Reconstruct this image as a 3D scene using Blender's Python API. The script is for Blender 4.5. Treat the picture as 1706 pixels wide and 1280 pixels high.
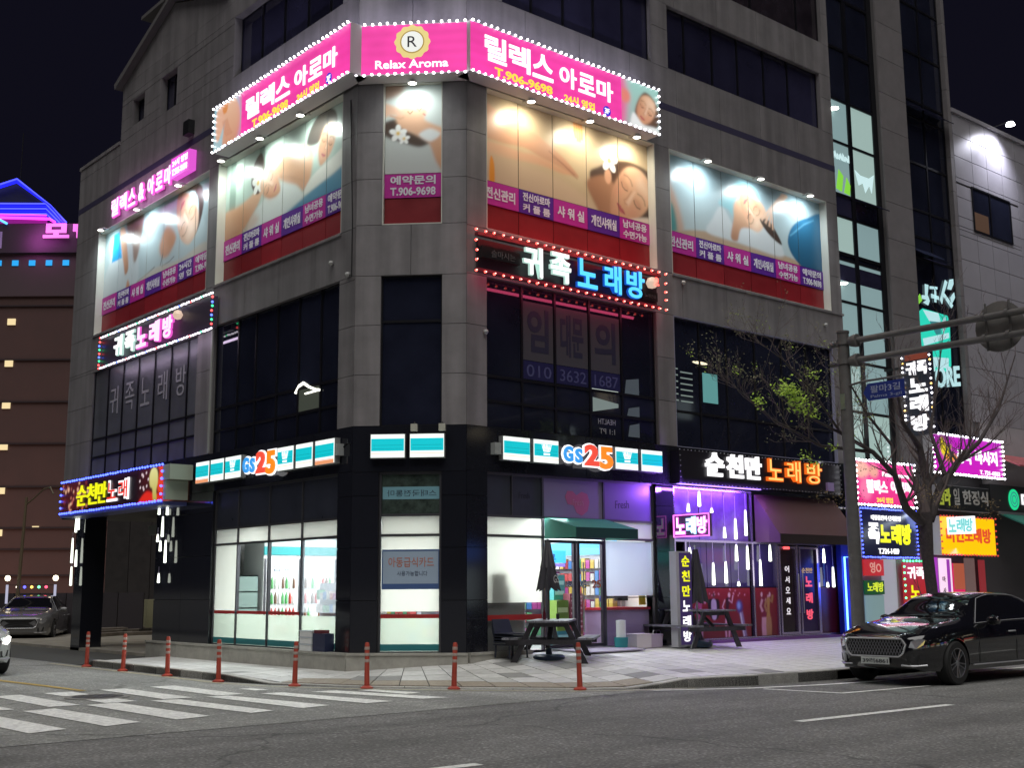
import bpy, bmesh, math, random
import numpy as np
from mathutils import Vector, Matrix
random.seed(7)
rng = np.random.RandomState(3)
R = math.radians
for o in list(bpy.data.objects):
    bpy.data.objects.remove(o)
sc = bpy.context.scene
COL = sc.collection

# ------------------------------------------------------------------ camera, night sky, street light, exposure
cam_data = bpy.data.cameras.new('camera')
cam = bpy.data.objects.new('camera', cam_data)
COL.objects.link(cam)
YAW, PITCH, ROLL = R(49.49), R(9.636), R(-0.373)
fwd = Vector((math.cos(YAW)*math.cos(PITCH), math.sin(YAW)*math.cos(PITCH), math.sin(PITCH)))
rt = Vector((math.sin(YAW), -math.cos(YAW), 0))
up = rt.cross(fwd)
rt2 = math.cos(ROLL)*rt + math.sin(ROLL)*up
up2 = -math.sin(ROLL)*rt + math.cos(ROLL)*up
m = Matrix((rt2, up2, -fwd)).transposed().to_4x4()
m.translation = Vector((-12.2145, -17.3573, 1.6))
cam.matrix_world = m
cam_data.sensor_width = 36
cam_data.lens = 36*2010.3/1706
cam_data.clip_start = .1
cam_data.clip_end = 2000
sc.camera = cam
w = bpy.data.worlds.new('World')
sc.world = w
w.use_nodes = True
w.node_tree.nodes['Background'].inputs[0].default_value = (.0046, .0043, .0092, 1)
w.node_tree.nodes['Background'].inputs[1].default_value = 1.0
sd = bpy.data.lights.new('street_glow', 'SUN')
sd.energy = 2.0
sd.angle = R(60)
sd.color = (1.0, .98, .95)
sun = bpy.data.objects.new('street_glow', sd)
COL.objects.link(sun)
sdir = Vector((math.cos(R(50))*math.cos(R(65)), math.sin(R(50))*math.cos(R(65)), -math.sin(R(65))))
sun.rotation_euler = sdir.to_track_quat('-Z', 'Y').to_euler()
sc.view_settings.view_transform = 'Standard'
sc.view_settings.look = 'None'
sc.view_settings.exposure = 0
sc.view_settings.gamma = 1
sc.render.engine = 'CYCLES'
sc.cycles.use_denoising = True
sc.cycles.max_bounces = 7
sc.cycles.diffuse_bounces = 3
sc.cycles.glossy_bounces = 3
sc.cycles.transparent_max_bounces = 12
sc.cycles.sample_clamp_indirect = 4
sc.cycles.caustics_reflective = False
sc.cycles.caustics_refractive = False

# ------------------------------------------------------------------ materials
def lin(h):
    h = h.lstrip('#')
    c = [int(h[i:i+2], 16)/255 for i in (0, 2, 4)]
    return tuple(x/12.92 if x <= .04045 else ((x+.055)/1.055)**2.4 for x in c)
MATS = {}
def mat(name, col, rough=.6, metal=0., noise=0., nscale=3., bump=0., bscale=40., spec=.5, rand=0., emit=None, estr=0., coat=0., streak=0.):
    if name in MATS: return MATS[name]
    m = bpy.data.materials.new(name); m.use_nodes = True
    N = m.node_tree.nodes; L = m.node_tree.links
    b = N['Principled BSDF']
    if isinstance(col, str): col = lin(col)
    b.inputs['Base Color'].default_value = (*col, 1)
    b.inputs['Roughness'].default_value = rough
    b.inputs['Metallic'].default_value = metal
    b.inputs['Specular IOR Level'].default_value = spec
    b.inputs['Coat Weight'].default_value = coat
    b.inputs['Coat Roughness'].default_value = .03
    if emit is not None:
        if isinstance(emit, str): emit = lin(emit)
        b.inputs['Emission Color'].default_value = (*emit, 1)
        b.inputs['Emission Strength'].default_value = estr
    if noise or rand:
        geo = N.new('ShaderNodeNewGeometry')
        nz = N.new('ShaderNodeTexNoise'); nz.inputs['Scale'].default_value = nscale; nz.inputs['Detail'].default_value = 8
        nz.inputs['Roughness'].default_value = .65
        L.new(geo.outputs['Position'], nz.inputs['Vector'])
        mr = N.new('ShaderNodeMapRange')
        mr.inputs['From Min'].default_value = .3; mr.inputs['From Max'].default_value = .7
        mr.inputs['To Min'].default_value = 1-noise; mr.inputs['To Max'].default_value = 1+noise
        L.new(nz.outputs['Fac'], mr.inputs['Value'])
        fac = mr.outputs['Result']
        if streak:
            mp = N.new('ShaderNodeMapping'); mp.inputs['Scale'].default_value = (3.5, 3.5, .22); L.new(geo.outputs['Position'], mp.inputs['Vector'])
            ns = N.new('ShaderNodeTexNoise'); ns.inputs['Scale'].default_value = 1.; ns.inputs['Detail'].default_value = 6; L.new(mp.outputs[0], ns.inputs['Vector'])
            ms_ = N.new('ShaderNodeMapRange'); ms_.inputs['From Min'].default_value = .35; ms_.inputs['From Max'].default_value = .65; ms_.inputs['To Min'].default_value = 1-streak; ms_.inputs['To Max'].default_value = 1+streak*.5
            L.new(ns.outputs['Fac'], ms_.inputs['Value']); m3 = N.new('ShaderNodeMath'); m3.operation = 'MULTIPLY'; L.new(fac, m3.inputs[0]); L.new(ms_.outputs['Result'], m3.inputs[1]); fac = m3.outputs[0]
        if rand:
            oi = N.new('ShaderNodeObjectInfo')
            m2 = N.new('ShaderNodeMapRange'); m2.inputs['To Min'].default_value = 1-rand; m2.inputs['To Max'].default_value = 1+rand
            L.new(oi.outputs['Random'], m2.inputs['Value'])
            mu = N.new('ShaderNodeMath'); mu.operation = 'MULTIPLY'
            L.new(fac, mu.inputs[0]); L.new(m2.outputs['Result'], mu.inputs[1]); fac = mu.outputs[0]
        vm = N.new('ShaderNodeVectorMath'); vm.operation = 'SCALE'
        vm.inputs[0].default_value = col
        L.new(fac, vm.inputs['Scale'])
        L.new(vm.outputs[0], b.inputs['Base Color'])
        rr = N.new('ShaderNodeMapRange')
        rr.inputs['To Min'].default_value = max(.02, rough*.75); rr.inputs['To Max'].default_value = min(1, rough*1.25)
        L.new(nz.outputs['Fac'], rr.inputs['Value']); L.new(rr.outputs['Result'], b.inputs['Roughness'])
    if bump:
        geo2 = N.new('ShaderNodeNewGeometry')
        n2 = N.new('ShaderNodeTexNoise'); n2.inputs['Scale'].default_value = bscale; n2.inputs['Detail'].default_value = 5
        L.new(geo2.outputs['Position'], n2.inputs['Vector'])
        bp = N.new('ShaderNodeBump'); bp.inputs['Strength'].default_value = bump; bp.inputs['Distance'].default_value = .02
        L.new(n2.outputs['Fac'], bp.inputs['Height']); L.new(bp.outputs['Normal'], b.inputs['Normal'])
    MATS[name] = m
    return m
def glow(name, col, s=1., sample=True):
    """a lamp, lit sign face or lit letter"""
    if name in MATS: return MATS[name]
    m = bpy.data.materials.new(name); m.use_nodes = True
    b = m.node_tree.nodes['Principled BSDF']
    if isinstance(col, str): col = lin(col)
    b.inputs['Base Color'].default_value = (.3*col[0], .3*col[1], .3*col[2], 1)
    b.inputs['Roughness'].default_value = .4
    b.inputs['Emission Color'].default_value = (*col, 1)
    b.inputs['Emission Strength'].default_value = s
    if not sample: m.cycles.emission_sampling = 'NONE'
    MATS[name] = m
    return m
def glass(name, tint=(.95, .97, .97), dark=0., ior=1.45, film=0., filmcol=(.8, .8, .76)):
    """window glass: mirror-like at grazing angles, else see-through; film = share of translucent frosted film"""
    if name in MATS: return MATS[name]
    m = bpy.data.materials.new(name); m.use_nodes = True
    N = m.node_tree.nodes; L = m.node_tree.links
    N.remove(N['Principled BSDF'])
    out = N['Material Output']
    fr = N.new('ShaderNodeFresnel'); ge = N.new('ShaderNodeNewGeometry'); mi_ = N.new('ShaderNodeMapRange')
    mi_.inputs['To Min'].default_value = ior; mi_.inputs['To Max'].default_value = 1/ior
    L.new(ge.outputs['Backfacing'], mi_.inputs['Value']); L.new(mi_.outputs['Result'], fr.inputs['IOR'])
    gl = N.new('ShaderNodeBsdfGlossy'); gl.inputs['Roughness'].default_value = .015
    tr = N.new('ShaderNodeBsdfTransparent'); tr.inputs['Color'].default_value = (*tint, 1)
    base = tr.outputs[0]
    if film:
        tl = N.new('ShaderNodeBsdfTranslucent'); tl.inputs['Color'].default_value = (*filmcol, 1)
        df = N.new('ShaderNodeBsdfDiffuse'); df.inputs['Color'].default_value = (*filmcol, 1)
        a = N.new('ShaderNodeMixShader'); a.inputs[0].default_value = .3
        L.new(tl.outputs[0], a.inputs[1]); L.new(df.outputs[0], a.inputs[2])
        mx = N.new('ShaderNodeMixShader'); mx.inputs[0].default_value = film
        L.new(tr.outputs[0], mx.inputs[1]); L.new(a.outputs[0], mx.inputs[2]); base = mx.outputs[0]
    mx2 = N.new('ShaderNodeMixShader')
    L.new(fr.outputs[0], mx2.inputs[0]); L.new(base, mx2.inputs[1]); L.new(gl.outputs[0], mx2.inputs[2])
    L.new(mx2.outputs[0], out.inputs[0])
    MATS[name] = m
    return m

# ------------------------------------------------------------------ objects
def base_name(n): return n
def empty(name, loc=(0, 0, 0), rz=0., label=None, cat=None, group=None, kind=None, parent=None):
    o = bpy.data.objects.new(name, None); COL.objects.link(o)
    o.location = loc; o.rotation_euler = (0, 0, rz); o.empty_display_size = .2
    tag(o, label, cat, group, kind)
    if parent: o.parent = parent
    return o
def tag(o, label=None, cat=None, group=None, kind=None):
    if label: o['label'] = label
    if cat: o['category'] = cat
    if group: o['group'] = group
    if kind: o['kind'] = kind
    return o
ORG = {}
def world_of(o):
    p = Vector((0, 0, 0)); 
    while o is not None:
        p = p + Vector(o.location); o = o.parent
    return p
class MB:
    """collects boxes, tubes and prisms, then links them as one mesh object"""
    def __init__(s): s.v = []; s.f = []; s.mi = []; s.cur = 0; s.sm = []
    def add(s, vs, fs, smooth=False):
        n = len(s.v); s.v += [tuple(v) for v in vs]
        for f in fs: s.f.append(tuple(i+n for i in f)); s.mi.append(s.cur); s.sm.append(smooth)
        return s
    def box(s, x0, x1, y0, y1, z0, z1):
        vs = [(x, y, z) for x in (x0, x1) for y in (y0, y1) for z in (z0, z1)]
        return s.add(vs, [(0, 1, 3, 2), (4, 6, 7, 5), (0, 4, 5, 1), (2, 3, 7, 6), (0, 2, 6, 4), (1, 5, 7, 3)])
    def tube(s, pts, r, n=8, caps=True, r2=None):
        pts = [Vector(p) for p in pts]; k = len(pts); rings = []
        prev = None
        for i, p in enumerate(pts):
            d = (pts[min(i+1, k-1)] - pts[max(i-1, 0)]).normalized()
            a = d.orthogonal().normalized() if prev is None else (prev - d*prev.dot(d)).normalized()
            prev = a; b = d.cross(a)
            rr = r if r2 is None else r + (r2-r)*i/max(1, k-1)
            if isinstance(r, (list, tuple)): rr = r[i]
            rings.append([p + (a*math.cos(2*math.pi*j/n) + b*math.sin(2*math.pi*j/n))*rr for j in range(n)])
        vs = [v for q in rings for v in q]; fs = []
        for i in range(k-1):
            for j in range(n):
                fs.append((i*n+j, i*n+(j+1) % n, (i+1)*n+(j+1) % n, (i+1)*n+j))
        s.add(vs, fs, True)
        if caps: s.add(rings[0], [tuple(range(n))[::-1]]); s.add(rings[-1], [tuple(range(n))])
        return s
    def lathe(s, prof, c=(0, 0, 0), n=16, axis='z'):
        vs = []; fs = []
        for r_, z_ in prof:
            for j in range(n):
                a = 2*math.pi*j/n
                if axis == 'z': vs.append((c[0]+r_*math.cos(a), c[1]+r_*math.sin(a), c[2]+z_))
                elif axis == 'y': vs.append((c[0]+r_*math.cos(a), c[1]+z_, c[2]+r_*math.sin(a)))
                else: vs.append((c[0]+z_, c[1]+r_*math.cos(a), c[2]+r_*math.sin(a)))
        for i in range(len(prof)-1):
            for j in range(n): fs.append((i*n+j, i*n+(j+1) % n, (i+1)*n+(j+1) % n, (i+1)*n+j))
        return s.add(vs, fs, True)
    def prism(s, pts, vec):
        n = len(pts); v = Vector(vec); a = [Vector(p) for p in pts]
        return s.add(a + [p+v for p in a], [tuple(range(n))[::-1], tuple(range(n, 2*n))] + [(i, (i+1) % n, n+(i+1) % n, n+i) for i in range(n)])
    def build(s, name, m, parent=None, kind=None, org=None):
        me = bpy.data.meshes.new(name)
        off = world_of(parent) if (parent is not None and not parent.get('_local')) else Vector((0, 0, 0))
        vs = [(v[0]-off.x, v[1]-off.y, v[2]-off.z) for v in s.v]
        me.from_pydata(vs, [], s.f)
        ms = m if isinstance(m, (list, tuple)) else [m]
        for q in ms: me.materials.append(q)
        if len(ms) > 1: me.polygons.foreach_set('material_index', s.mi)
        me.polygons.foreach_set('use_smooth', s.sm)
        if True in s.sm:
            try: me.set_sharp_from_angle(angle=R(35))
            except Exception: pass
        bm = bmesh.new(); bm.from_mesh(me); bmesh.ops.recalc_face_normals(bm, faces=bm.faces); bm.to_mesh(me); bm.free()
        o = bpy.data.objects.new(name, me); COL.objects.link(o)
        if parent is not None: o.parent = parent
        if kind: o['kind'] = kind
        return o
_unit = {}
def cube_mesh(m):
    if m.name not in _unit:
        me = bpy.data.meshes.new('block')
        b = MB().box(-.5, .5, -.5, .5, -.5, .5)
        me.from_pydata(b.v, [], b.f); me.materials.append(m); me.validate()
        bm = bmesh.new(); bm.from_mesh(me); bmesh.ops.recalc_face_normals(bm, faces=bm.faces); bm.to_mesh(me); bm.free()
        _unit[m.name] = me
    return _unit[m.name]
def copy_tree(o, parent=None, **kw):
    c = o.copy(); COL.objects.link(c)
    if parent: c.parent = parent
    for ch in list(o.children): copy_tree(ch, c)
    return c
class Frame:
    """a facade: u runs to the right as seen from outside, z up, d outwards"""
    def __init__(s, O, U, N): s.O = Vector(O); s.U = Vector(U).normalized(); s.N = Vector(N).normalized()
    def P(s, u, z, d=0.): return s.O + s.U*u + s.N*d + Vector((0, 0, z))
    def ang(s): return math.atan2(s.U.y, s.U.x)
    def cube(s, name, u0, u1, z0, z1, d0, d1, m, parent=None, kind=None):
        """a block sharing the unit mesh"""
        o = bpy.data.objects.new(name, cube_mesh(m)); COL.objects.link(o)
        c = s.P((u0+u1)/2, (z0+z1)/2, (d0+d1)/2)
        if parent is not None: o.parent = parent; c = c - world_of(parent)
        o.location = c; o.rotation_euler = (0, 0, s.ang()); o.scale = (abs(u1-u0), abs(d1-d0), abs(z1-z0))
        if kind: o['kind'] = kind
        return o
    def bx(s, mb, u0, u1, z0, z1, d0, d1):
        vs = [s.P(u, z, d) for u in (u0, u1) for d in (d0, d1) for z in (z0, z1)]
        mb.add(vs, [(0, 1, 3, 2), (4, 6, 7, 5), (0, 4, 5, 1), (2, 3, 7, 6), (0, 2, 6, 4), (1, 5, 7, 3)]); return mb
    def poly(s, mb, pts, d0, d1):
        return mb.prism([s.P(u, z, d0) for u, z in pts], s.N*(d1-d0))
RF = Frame((0, 0, 0), (1, 0, 0), (0, -1, 0))
LF = Frame((0, 0, 0), (0, -1, 0), (-1, 0, 0))
CA = 1.507
CF = Frame((0, CA, 0), (1, -1, 0), (-1, -1, 0))
CL = CA*2**.5
_txt = {}
def txt_geo(s, bold):
    k = (s, bold)
    if k in _txt: return _txt[k]
    cu = bpy.data.curves.new('t', 'FONT'); cu.body = s; cu.size = 1; cu.offset = bold; cu.extrude = .5
    cu.resolution_u = 3; cu.align_x = 'LEFT'
    o = bpy.data.objects.new('t', cu); COL.objects.link(o)
    dg = bpy.context.evaluated_depsgraph_get()
    me = bpy.data.meshes.new_from_object(o.evaluated_get(dg))
    v = np.array([x.co[:] for x in me.vertices]) if len(me.vertices) else np.zeros((1, 3))
    f = [tuple(p.vertices) for p in me.polygons]
    bpy.data.objects.remove(o); bpy.data.curves.remove(cu); bpy.data.meshes.remove(me)
    lo, hi = v.min(0), v.max(0)
    v = (v-lo)/np.maximum(hi-lo, 1e-6)
    _txt[k] = (v, f, (hi-lo)[0]/max(1e-6, (hi-lo)[1]))
    return _txt[k]
def text(fr, s, u0, u1, z0, z1, d, m, parent=None, depth=.01, bold=.02, name='lettering', flip=False, skew=0.):
    v, f, asp = txt_geo(s, bold)
    mb = MB()
    vs = [fr.P((u1-(u1-u0)*x) if flip else (u0+(u1-u0)*x), z0+(z1-z0)*y + skew*x, d+depth*z) for x, y, z in v]
    mb.add(vs, f)
    return mb.build(name, m, parent)
def letters(fr, s, u0, u1, z0, z1, d, ms, parent, depth=.06, bold=.03, gap=.12, name='letter', dz=None):
    """channel letters, one object each"""
    n = len(s); w_ = (u1-u0)/(n + (n-1)*gap)
    for i, ch in enumerate(s):
        if ch == ' ': continue
        m_ = ms[i] if isinstance(ms, (list, tuple)) else ms
        a = u0 + i*w_*(1+gap)
        zz = dz[i] if dz else (z0, z1)
        text(fr, ch, a, a+w_, zz[0], zz[1], d, m_, parent, depth, bold, name)
def area_lamp(name, loc, direction, size, size_y, power, color, parent=None, spread=180, xdir=None):
    l = bpy.data.lights.new(name, 'AREA'); l.shape = 'RECTANGLE'; l.size = size; l.size_y = size_y; l.energy = power; l.color = color
    l.spread = R(spread)
    o = bpy.data.objects.new(name, l); COL.objects.link(o)
    o.location = Vector(loc) - (world_of(parent) if parent else Vector())
    z = -Vector(direction).normalized(); x = Vector(xdir) if xdir is not None else z.orthogonal()
    x = (x-z*x.dot(z)).normalized(); y = z.cross(x)
    o.rotation_euler = Matrix((x, y, z)).transposed().to_euler()
    if parent: o.parent = parent
    return o
_bulb = {}
def bulb_mesh(m, r, sub=1):
    k = (m.name, r)
    if k not in _bulb:
        bm = bmesh.new(); bmesh.ops.create_icosphere(bm, subdivisions=sub, radius=r)
        me = bpy.data.meshes.new('bulb'); bm.to_mesh(me); bm.free(); me.materials.append(m)
        for p in me.polygons: p.use_smooth = True
        _bulb[k] = me
    return _bulb[k]
def bulb(P, m, r, parent, name='bulb'):
    o = bpy.data.objects.new(name, bulb_mesh(m, r)); COL.objects.link(o); o.parent = parent
    o.location = P - world_of(parent); return o

# ------------------------------------------------------------------ shared materials
def asphalt(name, col, amp):
    m = mat(name, col, .8); N = m.node_tree.nodes; L = m.node_tree.links; b = N['Principled BSDF']
    geo = N.new('ShaderNodeNewGeometry')
    def nz(scale, det, lo, hi, a, c_):
        n = N.new('ShaderNodeTexNoise'); n.inputs['Scale'].default_value = scale; n.inputs['Detail'].default_value = det; L.new(geo.outputs['Position'], n.inputs['Vector'])
        r = N.new('ShaderNodeMapRange'); r.inputs['From Min'].default_value = lo; r.inputs['From Max'].default_value = hi; r.inputs['To Min'].default_value = a; r.inputs['To Max'].default_value = c_
        L.new(n.outputs['Fac'], r.inputs['Value']); return r.outputs['Result'], n
    big, _ = nz(.35, 5, .3, .7, .78, 1.2); mid, _ = nz(4, 4, .3, .7, .9, 1.1); fine, nf = nz(28, 3, .32, .68, 1-amp, 1+amp)
    vor = N.new('ShaderNodeTexVoronoi'); vor.inputs['Scale'].default_value = 38; L.new(geo.outputs['Position'], vor.inputs['Vector'])
    sp = N.new('ShaderNodeSeparateColor'); L.new(vor.outputs['Color'], sp.inputs[0])
    vr = N.new('ShaderNodeMapRange'); vr.inputs['From Min'].default_value = .8; vr.inputs['From Max'].default_value = 1; vr.inputs['To Min'].default_value = 1; vr.inputs['To Max'].default_value = 1.9; L.new(sp.outputs[0], vr.inputs['Value'])
    # tar seams
    v2 = N.new('ShaderNodeTexVoronoi'); v2.feature = 'DISTANCE_TO_EDGE'; v2.inputs['Scale'].default_value = .11
    n3 = N.new('ShaderNodeTexNoise'); n3.inputs['Scale'].default_value = .9; n3.inputs['Detail'].default_value = 6; L.new(geo.outputs['Position'], n3.inputs['Vector'])
    vm0 = N.new('ShaderNodeVectorMath'); vm0.operation = 'MULTIPLY_ADD'; vm0.inputs[1].default_value = (1.6, 1.6, 0); L.new(n3.outputs['Color'], vm0.inputs[0]); L.new(geo.outputs['Position'], vm0.inputs[2]); L.new(vm0.outputs[0], v2.inputs['Vector'])
    cr = N.new('ShaderNodeMapRange'); cr.inputs['From Min'].default_value = .0; cr.inputs['From Max'].default_value = .006; cr.inputs['To Min'].default_value = .55; cr.inputs['To Max'].default_value = 1; L.new(v2.outputs['Distance'], cr.inputs['Value'])
    mp = N.new('ShaderNodeMapping'); mp.inputs['Scale'].default_value = (.07, 1.5, 1) if amp > .3 else (1.3, .09, 1); L.new(geo.outputs['Position'], mp.inputs['Vector'])
    nt = N.new('ShaderNodeTexNoise'); nt.inputs['Scale'].default_value = 1; nt.inputs['Detail'].default_value = 4; L.new(mp.outputs[0], nt.inputs['Vector'])
    rt3 = N.new('ShaderNodeMapRange'); rt3.inputs['From Min'].default_value = .35; rt3.inputs['From Max'].default_value = .65; rt3.inputs['To Min'].default_value = .82; rt3.inputs['To Max'].default_value = 1.12; L.new(nt.outputs['Fac'], rt3.inputs['Value'])
    ns = N.new('ShaderNodeTexNoise'); ns.inputs['Scale'].default_value = 1.3; ns.inputs['Detail'].default_value = 3; L.new(geo.outputs['Position'], ns.inputs['Vector'])
    rs3 = N.new('ShaderNodeMapRange'); rs3.inputs['From Min'].default_value = .66; rs3.inputs['From Max'].default_value = .74; rs3.inputs['To Min'].default_value = 1; rs3.inputs['To Max'].default_value = .66; L.new(ns.outputs['Fac'], rs3.inputs['Value'])
    cur = big
    for q in (mid, fine, rt3.outputs['Result'], rs3.outputs['Result'], vr.outputs['Result'], cr.outputs['Result']):
        mm = N.new('ShaderNodeMath'); mm.operation = 'MULTIPLY'; L.new(cur, mm.inputs[0]); L.new(q, mm.inputs[1]); cur = mm.outputs[0]
    vm = N.new('ShaderNodeVectorMath'); vm.operation = 'SCALE'; vm.inputs[0].default_value = col; L.new(cur, vm.inputs['Scale']); L.new(vm.outputs[0], b.inputs['Base Color'])
    bp = N.new('ShaderNodeBump'); bp.inputs['Strength'].default_value = .6; bp.inputs['Distance'].default_value = .02; L.new(nf.outputs['Fac'], bp.inputs['Height']); L.new(bp.outputs['Normal'], b.inputs['Normal'])
    return m
M_asph = asphalt('asphalt', (.160, .159, .153), .40)
M_side = asphalt('asphalt_side', (.25, .253, .238), .24)
M_paint = mat('road_paint', (.86, .87, .83), .6, noise=.33, nscale=16, streak=.1)
M_yellow = mat('yellow_paint', (.48, .34, .10), .6, noise=.3, nscale=6)
M_kerb = mat('kerb_granite', (.48, .47, .44), .7, noise=.2, nscale=12, rand=.18)
M_bed = mat('paving_joint', (.07, .07, .065), .9)
M_tile = mat('paving_tile', (.58, .58, .56), .5, noise=.14, nscale=9, rand=.16)
M_tile2 = mat('paving_tile_dark', (.30, .30, .29), .6, noise=.14, nscale=9, rand=.12)
M_strip = mat('tactile_strip', (.33, .29, .23), .7, noise=.2, nscale=20)
M_stone = mat('grey_granite', (.212, .199, .204), .55, noise=.13, nscale=2.2, rand=.05, bump=.15, bscale=90, streak=.22)
M_back = mat('granite_joint', (.12, .113, .115), .8)
M_gran = mat('black_granite', (.015, .016, .022), .075, noise=.12, nscale=30, rand=.1)
M_granb = mat('black_granite_joint', (.006, .006, .008), .5)
M_plinth = mat('plinth_stone', (.36, .35, .31), .6, noise=.18, nscale=5, rand=.08)
M_frame = mat('dark_metal_frame', (.012, .012, .016), .35, metal=.3)
M_navy = mat('tinted_glass', (.014, .016, .030), .04, noise=.4, nscale=.5, rand=.15, spec=.5)
M_cream = mat('white_reveal', (.60, .60, .54), .5)
M_white = mat('white_plastic', (.72, .73, .72), .4)
M_silver = mat('aluminium', (.5, .5, .52), .3, metal=.8)
M_greyp = mat('grey_pole_paint', (.12, .115, .112), .5, noise=.15, nscale=8)
M_black = mat('black_metal', (.012, .012, .013), .4)
M_red = mat('dark_red_panel', (.23, .010, .016), .4, noise=.12, nscale=3, rand=.2)

# ------------------------------------------------------------------ ground
ground = MB().add([(-700, -700, -.02), (900, -700, -.02), (900, 900, -.02), (-700, 900, -.02)], [(0, 1, 2, 3)]).build('ground', M_asph, kind='structure')
road = MB().add([(-60, -22, 0), (80, -22, 0), (80, -4.0, 0), (-60, -4.0, 0)], [(0, 1, 2, 3)])
road = road.build('road', M_asph, kind='structure')
side = MB().add([(-8.2, -3.99, .004), (3.4, -3.99, .004), (3.4, 0, .004), (-.2, 2, .004), (-.2, 34, .004), (-8.2, 34, .004)], [(0, 1, 2, 3, 4, 5)]).build('side_road', M_side, kind='structure')
farpave = MB().box(-30, -8.2, -1.5, 60, -.01, .14).build('far_pavement', mat('old_pavement', (.12, .12, .115), .8, noise=.2, nscale=2), kind='structure')
def mark(pts, m, parent, z=.012, name='road_marking'):
    mb = MB(); n = len(pts)
    mb.add([(x, y, z) for x, y in pts], [tuple(range(n))])
    return mb.build(name, m, parent)
# two staggered rows of crossing bars
for x in (-7.5, -6.6, -5.68, -4.87, -3.98, -3.12):
    if x == -4.87:
        mark([(x-.22, 1.62), (x+.22, 1.55), (x+.2, 2.42), (x-.24, 2.45)], M_paint, side, name='crossing_bar')
        mark([(x-.2, .06), (x+.26, .04), (x+.24, .72), (x-.2, .8)], M_paint, side, name='crossing_bar')
    else:
        mark([(x-.20, .05), (x+.24, .02), (x+.2, 2.42), (x-.22, 2.45)], M_paint, side, name='crossing_bar')
mark([(-2.45, .5), (-2.2, .45), (-2.25, .95), (-2.45, 1.0)], M_paint, side, name='crossing_bar')
for p in ([(-7.3, -.3), (-6.85, -.3), (-6.72, -2.86), (-7.2, -3.0)], [(-6.36, -.3), (-5.9, -.23), (-5.76, -2.73), (-6.26, -2.89)],
          [(-5.39, -.04), (-4.91, .0), (-4.8, -2.67), (-5.31, -2.78)], [(-4.44, -.03), (-4.02, -.08), (-3.85, -2.62), (-4.23, -2.7)],
          [(-3.53, .0), (-3.19, -.06), (-2.9, -2.5), (-3.4, -2.61)], [(-2.65, -.07), (-2.3, -.11), (-1.92, -2.63), (-2.38, -2.63)],
          [(-1.9, -.35), (-1.5, -.43), (-.97, -2.68), (-1.38, -2.63)], [(-1.22, -.62), (-.95, -.73), (-.76, -1.71), (-1.09, -1.77)]):
    mark(p, M_paint, side, name='crossing_bar')
for x0, x1 in ((.1, 3.3), (-8.15, -4.95), (8.35, 11.55), (16.6, 19.8), (24.85, 28.05)):
    mark([(x0, -8.27), (x1, -8.42), (x1, -8.27), (x0, -8.12)], M_paint, road, z=.005, name='lane_dash')
mark([(-20, -14.0), (60, -15.0), (60, -14.85), (-20, -13.85)], M_yellow, road, z=.005, name='centre_line')
mark([(2.1, -4.03), (3.5, -4.82), (4.8, -5.2), (6.0, -5.4), (11.5, -5.42), (40, -5.42), (40, -5.30), (11.5, -5.30), (6.0, -5.26), (4.8, -5.06), (3.5, -4.68), (2.1, -3.9)], M_paint, road, z=.009, name='edge_line')
mark([(3.5, -5.0), (3.6, -5.0), (3.8, -6.26), (5.9, -6.44), (5.9, -6.52), (3.7, -6.36)], M_paint, road, z=.009, name='bay_line')
mark([(-2.02, 10.5), (-2.02, 2.4), (-1.8, 1.2), (-.98, -.42), (-.1, -1.62), (1.2, -3.17), (2.0, -3.72), (2.9, -4.12), (2.88, -4.2), (1.9, -3.83), (1.1, -3.28), (-.2, -1.72), (-1.08, -.5), (-1.92, 1.15), (-2.16, 2.4), (-2.16, 10.5)], mat('pale_kerb_line', (.40, .37, .27), .6, noise=.3, nscale=5), side, z=.010, name='kerb_line')
mark([(-4.52, 2.45), (-4.40, 2.45), (-4.48, 4.08), (-4.62, 5.8), (-4.62, 30), (-4.76, 30), (-4.76, 5.8), (-4.62, 4.0)], M_yellow, side, name='centre_line')
# manhole cover in the crossing
mh = empty('manhole_cover', (-4.75, 1.15, .012), label='round iron manhole cover sunk in the zebra crossing near the corner', cat='manhole cover')
MB().lathe([(0, .006), (.36, .006), (.37, 0)], (-4.75, 1.15, .012), 32).build('lid', mat('cast_iron', (.10, .10, .10), .55, metal=.3, noise=.3, nscale=30), mh)
MB().lathe([(.385, 0), (.385, .008), (.47, .008), (.48, 0)], (-4.75, 1.15, .012), 32).build('ring', mat('concrete_ring', (.24, .235, .22), .8, noise=.2, nscale=14), mh)
mb = MB()
for a in range(-3, 4):
    h_ = math.sqrt(max(0, .33**2-(a*.09)**2)); mb.box(-4.75+a*.09-.012, -4.75+a*.09+.012, 1.15-h_, 1.15+h_, .017, .024)
mb.build('rib', mat('cast_iron_rib', (.16, .16, .155), .5, metal=.3), mh)

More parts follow.
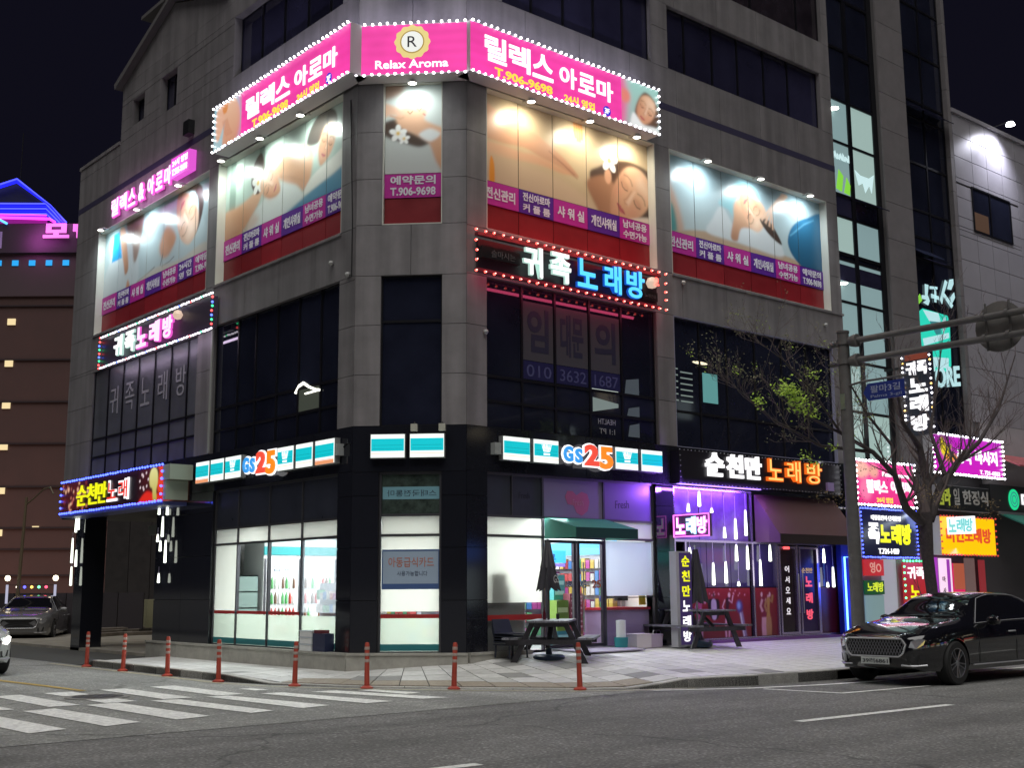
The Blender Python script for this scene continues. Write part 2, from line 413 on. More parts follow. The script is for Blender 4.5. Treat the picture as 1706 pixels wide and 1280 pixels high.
# corner pavement: kerb chain (x, y, top z) matched with the foot of the building (x, y, z)
CH = [((-1.85, 30, .02), (0, 30, .10)), ((-1.85, 9.9, .02), (0, 9.9, .10)), ((-1.85, 9.3, .04), (0, 9.5, .12)), ((-1.85, 8.7, .14), (0, 8.9, .14)),
      ((-1.87, 4.4, .14), (0, 4.4, .14)), ((-1.85, 2.6, .13), (0, 2.3, .15)), ((-1.62, 1.5, .03), (-.0, 1.5, .16)),
      ((-.86, -.16, .02), (.45, 1.05, .2)), ((.05, -1.41, .02), (1.05, .45, .26)), ((1.35, -3.04, .02), (1.9, 0, .34)),
      ((2.02, -3.52, .025), (2.6, 0, .40)), ((2.45, -3.75, .08), (3.0, 0, .41)), ((2.92, -3.95, .15), (3.5, 0, .42)), ((4.14, -4.42, .17), (4.8, 0, .42)), ((6.1, -4.6, .17), (6.6, 0, .42)),
      ((13, -4.6, .17), (13.3, 0, .42)), ((45, -4.6, .17), (45, 0, .42))]
def chpt(s, t):
    """point of the pavement: s along the chain (index units), t from kerb 0 to wall 1"""
    i = min(int(s), len(CH)-2); f = s-i
    k0, w0 = CH[i]; k1, w1 = CH[i+1]
    k = [k0[j]+(k1[j]-k0[j])*f for j in range(3)]; w_ = [w0[j]+(w1[j]-w0[j])*f for j in range(3)]
    return Vector([k[j]+(w_[j]-k[j])*t for j in range(3)])
pave = MB()
vs = []; fs = []
T = 6
for i in range(len(CH)):
    for t in range(T+1):
        p = chpt(min(i, len(CH)-1-1e-6), t/T); vs.append((p.x, p.y, p.z-.014))
    vs.append((CH[i][0][0], CH[i][0][1], -.05))
for i in range(len(CH)-1):
    for t in range(T): fs.append((i*(T+2)+t, (i+1)*(T+2)+t, (i+1)*(T+2)+t+1, i*(T+2)+t+1))
    fs.append((i*(T+2)+T+1, (i+1)*(T+2)+T+1, (i+1)*(T+2), i*(T+2)))
pave.add(vs, fs)
pavement = pave.build('pavement', M_bed, kind='structure')
# kerb stones
def seg_len(i): return (Vector(CH[i+1][0]) - Vector(CH[i][0])).length
for i in range(3, len(CH)-1):
    n = max(1, round(seg_len(i)/.98)); 
    if i == len(CH)-2: n = 12
    for j in range(n):
        s0, s1 = i+j/n+.006/max(.1, seg_len(i)/n)/n, i+(j+1)/n-.006
        a, b = chpt(s0, 0), chpt(s1, 0)
        if (a-b).length < .05: continue
        if i == len(CH)-2 and j > 11: break
        c_, d_ = chpt(s0, 0), chpt(s1, 0)
        da = (chpt(s0, 1)-a); da.z = 0; da.normalize(); db = (chpt(s1, 1)-b); db.z = 0; db.normalize()
        q = [a, b, b+db*.15, a+da*.15]
        mb = MB(); mb.add([(p.x, p.y, p.z+.004) for p in q] + [(p.x, p.y, -.03) for p in q], [(0, 1, 2, 3), (4, 5, 1, 0), (5, 6, 2, 1), (6, 7, 3, 2), (7, 4, 0, 3)])
        mb.build('kerb_stone', M_kerb, pavement)
# paving tiles: nearest ones are single pieces
def tile(a, b, c_, d_, m, mb=None):
    q = [a, b, c_, d_]; ctr = (a+b+c_+d_)/4
    q = [p + (ctr-p).normalized()*.012 for p in q]
    k = mb or MB()
    k.add([(p.x, p.y, p.z) for p in q] + [(p.x, p.y, p.z-.013) for p in q], [(0, 1, 2, 3), (4, 5, 1, 0), (5, 6, 2, 1), (6, 7, 3, 2), (7, 4, 0, 3)])
    if mb is None: return k.build('paving_tile', m, pavement)
cum = [0]
for i in range(len(CH)-1):
    a = (Vector(CH[i][0])+Vector(CH[i][1]))/2; b = (Vector(CH[i+1][0])+Vector(CH[i+1][1]))/2
    cum.append(cum[-1]+(b-a).length)
def s_of(dist):
    for i in range(len(cum)-1):
        if dist <= cum[i+1]: return i+(dist-cum[i])/max(1e-6, cum[i+1]-cum[i])
    return len(cum)-1-1e-6
n_single = 0; rest = MB(); rest2 = MB()
d = cum[3]-.2; 
while d < min(cum[-1], cum[15]+12):
    s0, s1 = s_of(d), s_of(d+.42)
    w_ = (Vector(chpt(s0, 1))-Vector(chpt(s0, 0))).length
    nrow = max(3, round((w_-.15)/(.42 if s0 > 6 else .45)))
    t0 = .16/w_
    for r_ in range(nrow):
        ta, tb = t0+(1-t0)*r_/nrow, t0+(1-t0)*(r_+1)/nrow
        q = (chpt(s0, ta), chpt(s1, ta), chpt(s1, tb), chpt(s0, tb))
        dark = random.random() < .06 or (r_ == 0 and 5.8 < s0 < 10.3)
        mm = M_strip if (r_ == 0 and 5.8 < s0 < 10.3) else (M_tile2 if dark else M_tile)
        if 4.0 < s0 < 13.2 and n_single < 290: tile(*q, mm); n_single += 1
        else: tile(*q, M_tile, rest)
    d += .42
tag(rest.build('paving_tiles_beyond', M_tile, pavement), kind='stuff')

# ------------------------------------------------------------------ the corner building
bld = empty('corner_building', (0, 0, .15), label='grey granite commercial building with cut corner, lit massage posters and shops at street level', cat='building')
CLAD = dict(stone=(M_stone, M_back), gran=(M_gran, M_granb))
nclad = [0, 0]; clad_rest = {}
def solids(u0, u1, z0, z1, ops):
    us = sorted({u0, u1, *[min(max(o[k], u0), u1) for o in ops for k in (0, 1)]}); zs = sorted({z0, z1, *[min(max(o[k], z0), z1) for o in ops for k in (2, 3)]})
    out = []
    for j in range(len(zs)-1):
        run = None
        for i in range(len(us)-1):
            cu_, cz = (us[i]+us[i+1])/2, (zs[j]+zs[j+1])/2
            hole = any(o[0] < cu_ < o[1] and o[2] < cz < o[3] for o in ops)
            if hole: 
                if run: out.append((*run, zs[j], zs[j+1])); run = None
            else: run = [us[i], us[i+1]] if run is None else [run[0], us[i+1]]
        if run: out.append((*run, zs[j], zs[j+1]))
    return out
ZJ = [.45, 1.4, 2.35, 3.3, 3.72, 4.62, 5.57, 6.52, 7.5, 8.45, 9.4, 10.35, 11.35, 12.3, 13.27, 14.2, 14.85, 15.7, 16.6, 17.6, 18.5]
def wall(fr, u0, u1, z0, z1, ops, kind, pw=1.45, thick=.34):
    m, mj = CLAD[kind]
    back = MB()
    for a, b, c_, e in solids(u0, u1, z0, z1, ops):
        fr.bx(back, a, b, c_, e, -thick, -.03)
        zs = [c_] + [z for z in ZJ if c_+.15 < z < e-.15] + [e]
        n = max(1, round((b-a)/pw))
        for j in range(len(zs)-1):
            for i in range(n):
                x0, x1 = a+(b-a)*i/n, a+(b-a)*(i+1)/n
                g = .005
                fr.cube('cladding_panel', x0+g, x1-g, zs[j]+g, zs[j+1]-g, -.028, random.uniform(-.001, .001), m, wallobj[kind][0]); nclad[0] += 1
    return back
wallobj = {}
def part_empty(name, parent, label=None):
    o = bpy.data.objects.new(name, None); COL.objects.link(o); o.parent = parent; o.empty_display_size = .2
    if label: o['label'] = label
    return o
# two wall parts; their stone panels are sub-parts
core_s = MB(); core_g = MB()
wallobj['stone'] = [part_empty('upper_wall', bld)]
wallobj['gran'] = [part_empty('shopfront_wall', bld, 'polished black granite wall of the ground floor')]
def addmb(a, b):
    a.add(b.v, b.f)
TOP = 17.4
ops_R = [(2.0, 6.82, 8.45, 11.35), (7.3, 13.25, 8.45, 11.35), (2.0, 6.74, 4.60, 7.5), (7.29, 13.2, 4.60, 7.5), (2.4, 6.82, 13.27, 14.85), (7.34, 13.25, 13.27, 14.85), (2.4, 6.82, 15.72, 17.39), (7.34, 13.45, 15.72, 17.39)]
addmb(core_s, wall(RF, CA, 13.71, 4.6, TOP, ops_R, 'stone'))
ops_C = [(.5, 1.66, 8.48, 11.35), (.5, 1.66, 4.6, 7.48), (.5, 1.66, 13.27, 14.85)]
addmb(core_s, wall(CF, 0, CL, 4.6, TOP, ops_C, 'stone', 1.2))
ops_L = [(-7.35, -2.04, 8.45, 11.35), (-14.45, -7.8, 8.45, 11.35), (-7.32, -2.06, 4.6, 7.5), (-14.3, -8.1, 4.6, 7.42),
         (-6.8, -2.1, 13.27, 14.8), (-12.52, -11.75, 13.85, 14.62), (-10.75, -9.8, 13.6, 14.64)]
addmb(core_s, wall(LF, -16.05, -13.23, 4.6, 13.56, ops_L, 'stone'))
addmb(core_s, wall(LF, -13.23, -CA, 4.6, 15.2, ops_L, 'stone'))
# gable above z 15.2 on the side street
g = MB(); LF.poly(g, [(-13.23, 15.2), (-CA, 15.2), (-CA, 17.4), (-6.5, 17.4), (-7.2, 15.5), (-10.1, 16.45)], -.34, 0)
g.build('gable_wall', M_stone, bld)
# roof slab overhang line of the gable and parapet copings
g = MB(); g.prism([(-.18, 13.4, 15.15), (-.18, 10.1, 16.5), (-.18, 10.1, 16.62), (-.18, 13.45, 15.3)], (6, 0, 0)); g.prism([(-.18, 10.1, 16.5), (-.18, 7.1, 15.5), (-.18, 7.1, 15.62), (-.18, 10.1, 16.62)], (6, 0, 0))
g.build('roof', M_back, bld)
g = MB(); LF.bx(g, -16.08, -13.25, 13.57, 13.66, -.4, .03)
g.build('coping', M_stone, bld)
# end walls and slabs behind (so the mass is closed from the side)
g = MB(); g.box(.05, 4.0, 15.9, 16.05, 4.6, 13.5); g.box(13.6, 13.7, .3, 9.7, .2, 17.4); g.box(.34, 13.6, .34, 9.7, 13.5, 13.55); g.box(.34, 4.0, 9.7, 15.9, 13.5, 13.55); g.box(4.0, 4.1, 9.7, 16, 4.6, 13.5); g.box(4.1, 13.7, 9.7, 9.8, .2, 17.4); g.box(.4, 13.6, .34, 13.2, 17.3, 17.4)
for z in (4.35, 7.75, 11.9): g.box(.36, 13.6, 1.6, 9.7, z, z+.12); g.box(.36, 4.0, 9.7, 15.9, z, z+.12); g.box(1.6, 13.6, .36, 1.6, z, z+.12)
g.box(.34, 4.0, 13.1, 13.23, 13.5, 15.3)
g.build('rear_wall', M_back, bld)
# ground floor
ops = [(2.0, 6.57, .42, 3.76), (7.12, 13.1, .46, 3.76)]
addmb(core_g, wall(RF, CA, 13.71, -.1, 4.6, ops, 'gran', 1.6))
addmb(core_g, wall(CF, 0, CL, -.1, 4.6, [(.5, 1.66, .45, 3.74)], 'gran', 1.2))
addmb(core_g, wall(LF, -9.9, -CA, -.1, 4.6, [(-7.05, -2.0, .45, 3.76)], 'gran', 1.5))
addmb(core_g, wall(LF, -16.05, -9.9, 3.55, 4.6, [], 'gran', 1.5))
core_s.build('wall_backing', M_back, wallobj['stone'][0]); core_g.build('wall_backing', M_granb, wallobj['gran'][0])
# gate column, passage
g = MB(); g.box(0, .58, 14.32, 14.92, 0, 3.55); g.build('gate_pillar', M_gran, bld)
g = MB(); g.box(.34, 6, 9.6, 9.9, 0, 4.6); g.box(.34, 4, 9.9, 16, 3.56, 4.55); g.build('passage_wall', M_granb, bld)
g = MB(); g.box(1.75, 1.9, 9.9, 14.32, 3.1, 3.36); g.build('passage_beam', mat('painted_beam', (.30, .32, .30), .6), bld)
t_ = empty('passage_fill_lamp', (2.2, 12.2, 3.5), label='dim strip lamp added under the gateway passage ceiling to brighten the dark interior', cat='lamp'); MB().box(2.1, 2.2, 11.4, 13.0, 3.44, 3.50).build('fill_tube', glow('passage_fill_tube', (.85, .95, .9), .8, False), t_)  # added lamp, put in to brighten the dark passage
area_lamp('passage_fill_light', (2.6, 12.2, 3.4), (.35, -.1, -1), 1.4, .2, 14, (.95, .92, .8), t_, xdir=(0, 1, 0)); area_lamp('passage_fill_light', (4.5, 17, 4.0), (.1, .6, -1), 1, 1, 40, (.95, .85, .7), t_)  # unseen fill lights added for the passage and the yard behind
# plinth round the corner
for i, (p, q) in enumerate([((0, 10.0), (0, 8.4)), ((0, 8.4), (0, 6.8)), ((0, 6.8), (0, 5.1)), ((0, 5.1), (0, 3.4)), ((0, 3.4), (0, CA)), ((0, CA), (CA, 0)), ((CA, 0), (3.0, 0))]):
    p, q = Vector((*p, 0)), Vector((*q, 0)); dd = (q-p).normalized(); nn = Vector((dd.y, -dd.x, 0))
    if nn.dot(Vector((-1, -1, 0))) < 0: nn = -nn
    g = MB(); o_ = nn*.10; a, b = p+dd*.004, q-dd*.004
    e0 = .04 if i in (5,) else 0; e1 = .04 if i in (4, 5) else 0
    a2 = a - dd*e0; b2 = b + dd*(e1 if i != 6 else 0)
    g.prism([a, a2+o_, b2+o_, b], (0, 0, .43)); g.prism([a+Vector((0, 0, .43)), a2+nn*.125+Vector((0, 0, .43)), b2+nn*.125+Vector((0, 0, .43)), b+Vector((0, 0, .43))], (0, 0, .04))
    g.build('plinth_stone', M_plinth, bld)
# stone drip ledge under each poster window and a thin dark strip above, painting in a groove's shade
for fr, a, b in ((RF, 2.0, 6.82), (RF, 7.3, 13.71), (LF, -7.35, -2.04), (LF, -14.45, -7.8)):
    fr.cube('sill', a-.02, b+.02, 8.40, 8.45, -.02, .035, M_stone, bld)
RF.cube('groove_shade_band', 6.9, 13.71, 12.24, 12.40, -.02, .004, mat('dark_band', (.05, .045, .09), .5), bld)
LF.cube('groove_shade_band', -16.05, -6.9, 12.24, 12.40, -.02, .004, mat('dark_band', (.05, .045, .09), .5), bld)

# ------------------------------------------------------------------ curtain-wall windows
def window(fr, u0, u1, z0, z1, d, us, zs, parent=bld, m=M_navy, fm=M_frame, fw=.05, name='window', panes=True, reveal=None, rows=None):
    mb = MB()
    xs = [u0] + list(us) + [u1]; zz = [z0] + list(zs) + [z1]
    for x in xs: fr.bx(mb, x-fw/2, x+fw/2, z0, z1, d-.03, d+.03)
    for z in zz: fr.bx(mb, u0, u1, z-fw/2, z+fw/2, d-.027, d+.027)
    f = mb.build(name, fm, parent)
    if panes:
        for i in range(len(xs)-1):
            for j in range(len(zz)-1):
                fr.cube('pane', xs[i]+fw/2, xs[i+1]-fw/2, zz[j]+fw/2, zz[j+1]-fw/2, d-.006, d+.002, m(i, j) if callable(m) else m, f)
    if reveal:
        mb = MB(); t = .015
        fr.bx(mb, u0, u0+t, z0, z1, d+.03, -.002); fr.bx(mb, u1-t, u1, z0, z1, d+.03, -.002); fr.bx(mb, u0+t, u1-t, z1-t, z1, d+.03, -.002); fr.bx(mb, u0+t, u1-t, z0, z0+t, d+.03, -.002)
        mb.build('reveal', reveal, f)
    return f
M_navy2 = mat('tinted_glass_upper', (.024, .023, .050), .06, noise=.4, nscale=.5, rand=.3)
M_grey_pane = mat('grey_back_panel', (.11, .115, .13), .35, noise=.2, nscale=2, rand=.15)
# 4th and 5th floors
window(RF, 7.34, 13.25, 13.27, 14.85, -.14, [8.05, 9.05, 10.0, 11.02, 12.0], [], m=M_navy2, reveal=M_stone)
window(RF, 2.4, 6.82, 13.27, 14.85, -.14, [3.3, 4.2, 5.1, 6.0], [], m=M_navy2, reveal=M_stone)
window(RF, 7.34, 13.45, 15.72, 17.38, -.14, [8.6, 10.6, 12.5], [], m=mat('dim_brown_glass', (.026, .020, .026), .12, noise=.5, nscale=1.5), reveal=M_stone)
window(RF, 2.4, 6.82, 15.72, 17.38, -.14, [3.6, 5.2], [], m=M_navy2, reveal=M_stone)
window(CF, .5, 1.66, 13.27, 14.85, -.14, [], [], m=M_navy2, reveal=M_stone)
window(LF, -6.8, -2.1, 13.27, 14.8, -.22, [-5.8, -4.8, -3.8, -2.9], [], m=M_navy2, reveal=M_stone)
window(LF, -12.52, -11.75, 13.85, 14.62, -.2, [-12.1], [], m=M_navy2, reveal=M_stone)
window(LF, -10.75, -9.8, 13.6, 14.64, -.2, [-10.3], [], m=M_navy2, reveal=M_stone)
# 2nd floor
window(RF, 2.0, 6.74, 4.6, 7.5, -.12, [2.96, 3.84, 4.8, 5.73], [5.12, 5.6])
window(RF, 7.29, 13.2, 4.6, 7.5, -.12, [8.22, 9.15, 10.18, 11.2, 12.2], [5.4], reveal=mat('violet_reveal', (.30, .30, .42), .5))
window(CF, .5, 1.66, 4.6, 7.48, -.1, [], [6.6])
window(LF, -7.32, -2.06, 4.6, 7.5, -.12, [-6.29, -5.5, -4.58, -3.7, -2.85], [5.1, 5.6])
lw = window(LF, -14.3, -8.1, 4.6, 7.42, -.08, [-13.36, -12.42, -11.48, -10.53, -9.6, -8.7], [5.1, 5.58], m=M_grey_pane)
M_dimw = mat('dim_white_letter', (.36, .36, .38), .5)
for ch, y, z in (('귀', 12.98, 6.5), ('족', 12.0, 6.5), ('노', 11.05, 6.5), ('래', 10.05, 6.5), ('방', 9.05, 6.5)):
    text(LF, ch, -y-.26, -y+.26, z-.36, z+.36, -.072, M_dimw, lw, .008, .0)
# white metal corner trims on the left facade
LF.cube('trim', -7.40, -7.33, 4.62, 7.5, -.02, .02, mat('pale_trim', (.35, .36, .33), .5), bld)

# things seen in and on the second floor windows, plus a painted reflection
M_notice = mat('dim_notice', (.075, .075, .085), .3); M_noticeb = mat('dim_blue_notice', (.022, .022, .085), .3); M_nl = mat('dim_notice_letter', (.030, .032, .06), .4); M_nl2 = mat('dim_notice_number', (.085, .09, .2), .4)
rw = part_empty('rental_notice', bld)
for (a, b), ch, num in (((2.99, 3.80), '임', '010'), ((3.88, 4.76), '대문', '3632'), ((4.84, 5.69), '의', '1687')):
    RF.cube('notice_sheet', a, b, 6.02, 7.2, -.116, -.112, M_notice, rw); RF.cube('notice_sheet', a, b, 5.64, 6.01, -.116, -.112, M_noticeb, rw)
    text(RF, ch, a+.12, b-.12, 6.2, 7.08, -.111, M_nl, rw, .004, .03); text(RF, num, a+.1, b-.06, 5.7, 5.94, -.111, M_nl2, rw, .004, .0)
M_dimlit = glow('dim_room_light', lin('#7d8a86'), .75, False); M_room = glow('room_ceiling_glow', lin('#c8d4cc'), .9, False)
g = MB(); RF.poly(g, [(4.88, 5.16), (5.62, 5.30), (5.62, 5.38), (4.88, 5.46)], -.112, -.108); g.build('lit_room_patch', M_dimlit, rw)
g = MB(); RF.poly(g, [(4.86, 5.60), (5.62, 5.615), (5.62, 5.64), (4.86, 5.64)], -.110, -.106); g.build('lit_strip', M_room, rw)
for a, b, c_, e in ((5.82, 6.25, 5.62, 5.98), (5.88, 6.25, 5.16, 5.38), (5.9, 6.24, 4.72, 5.02)):
    g = MB(); RF.poly(g, [(a, c_), (b, c_+.0), (b, e), (a+.05, e-.06)], -.112, -.108); g.build('lit_room_patch', glow('dimmer_room', lin('#454c52'), .8, False), rw)
text(RF, 'HEALTH', 5.02, 5.52, 4.92, 5.03, -.108, mat('reflected_letter', (.35, .36, .38), .5), rw, .003, .0, flip=True); text(RF, '1:1 PT', 5.05, 5.5, 4.72, 4.83, -.108, mat('reflected_letter', (.35, .36, .38), .5), rw, .003, .0, flip=True)  # mirrored letters painted on as a sign's reflection in the glass
RF.cube('lit_room_pane', 8.32, 8.83, 5.68, 6.35, -.112, -.108, glow('cyan_room', lin('#5f9a98'), .8, False), rw)
for k in range(6): RF.cube('blind_slat_light', 7.36, 7.5, 6.33-k*.14, 6.36-k*.14, -.112, -.108, M_dimlit, rw); RF.cube('blind_slat_light', 7.58, 7.98, 6.27-k*.13, 6.30-k*.13, -.112, -.108, M_dimlit, rw)
g = MB(); RF.poly(g, [(8.25+.26*math.cos(k*.5236), 6.56+.035*math.sin(k*.5236)) for k in range(12)], -.110, -.104); g.build('round_lamp', glow('round_room_lamp', lin('#fff0d0'), 1.2, False), rw)
g = MB(); g.tube([LF.P(u, z, -.10) for u, z in ((-3.80, 5.53), (-3.66, 5.66), (-3.50, 5.70), (-3.3, 5.60), (-3.02, 5.50), (-2.84, 5.47))], .028, 6); g.tube([LF.P(u, z, -.10) for u, z in ((-3.42, 5.47), (-2.84, 5.48))], .018, 6); g.build('curved_lamp', glow('curved_lamp', (1, .98, .85), 2.5, False), rw)
LF.cube('lit_room_pane', -3.68, -2.87, 5.13, 5.57, -.112, -.108, glow('grey_lit_pane', lin('#3c4038'), .9, False), rw)
# the block on the other side of the street: seen only mirrored in glass and car paint
ab = empty('opposite_block', (10, -40, 0), label='dark commercial block on the other side of the street with scattered lit windows and signs', cat='building')
MB().box(-45, 60, -60, -40, 0, 17).build('wall', mat('opposite_wall', (.07, .065, .07), .8, noise=.2, nscale=1), ab)
OF = Frame((0, -40, 0), (-1, 0, 0), (0, 1, 0)); ro = random.Random(4)
for k in range(26):
    u = -58+k*3.9; z = ro.choice((4.5, 7.6, 10.7, 13.6)); w_ = ro.uniform(1, 2.4)
    OF.cube('lit_window', u, u+w_, z, z+1.4, .02, .06, glow('opposite_window_%d' % (k % 3), ((1, .85, .6), (.8, .95, 1), (.95, .95, .9))[k % 3], .9, False), ab)
for k in range(17):
    u = -58+k*6; c_ = ((.95, .1, .08), (.1, .8, .7), (1, .95, .9), (1, .1, .6), (.1, .25, 1), (1, .75, .1))[k % 6]
    OF.cube('shop_sign', u, u+ro.uniform(3, 5), 3.3, 4.2, .02, .3, glow('opposite_sign_%d' % (k % 6), c_, 1.6, False), ab); OF.cube('shop_window', u, u+4, .6, 2.9, .02, .06, glow('opposite_window_%d' % (k % 3), ((1, .85, .6), (.8, .95, 1), (.95, .95, .9))[k % 3], .9, False), ab)

for fr, u, z in ((RF, 1.93, 6.4), (RF, 12.9, 8.05), (RF, 7.6, 8.28), (LF, -1.7, 7.55), (LF, -2.3, 7.9)):
    g = MB(); g.lathe([(0, .05), (.04, .04), (.05, 0), (.03, -.04), (0, -.05)], fr.P(u, z, .05), 10); g.build('wall_fixture', mat('pale_fixture', (.45, .45, .44), .4), bld)
g = MB(); g.tube([LF.P(-1.62, 7.5, .012), LF.P(-1.62, 8.6, .012), LF.P(-1.75, 11.1, .012)], .012, 5); g.tube([LF.P(-1.95, 4.15, .01), LF.P(-1.7, 4.3, .012), LF.P(-1.55, 4.28, .012)], .010, 5); g.build('cable', M_black, bld)
g = MB(); LF.bx(g, -9.0, -8.7, 12.5, 12.85, .0, .16); g.build('wall_box', M_black, bld)

# ------------------------------------------------------------------ printed pictures (flat print, painted per vertex on a fine grid)
def spline(pts, n=6):
    p = np.array(pts, float); k = len(p); out = []
    for i in range(k):
        a, b, c_, d_ = p[i-1], p[i], p[(i+1) % k], p[(i+2) % k]
        for j in range(n):
            t = j/n
            out.append(.5*((2*b)+(-a+c_)*t+(2*a-5*b+4*c_-d_)*t*t+(-a+3*b-3*c_+d_)*t**3))
    return np.array(out)
def sdf(P, poly):
    d = np.full(len(P), 1e9); ins = np.zeros(len(P), bool); n = len(poly)
    for i in range(n):
        a, b = poly[i], poly[(i+1) % n]; e = b-a; w_ = P-a
        t = np.clip((w_@e)/max(1e-12, e@e), 0, 1); q = w_-t[:, None]*e; d = np.minimum(d, (q**2).sum(1))
        c1 = (a[1] <= P[:, 1]) & (b[1] > P[:, 1]); c2 = (b[1] <= P[:, 1]) & (a[1] > P[:, 1])
        cr = e[0]*w_[:, 1]-e[1]*w_[:, 0]
        ins ^= (c1 & (cr > 0)) | (c2 & (cr < 0))
    d = np.sqrt(d); return np.where(ins, -d, d)
class Print:
    """shapes given in picture fractions; W, H in metres"""
    def __init__(s, W, H, bg): s.W, s.H, s.bg, s.ops = W, H, bg, []
    def shape(s, pts, col, f=.03, col2=None, dirn=(0, 1), smooth=True, a=1.): s.ops.append((pts, col, f, col2, dirn, smooth, a)); return s
    def oval(s, x, y, rx, ry, col, f=.02, ang=0, col2=None, dirn=(0, 1), a=1.):
        pts = [(x+(rx*math.cos(t)*math.cos(ang)-ry*math.sin(t)*math.sin(ang)*s.H/s.W), y+(rx*math.cos(t)*math.sin(ang)*s.W/s.H+ry*math.sin(t)*math.cos(ang))) for t in [i*math.pi/6 for i in range(12)]]
        return s.shape(pts, col, f, col2, dirn, True, a)
    def line(s, pts, w_, col, f=.008, a=1.):
        p = np.array(pts, float)*[s.W, s.H]; L = []; Rr = []
        for i in range(len(p)):
            d = p[min(i+1, len(p)-1)]-p[max(i-1, 0)]; d /= np.linalg.norm(d)+1e-9; n = np.array([-d[1], d[0]])*w_/2
            L.append((p[i]+n)/[s.W, s.H]); Rr.append((p[i]-n)/[s.W, s.H])
        return s.shape([tuple(q) for q in L+Rr[::-1]], col, f, None, (0, 1), False, a)
    def eval(s, U, V):
        P = np.stack([U*s.W, V*s.H], 1); 
        c0 = np.array(lin(s.bg[0])); c1 = np.array(lin(s.bg[1])); C = c0+(c1-c0)*V[:, None]
        for pts, col, f, col2, dirn, smooth, a in s.ops:
            q = np.array(pts, float)*[s.W, s.H]
            if smooth: q = spline(q)
            lo = q.min(0)-3*f; hi = q.max(0)+3*f
            k = np.where((P > lo).all(1) & (P < hi).all(1))[0]
            if not len(k): continue
            al = 1/(1+np.exp(np.clip(sdf(P[k], q)/(f*.5), -30, 30)))*a
            cc = np.array(lin(col))[None, :].repeat(len(k), 0)
            if col2:
                d = np.array(dirn, float)/np.hypot(*dirn); t = (P[k]@d); t = np.clip((t-(q@d).min())/max(1e-6, np.ptp(q@d)), 0, 1)
                cc = cc+(np.array(lin(col2))-cc)*t[:, None]
            C[k] = C[k]*(1-al[:, None])+cc*al[:, None]
        return C
def attr_mat(name, rough=.35, emit=0.):
    if name in MATS: return MATS[name]
    m = bpy.data.materials.new(name); m.use_nodes = True; N = m.node_tree.nodes
    at = N.new('ShaderNodeAttribute'); at.attribute_name = 'print'
    b = N['Principled BSDF']; b.inputs['Roughness'].default_value = rough
    m.node_tree.links.new(at.outputs['Color'], b.inputs['Base Color'])
    if emit:
        m.node_tree.links.new(at.outputs['Color'], b.inputs['Emission Color']); b.inputs['Emission Strength'].default_value = emit
        b.inputs['Base Color'].default_value = (0, 0, 0, 1); m.node_tree.links.remove(b.inputs['Base Color'].links[0])
    MATS[name] = m; return m
M_print = attr_mat('poster_print', .3)
M_lit = attr_mat('backlit_print', .3, .95)
def print_panel(fr, u0, u1, z0, z1, d, pr, U0, U1, m, parent, name='poster_panel', res=.018, Z0=None, Z1=None, thick=.006, pale=1.):
    nx, nz = max(2, int(abs(u1-u0)/res)), max(2, int((z1-z0)/res))
    us = np.linspace(u0, u1, nx+1); zs = np.linspace(z0, z1, nz+1)
    Z0 = z0 if Z0 is None else Z0; Z1 = z1 if Z1 is None else Z1
    UU, ZZ = np.meshgrid(us, zs); C = np.clip(pr.eval(((UU-U0)/(U1-U0)).ravel(), ((ZZ-Z0)/(Z1-Z0)).ravel()), 0, 1)**pale
    off = world_of(parent)
    co = np.array(fr.O)[None]+np.array(fr.U)[None]*UU.ravel()[:, None]+np.array(fr.N)[None]*d; co[:, 2] += ZZ.ravel(); co -= np.array(off)
    idx = np.arange((nx+1)*(nz+1)).reshape(nz+1, nx+1)
    f = np.stack([idx[:-1, :-1], idx[:-1, 1:], idx[1:, 1:], idx[1:, :-1]], -1).reshape(-1, 4)
    me = bpy.data.meshes.new(name); 
    # closed backing so that the panel has thickness
    n0 = len(co); corner = [idx[0, 0], idx[0, -1], idx[-1, -1], idx[-1, 0]]
    back = co[corner]-np.array(fr.N)[None]*thick
    co = np.vstack([co, back]); C = np.vstack([C, np.tile(C.mean(0), (4, 1))])
    faces = [tuple(int(i) for i in q) for q in f]+[(n0+3, n0+2, n0+1, n0)]+[(int(corner[i]), n0+i, n0+(i+1) % 4, int(corner[(i+1) % 4])) for i in range(4)]
    me.from_pydata([tuple(c) for c in co], [], faces)
    ca = me.color_attributes.new('print', 'FLOAT_COLOR', 'POINT')
    ca.data.foreach_set('color', np.hstack([C, np.ones((len(C), 1))]).ravel().astype(np.float32))
    me.materials.append(m)
    o = bpy.data.objects.new(name, me); COL.objects.link(o); o.parent = parent
    return o
SK, SK2, SKD, HAIR = '#e6b794', '#c98f6c', '#b07a5c', '#3b2a22'
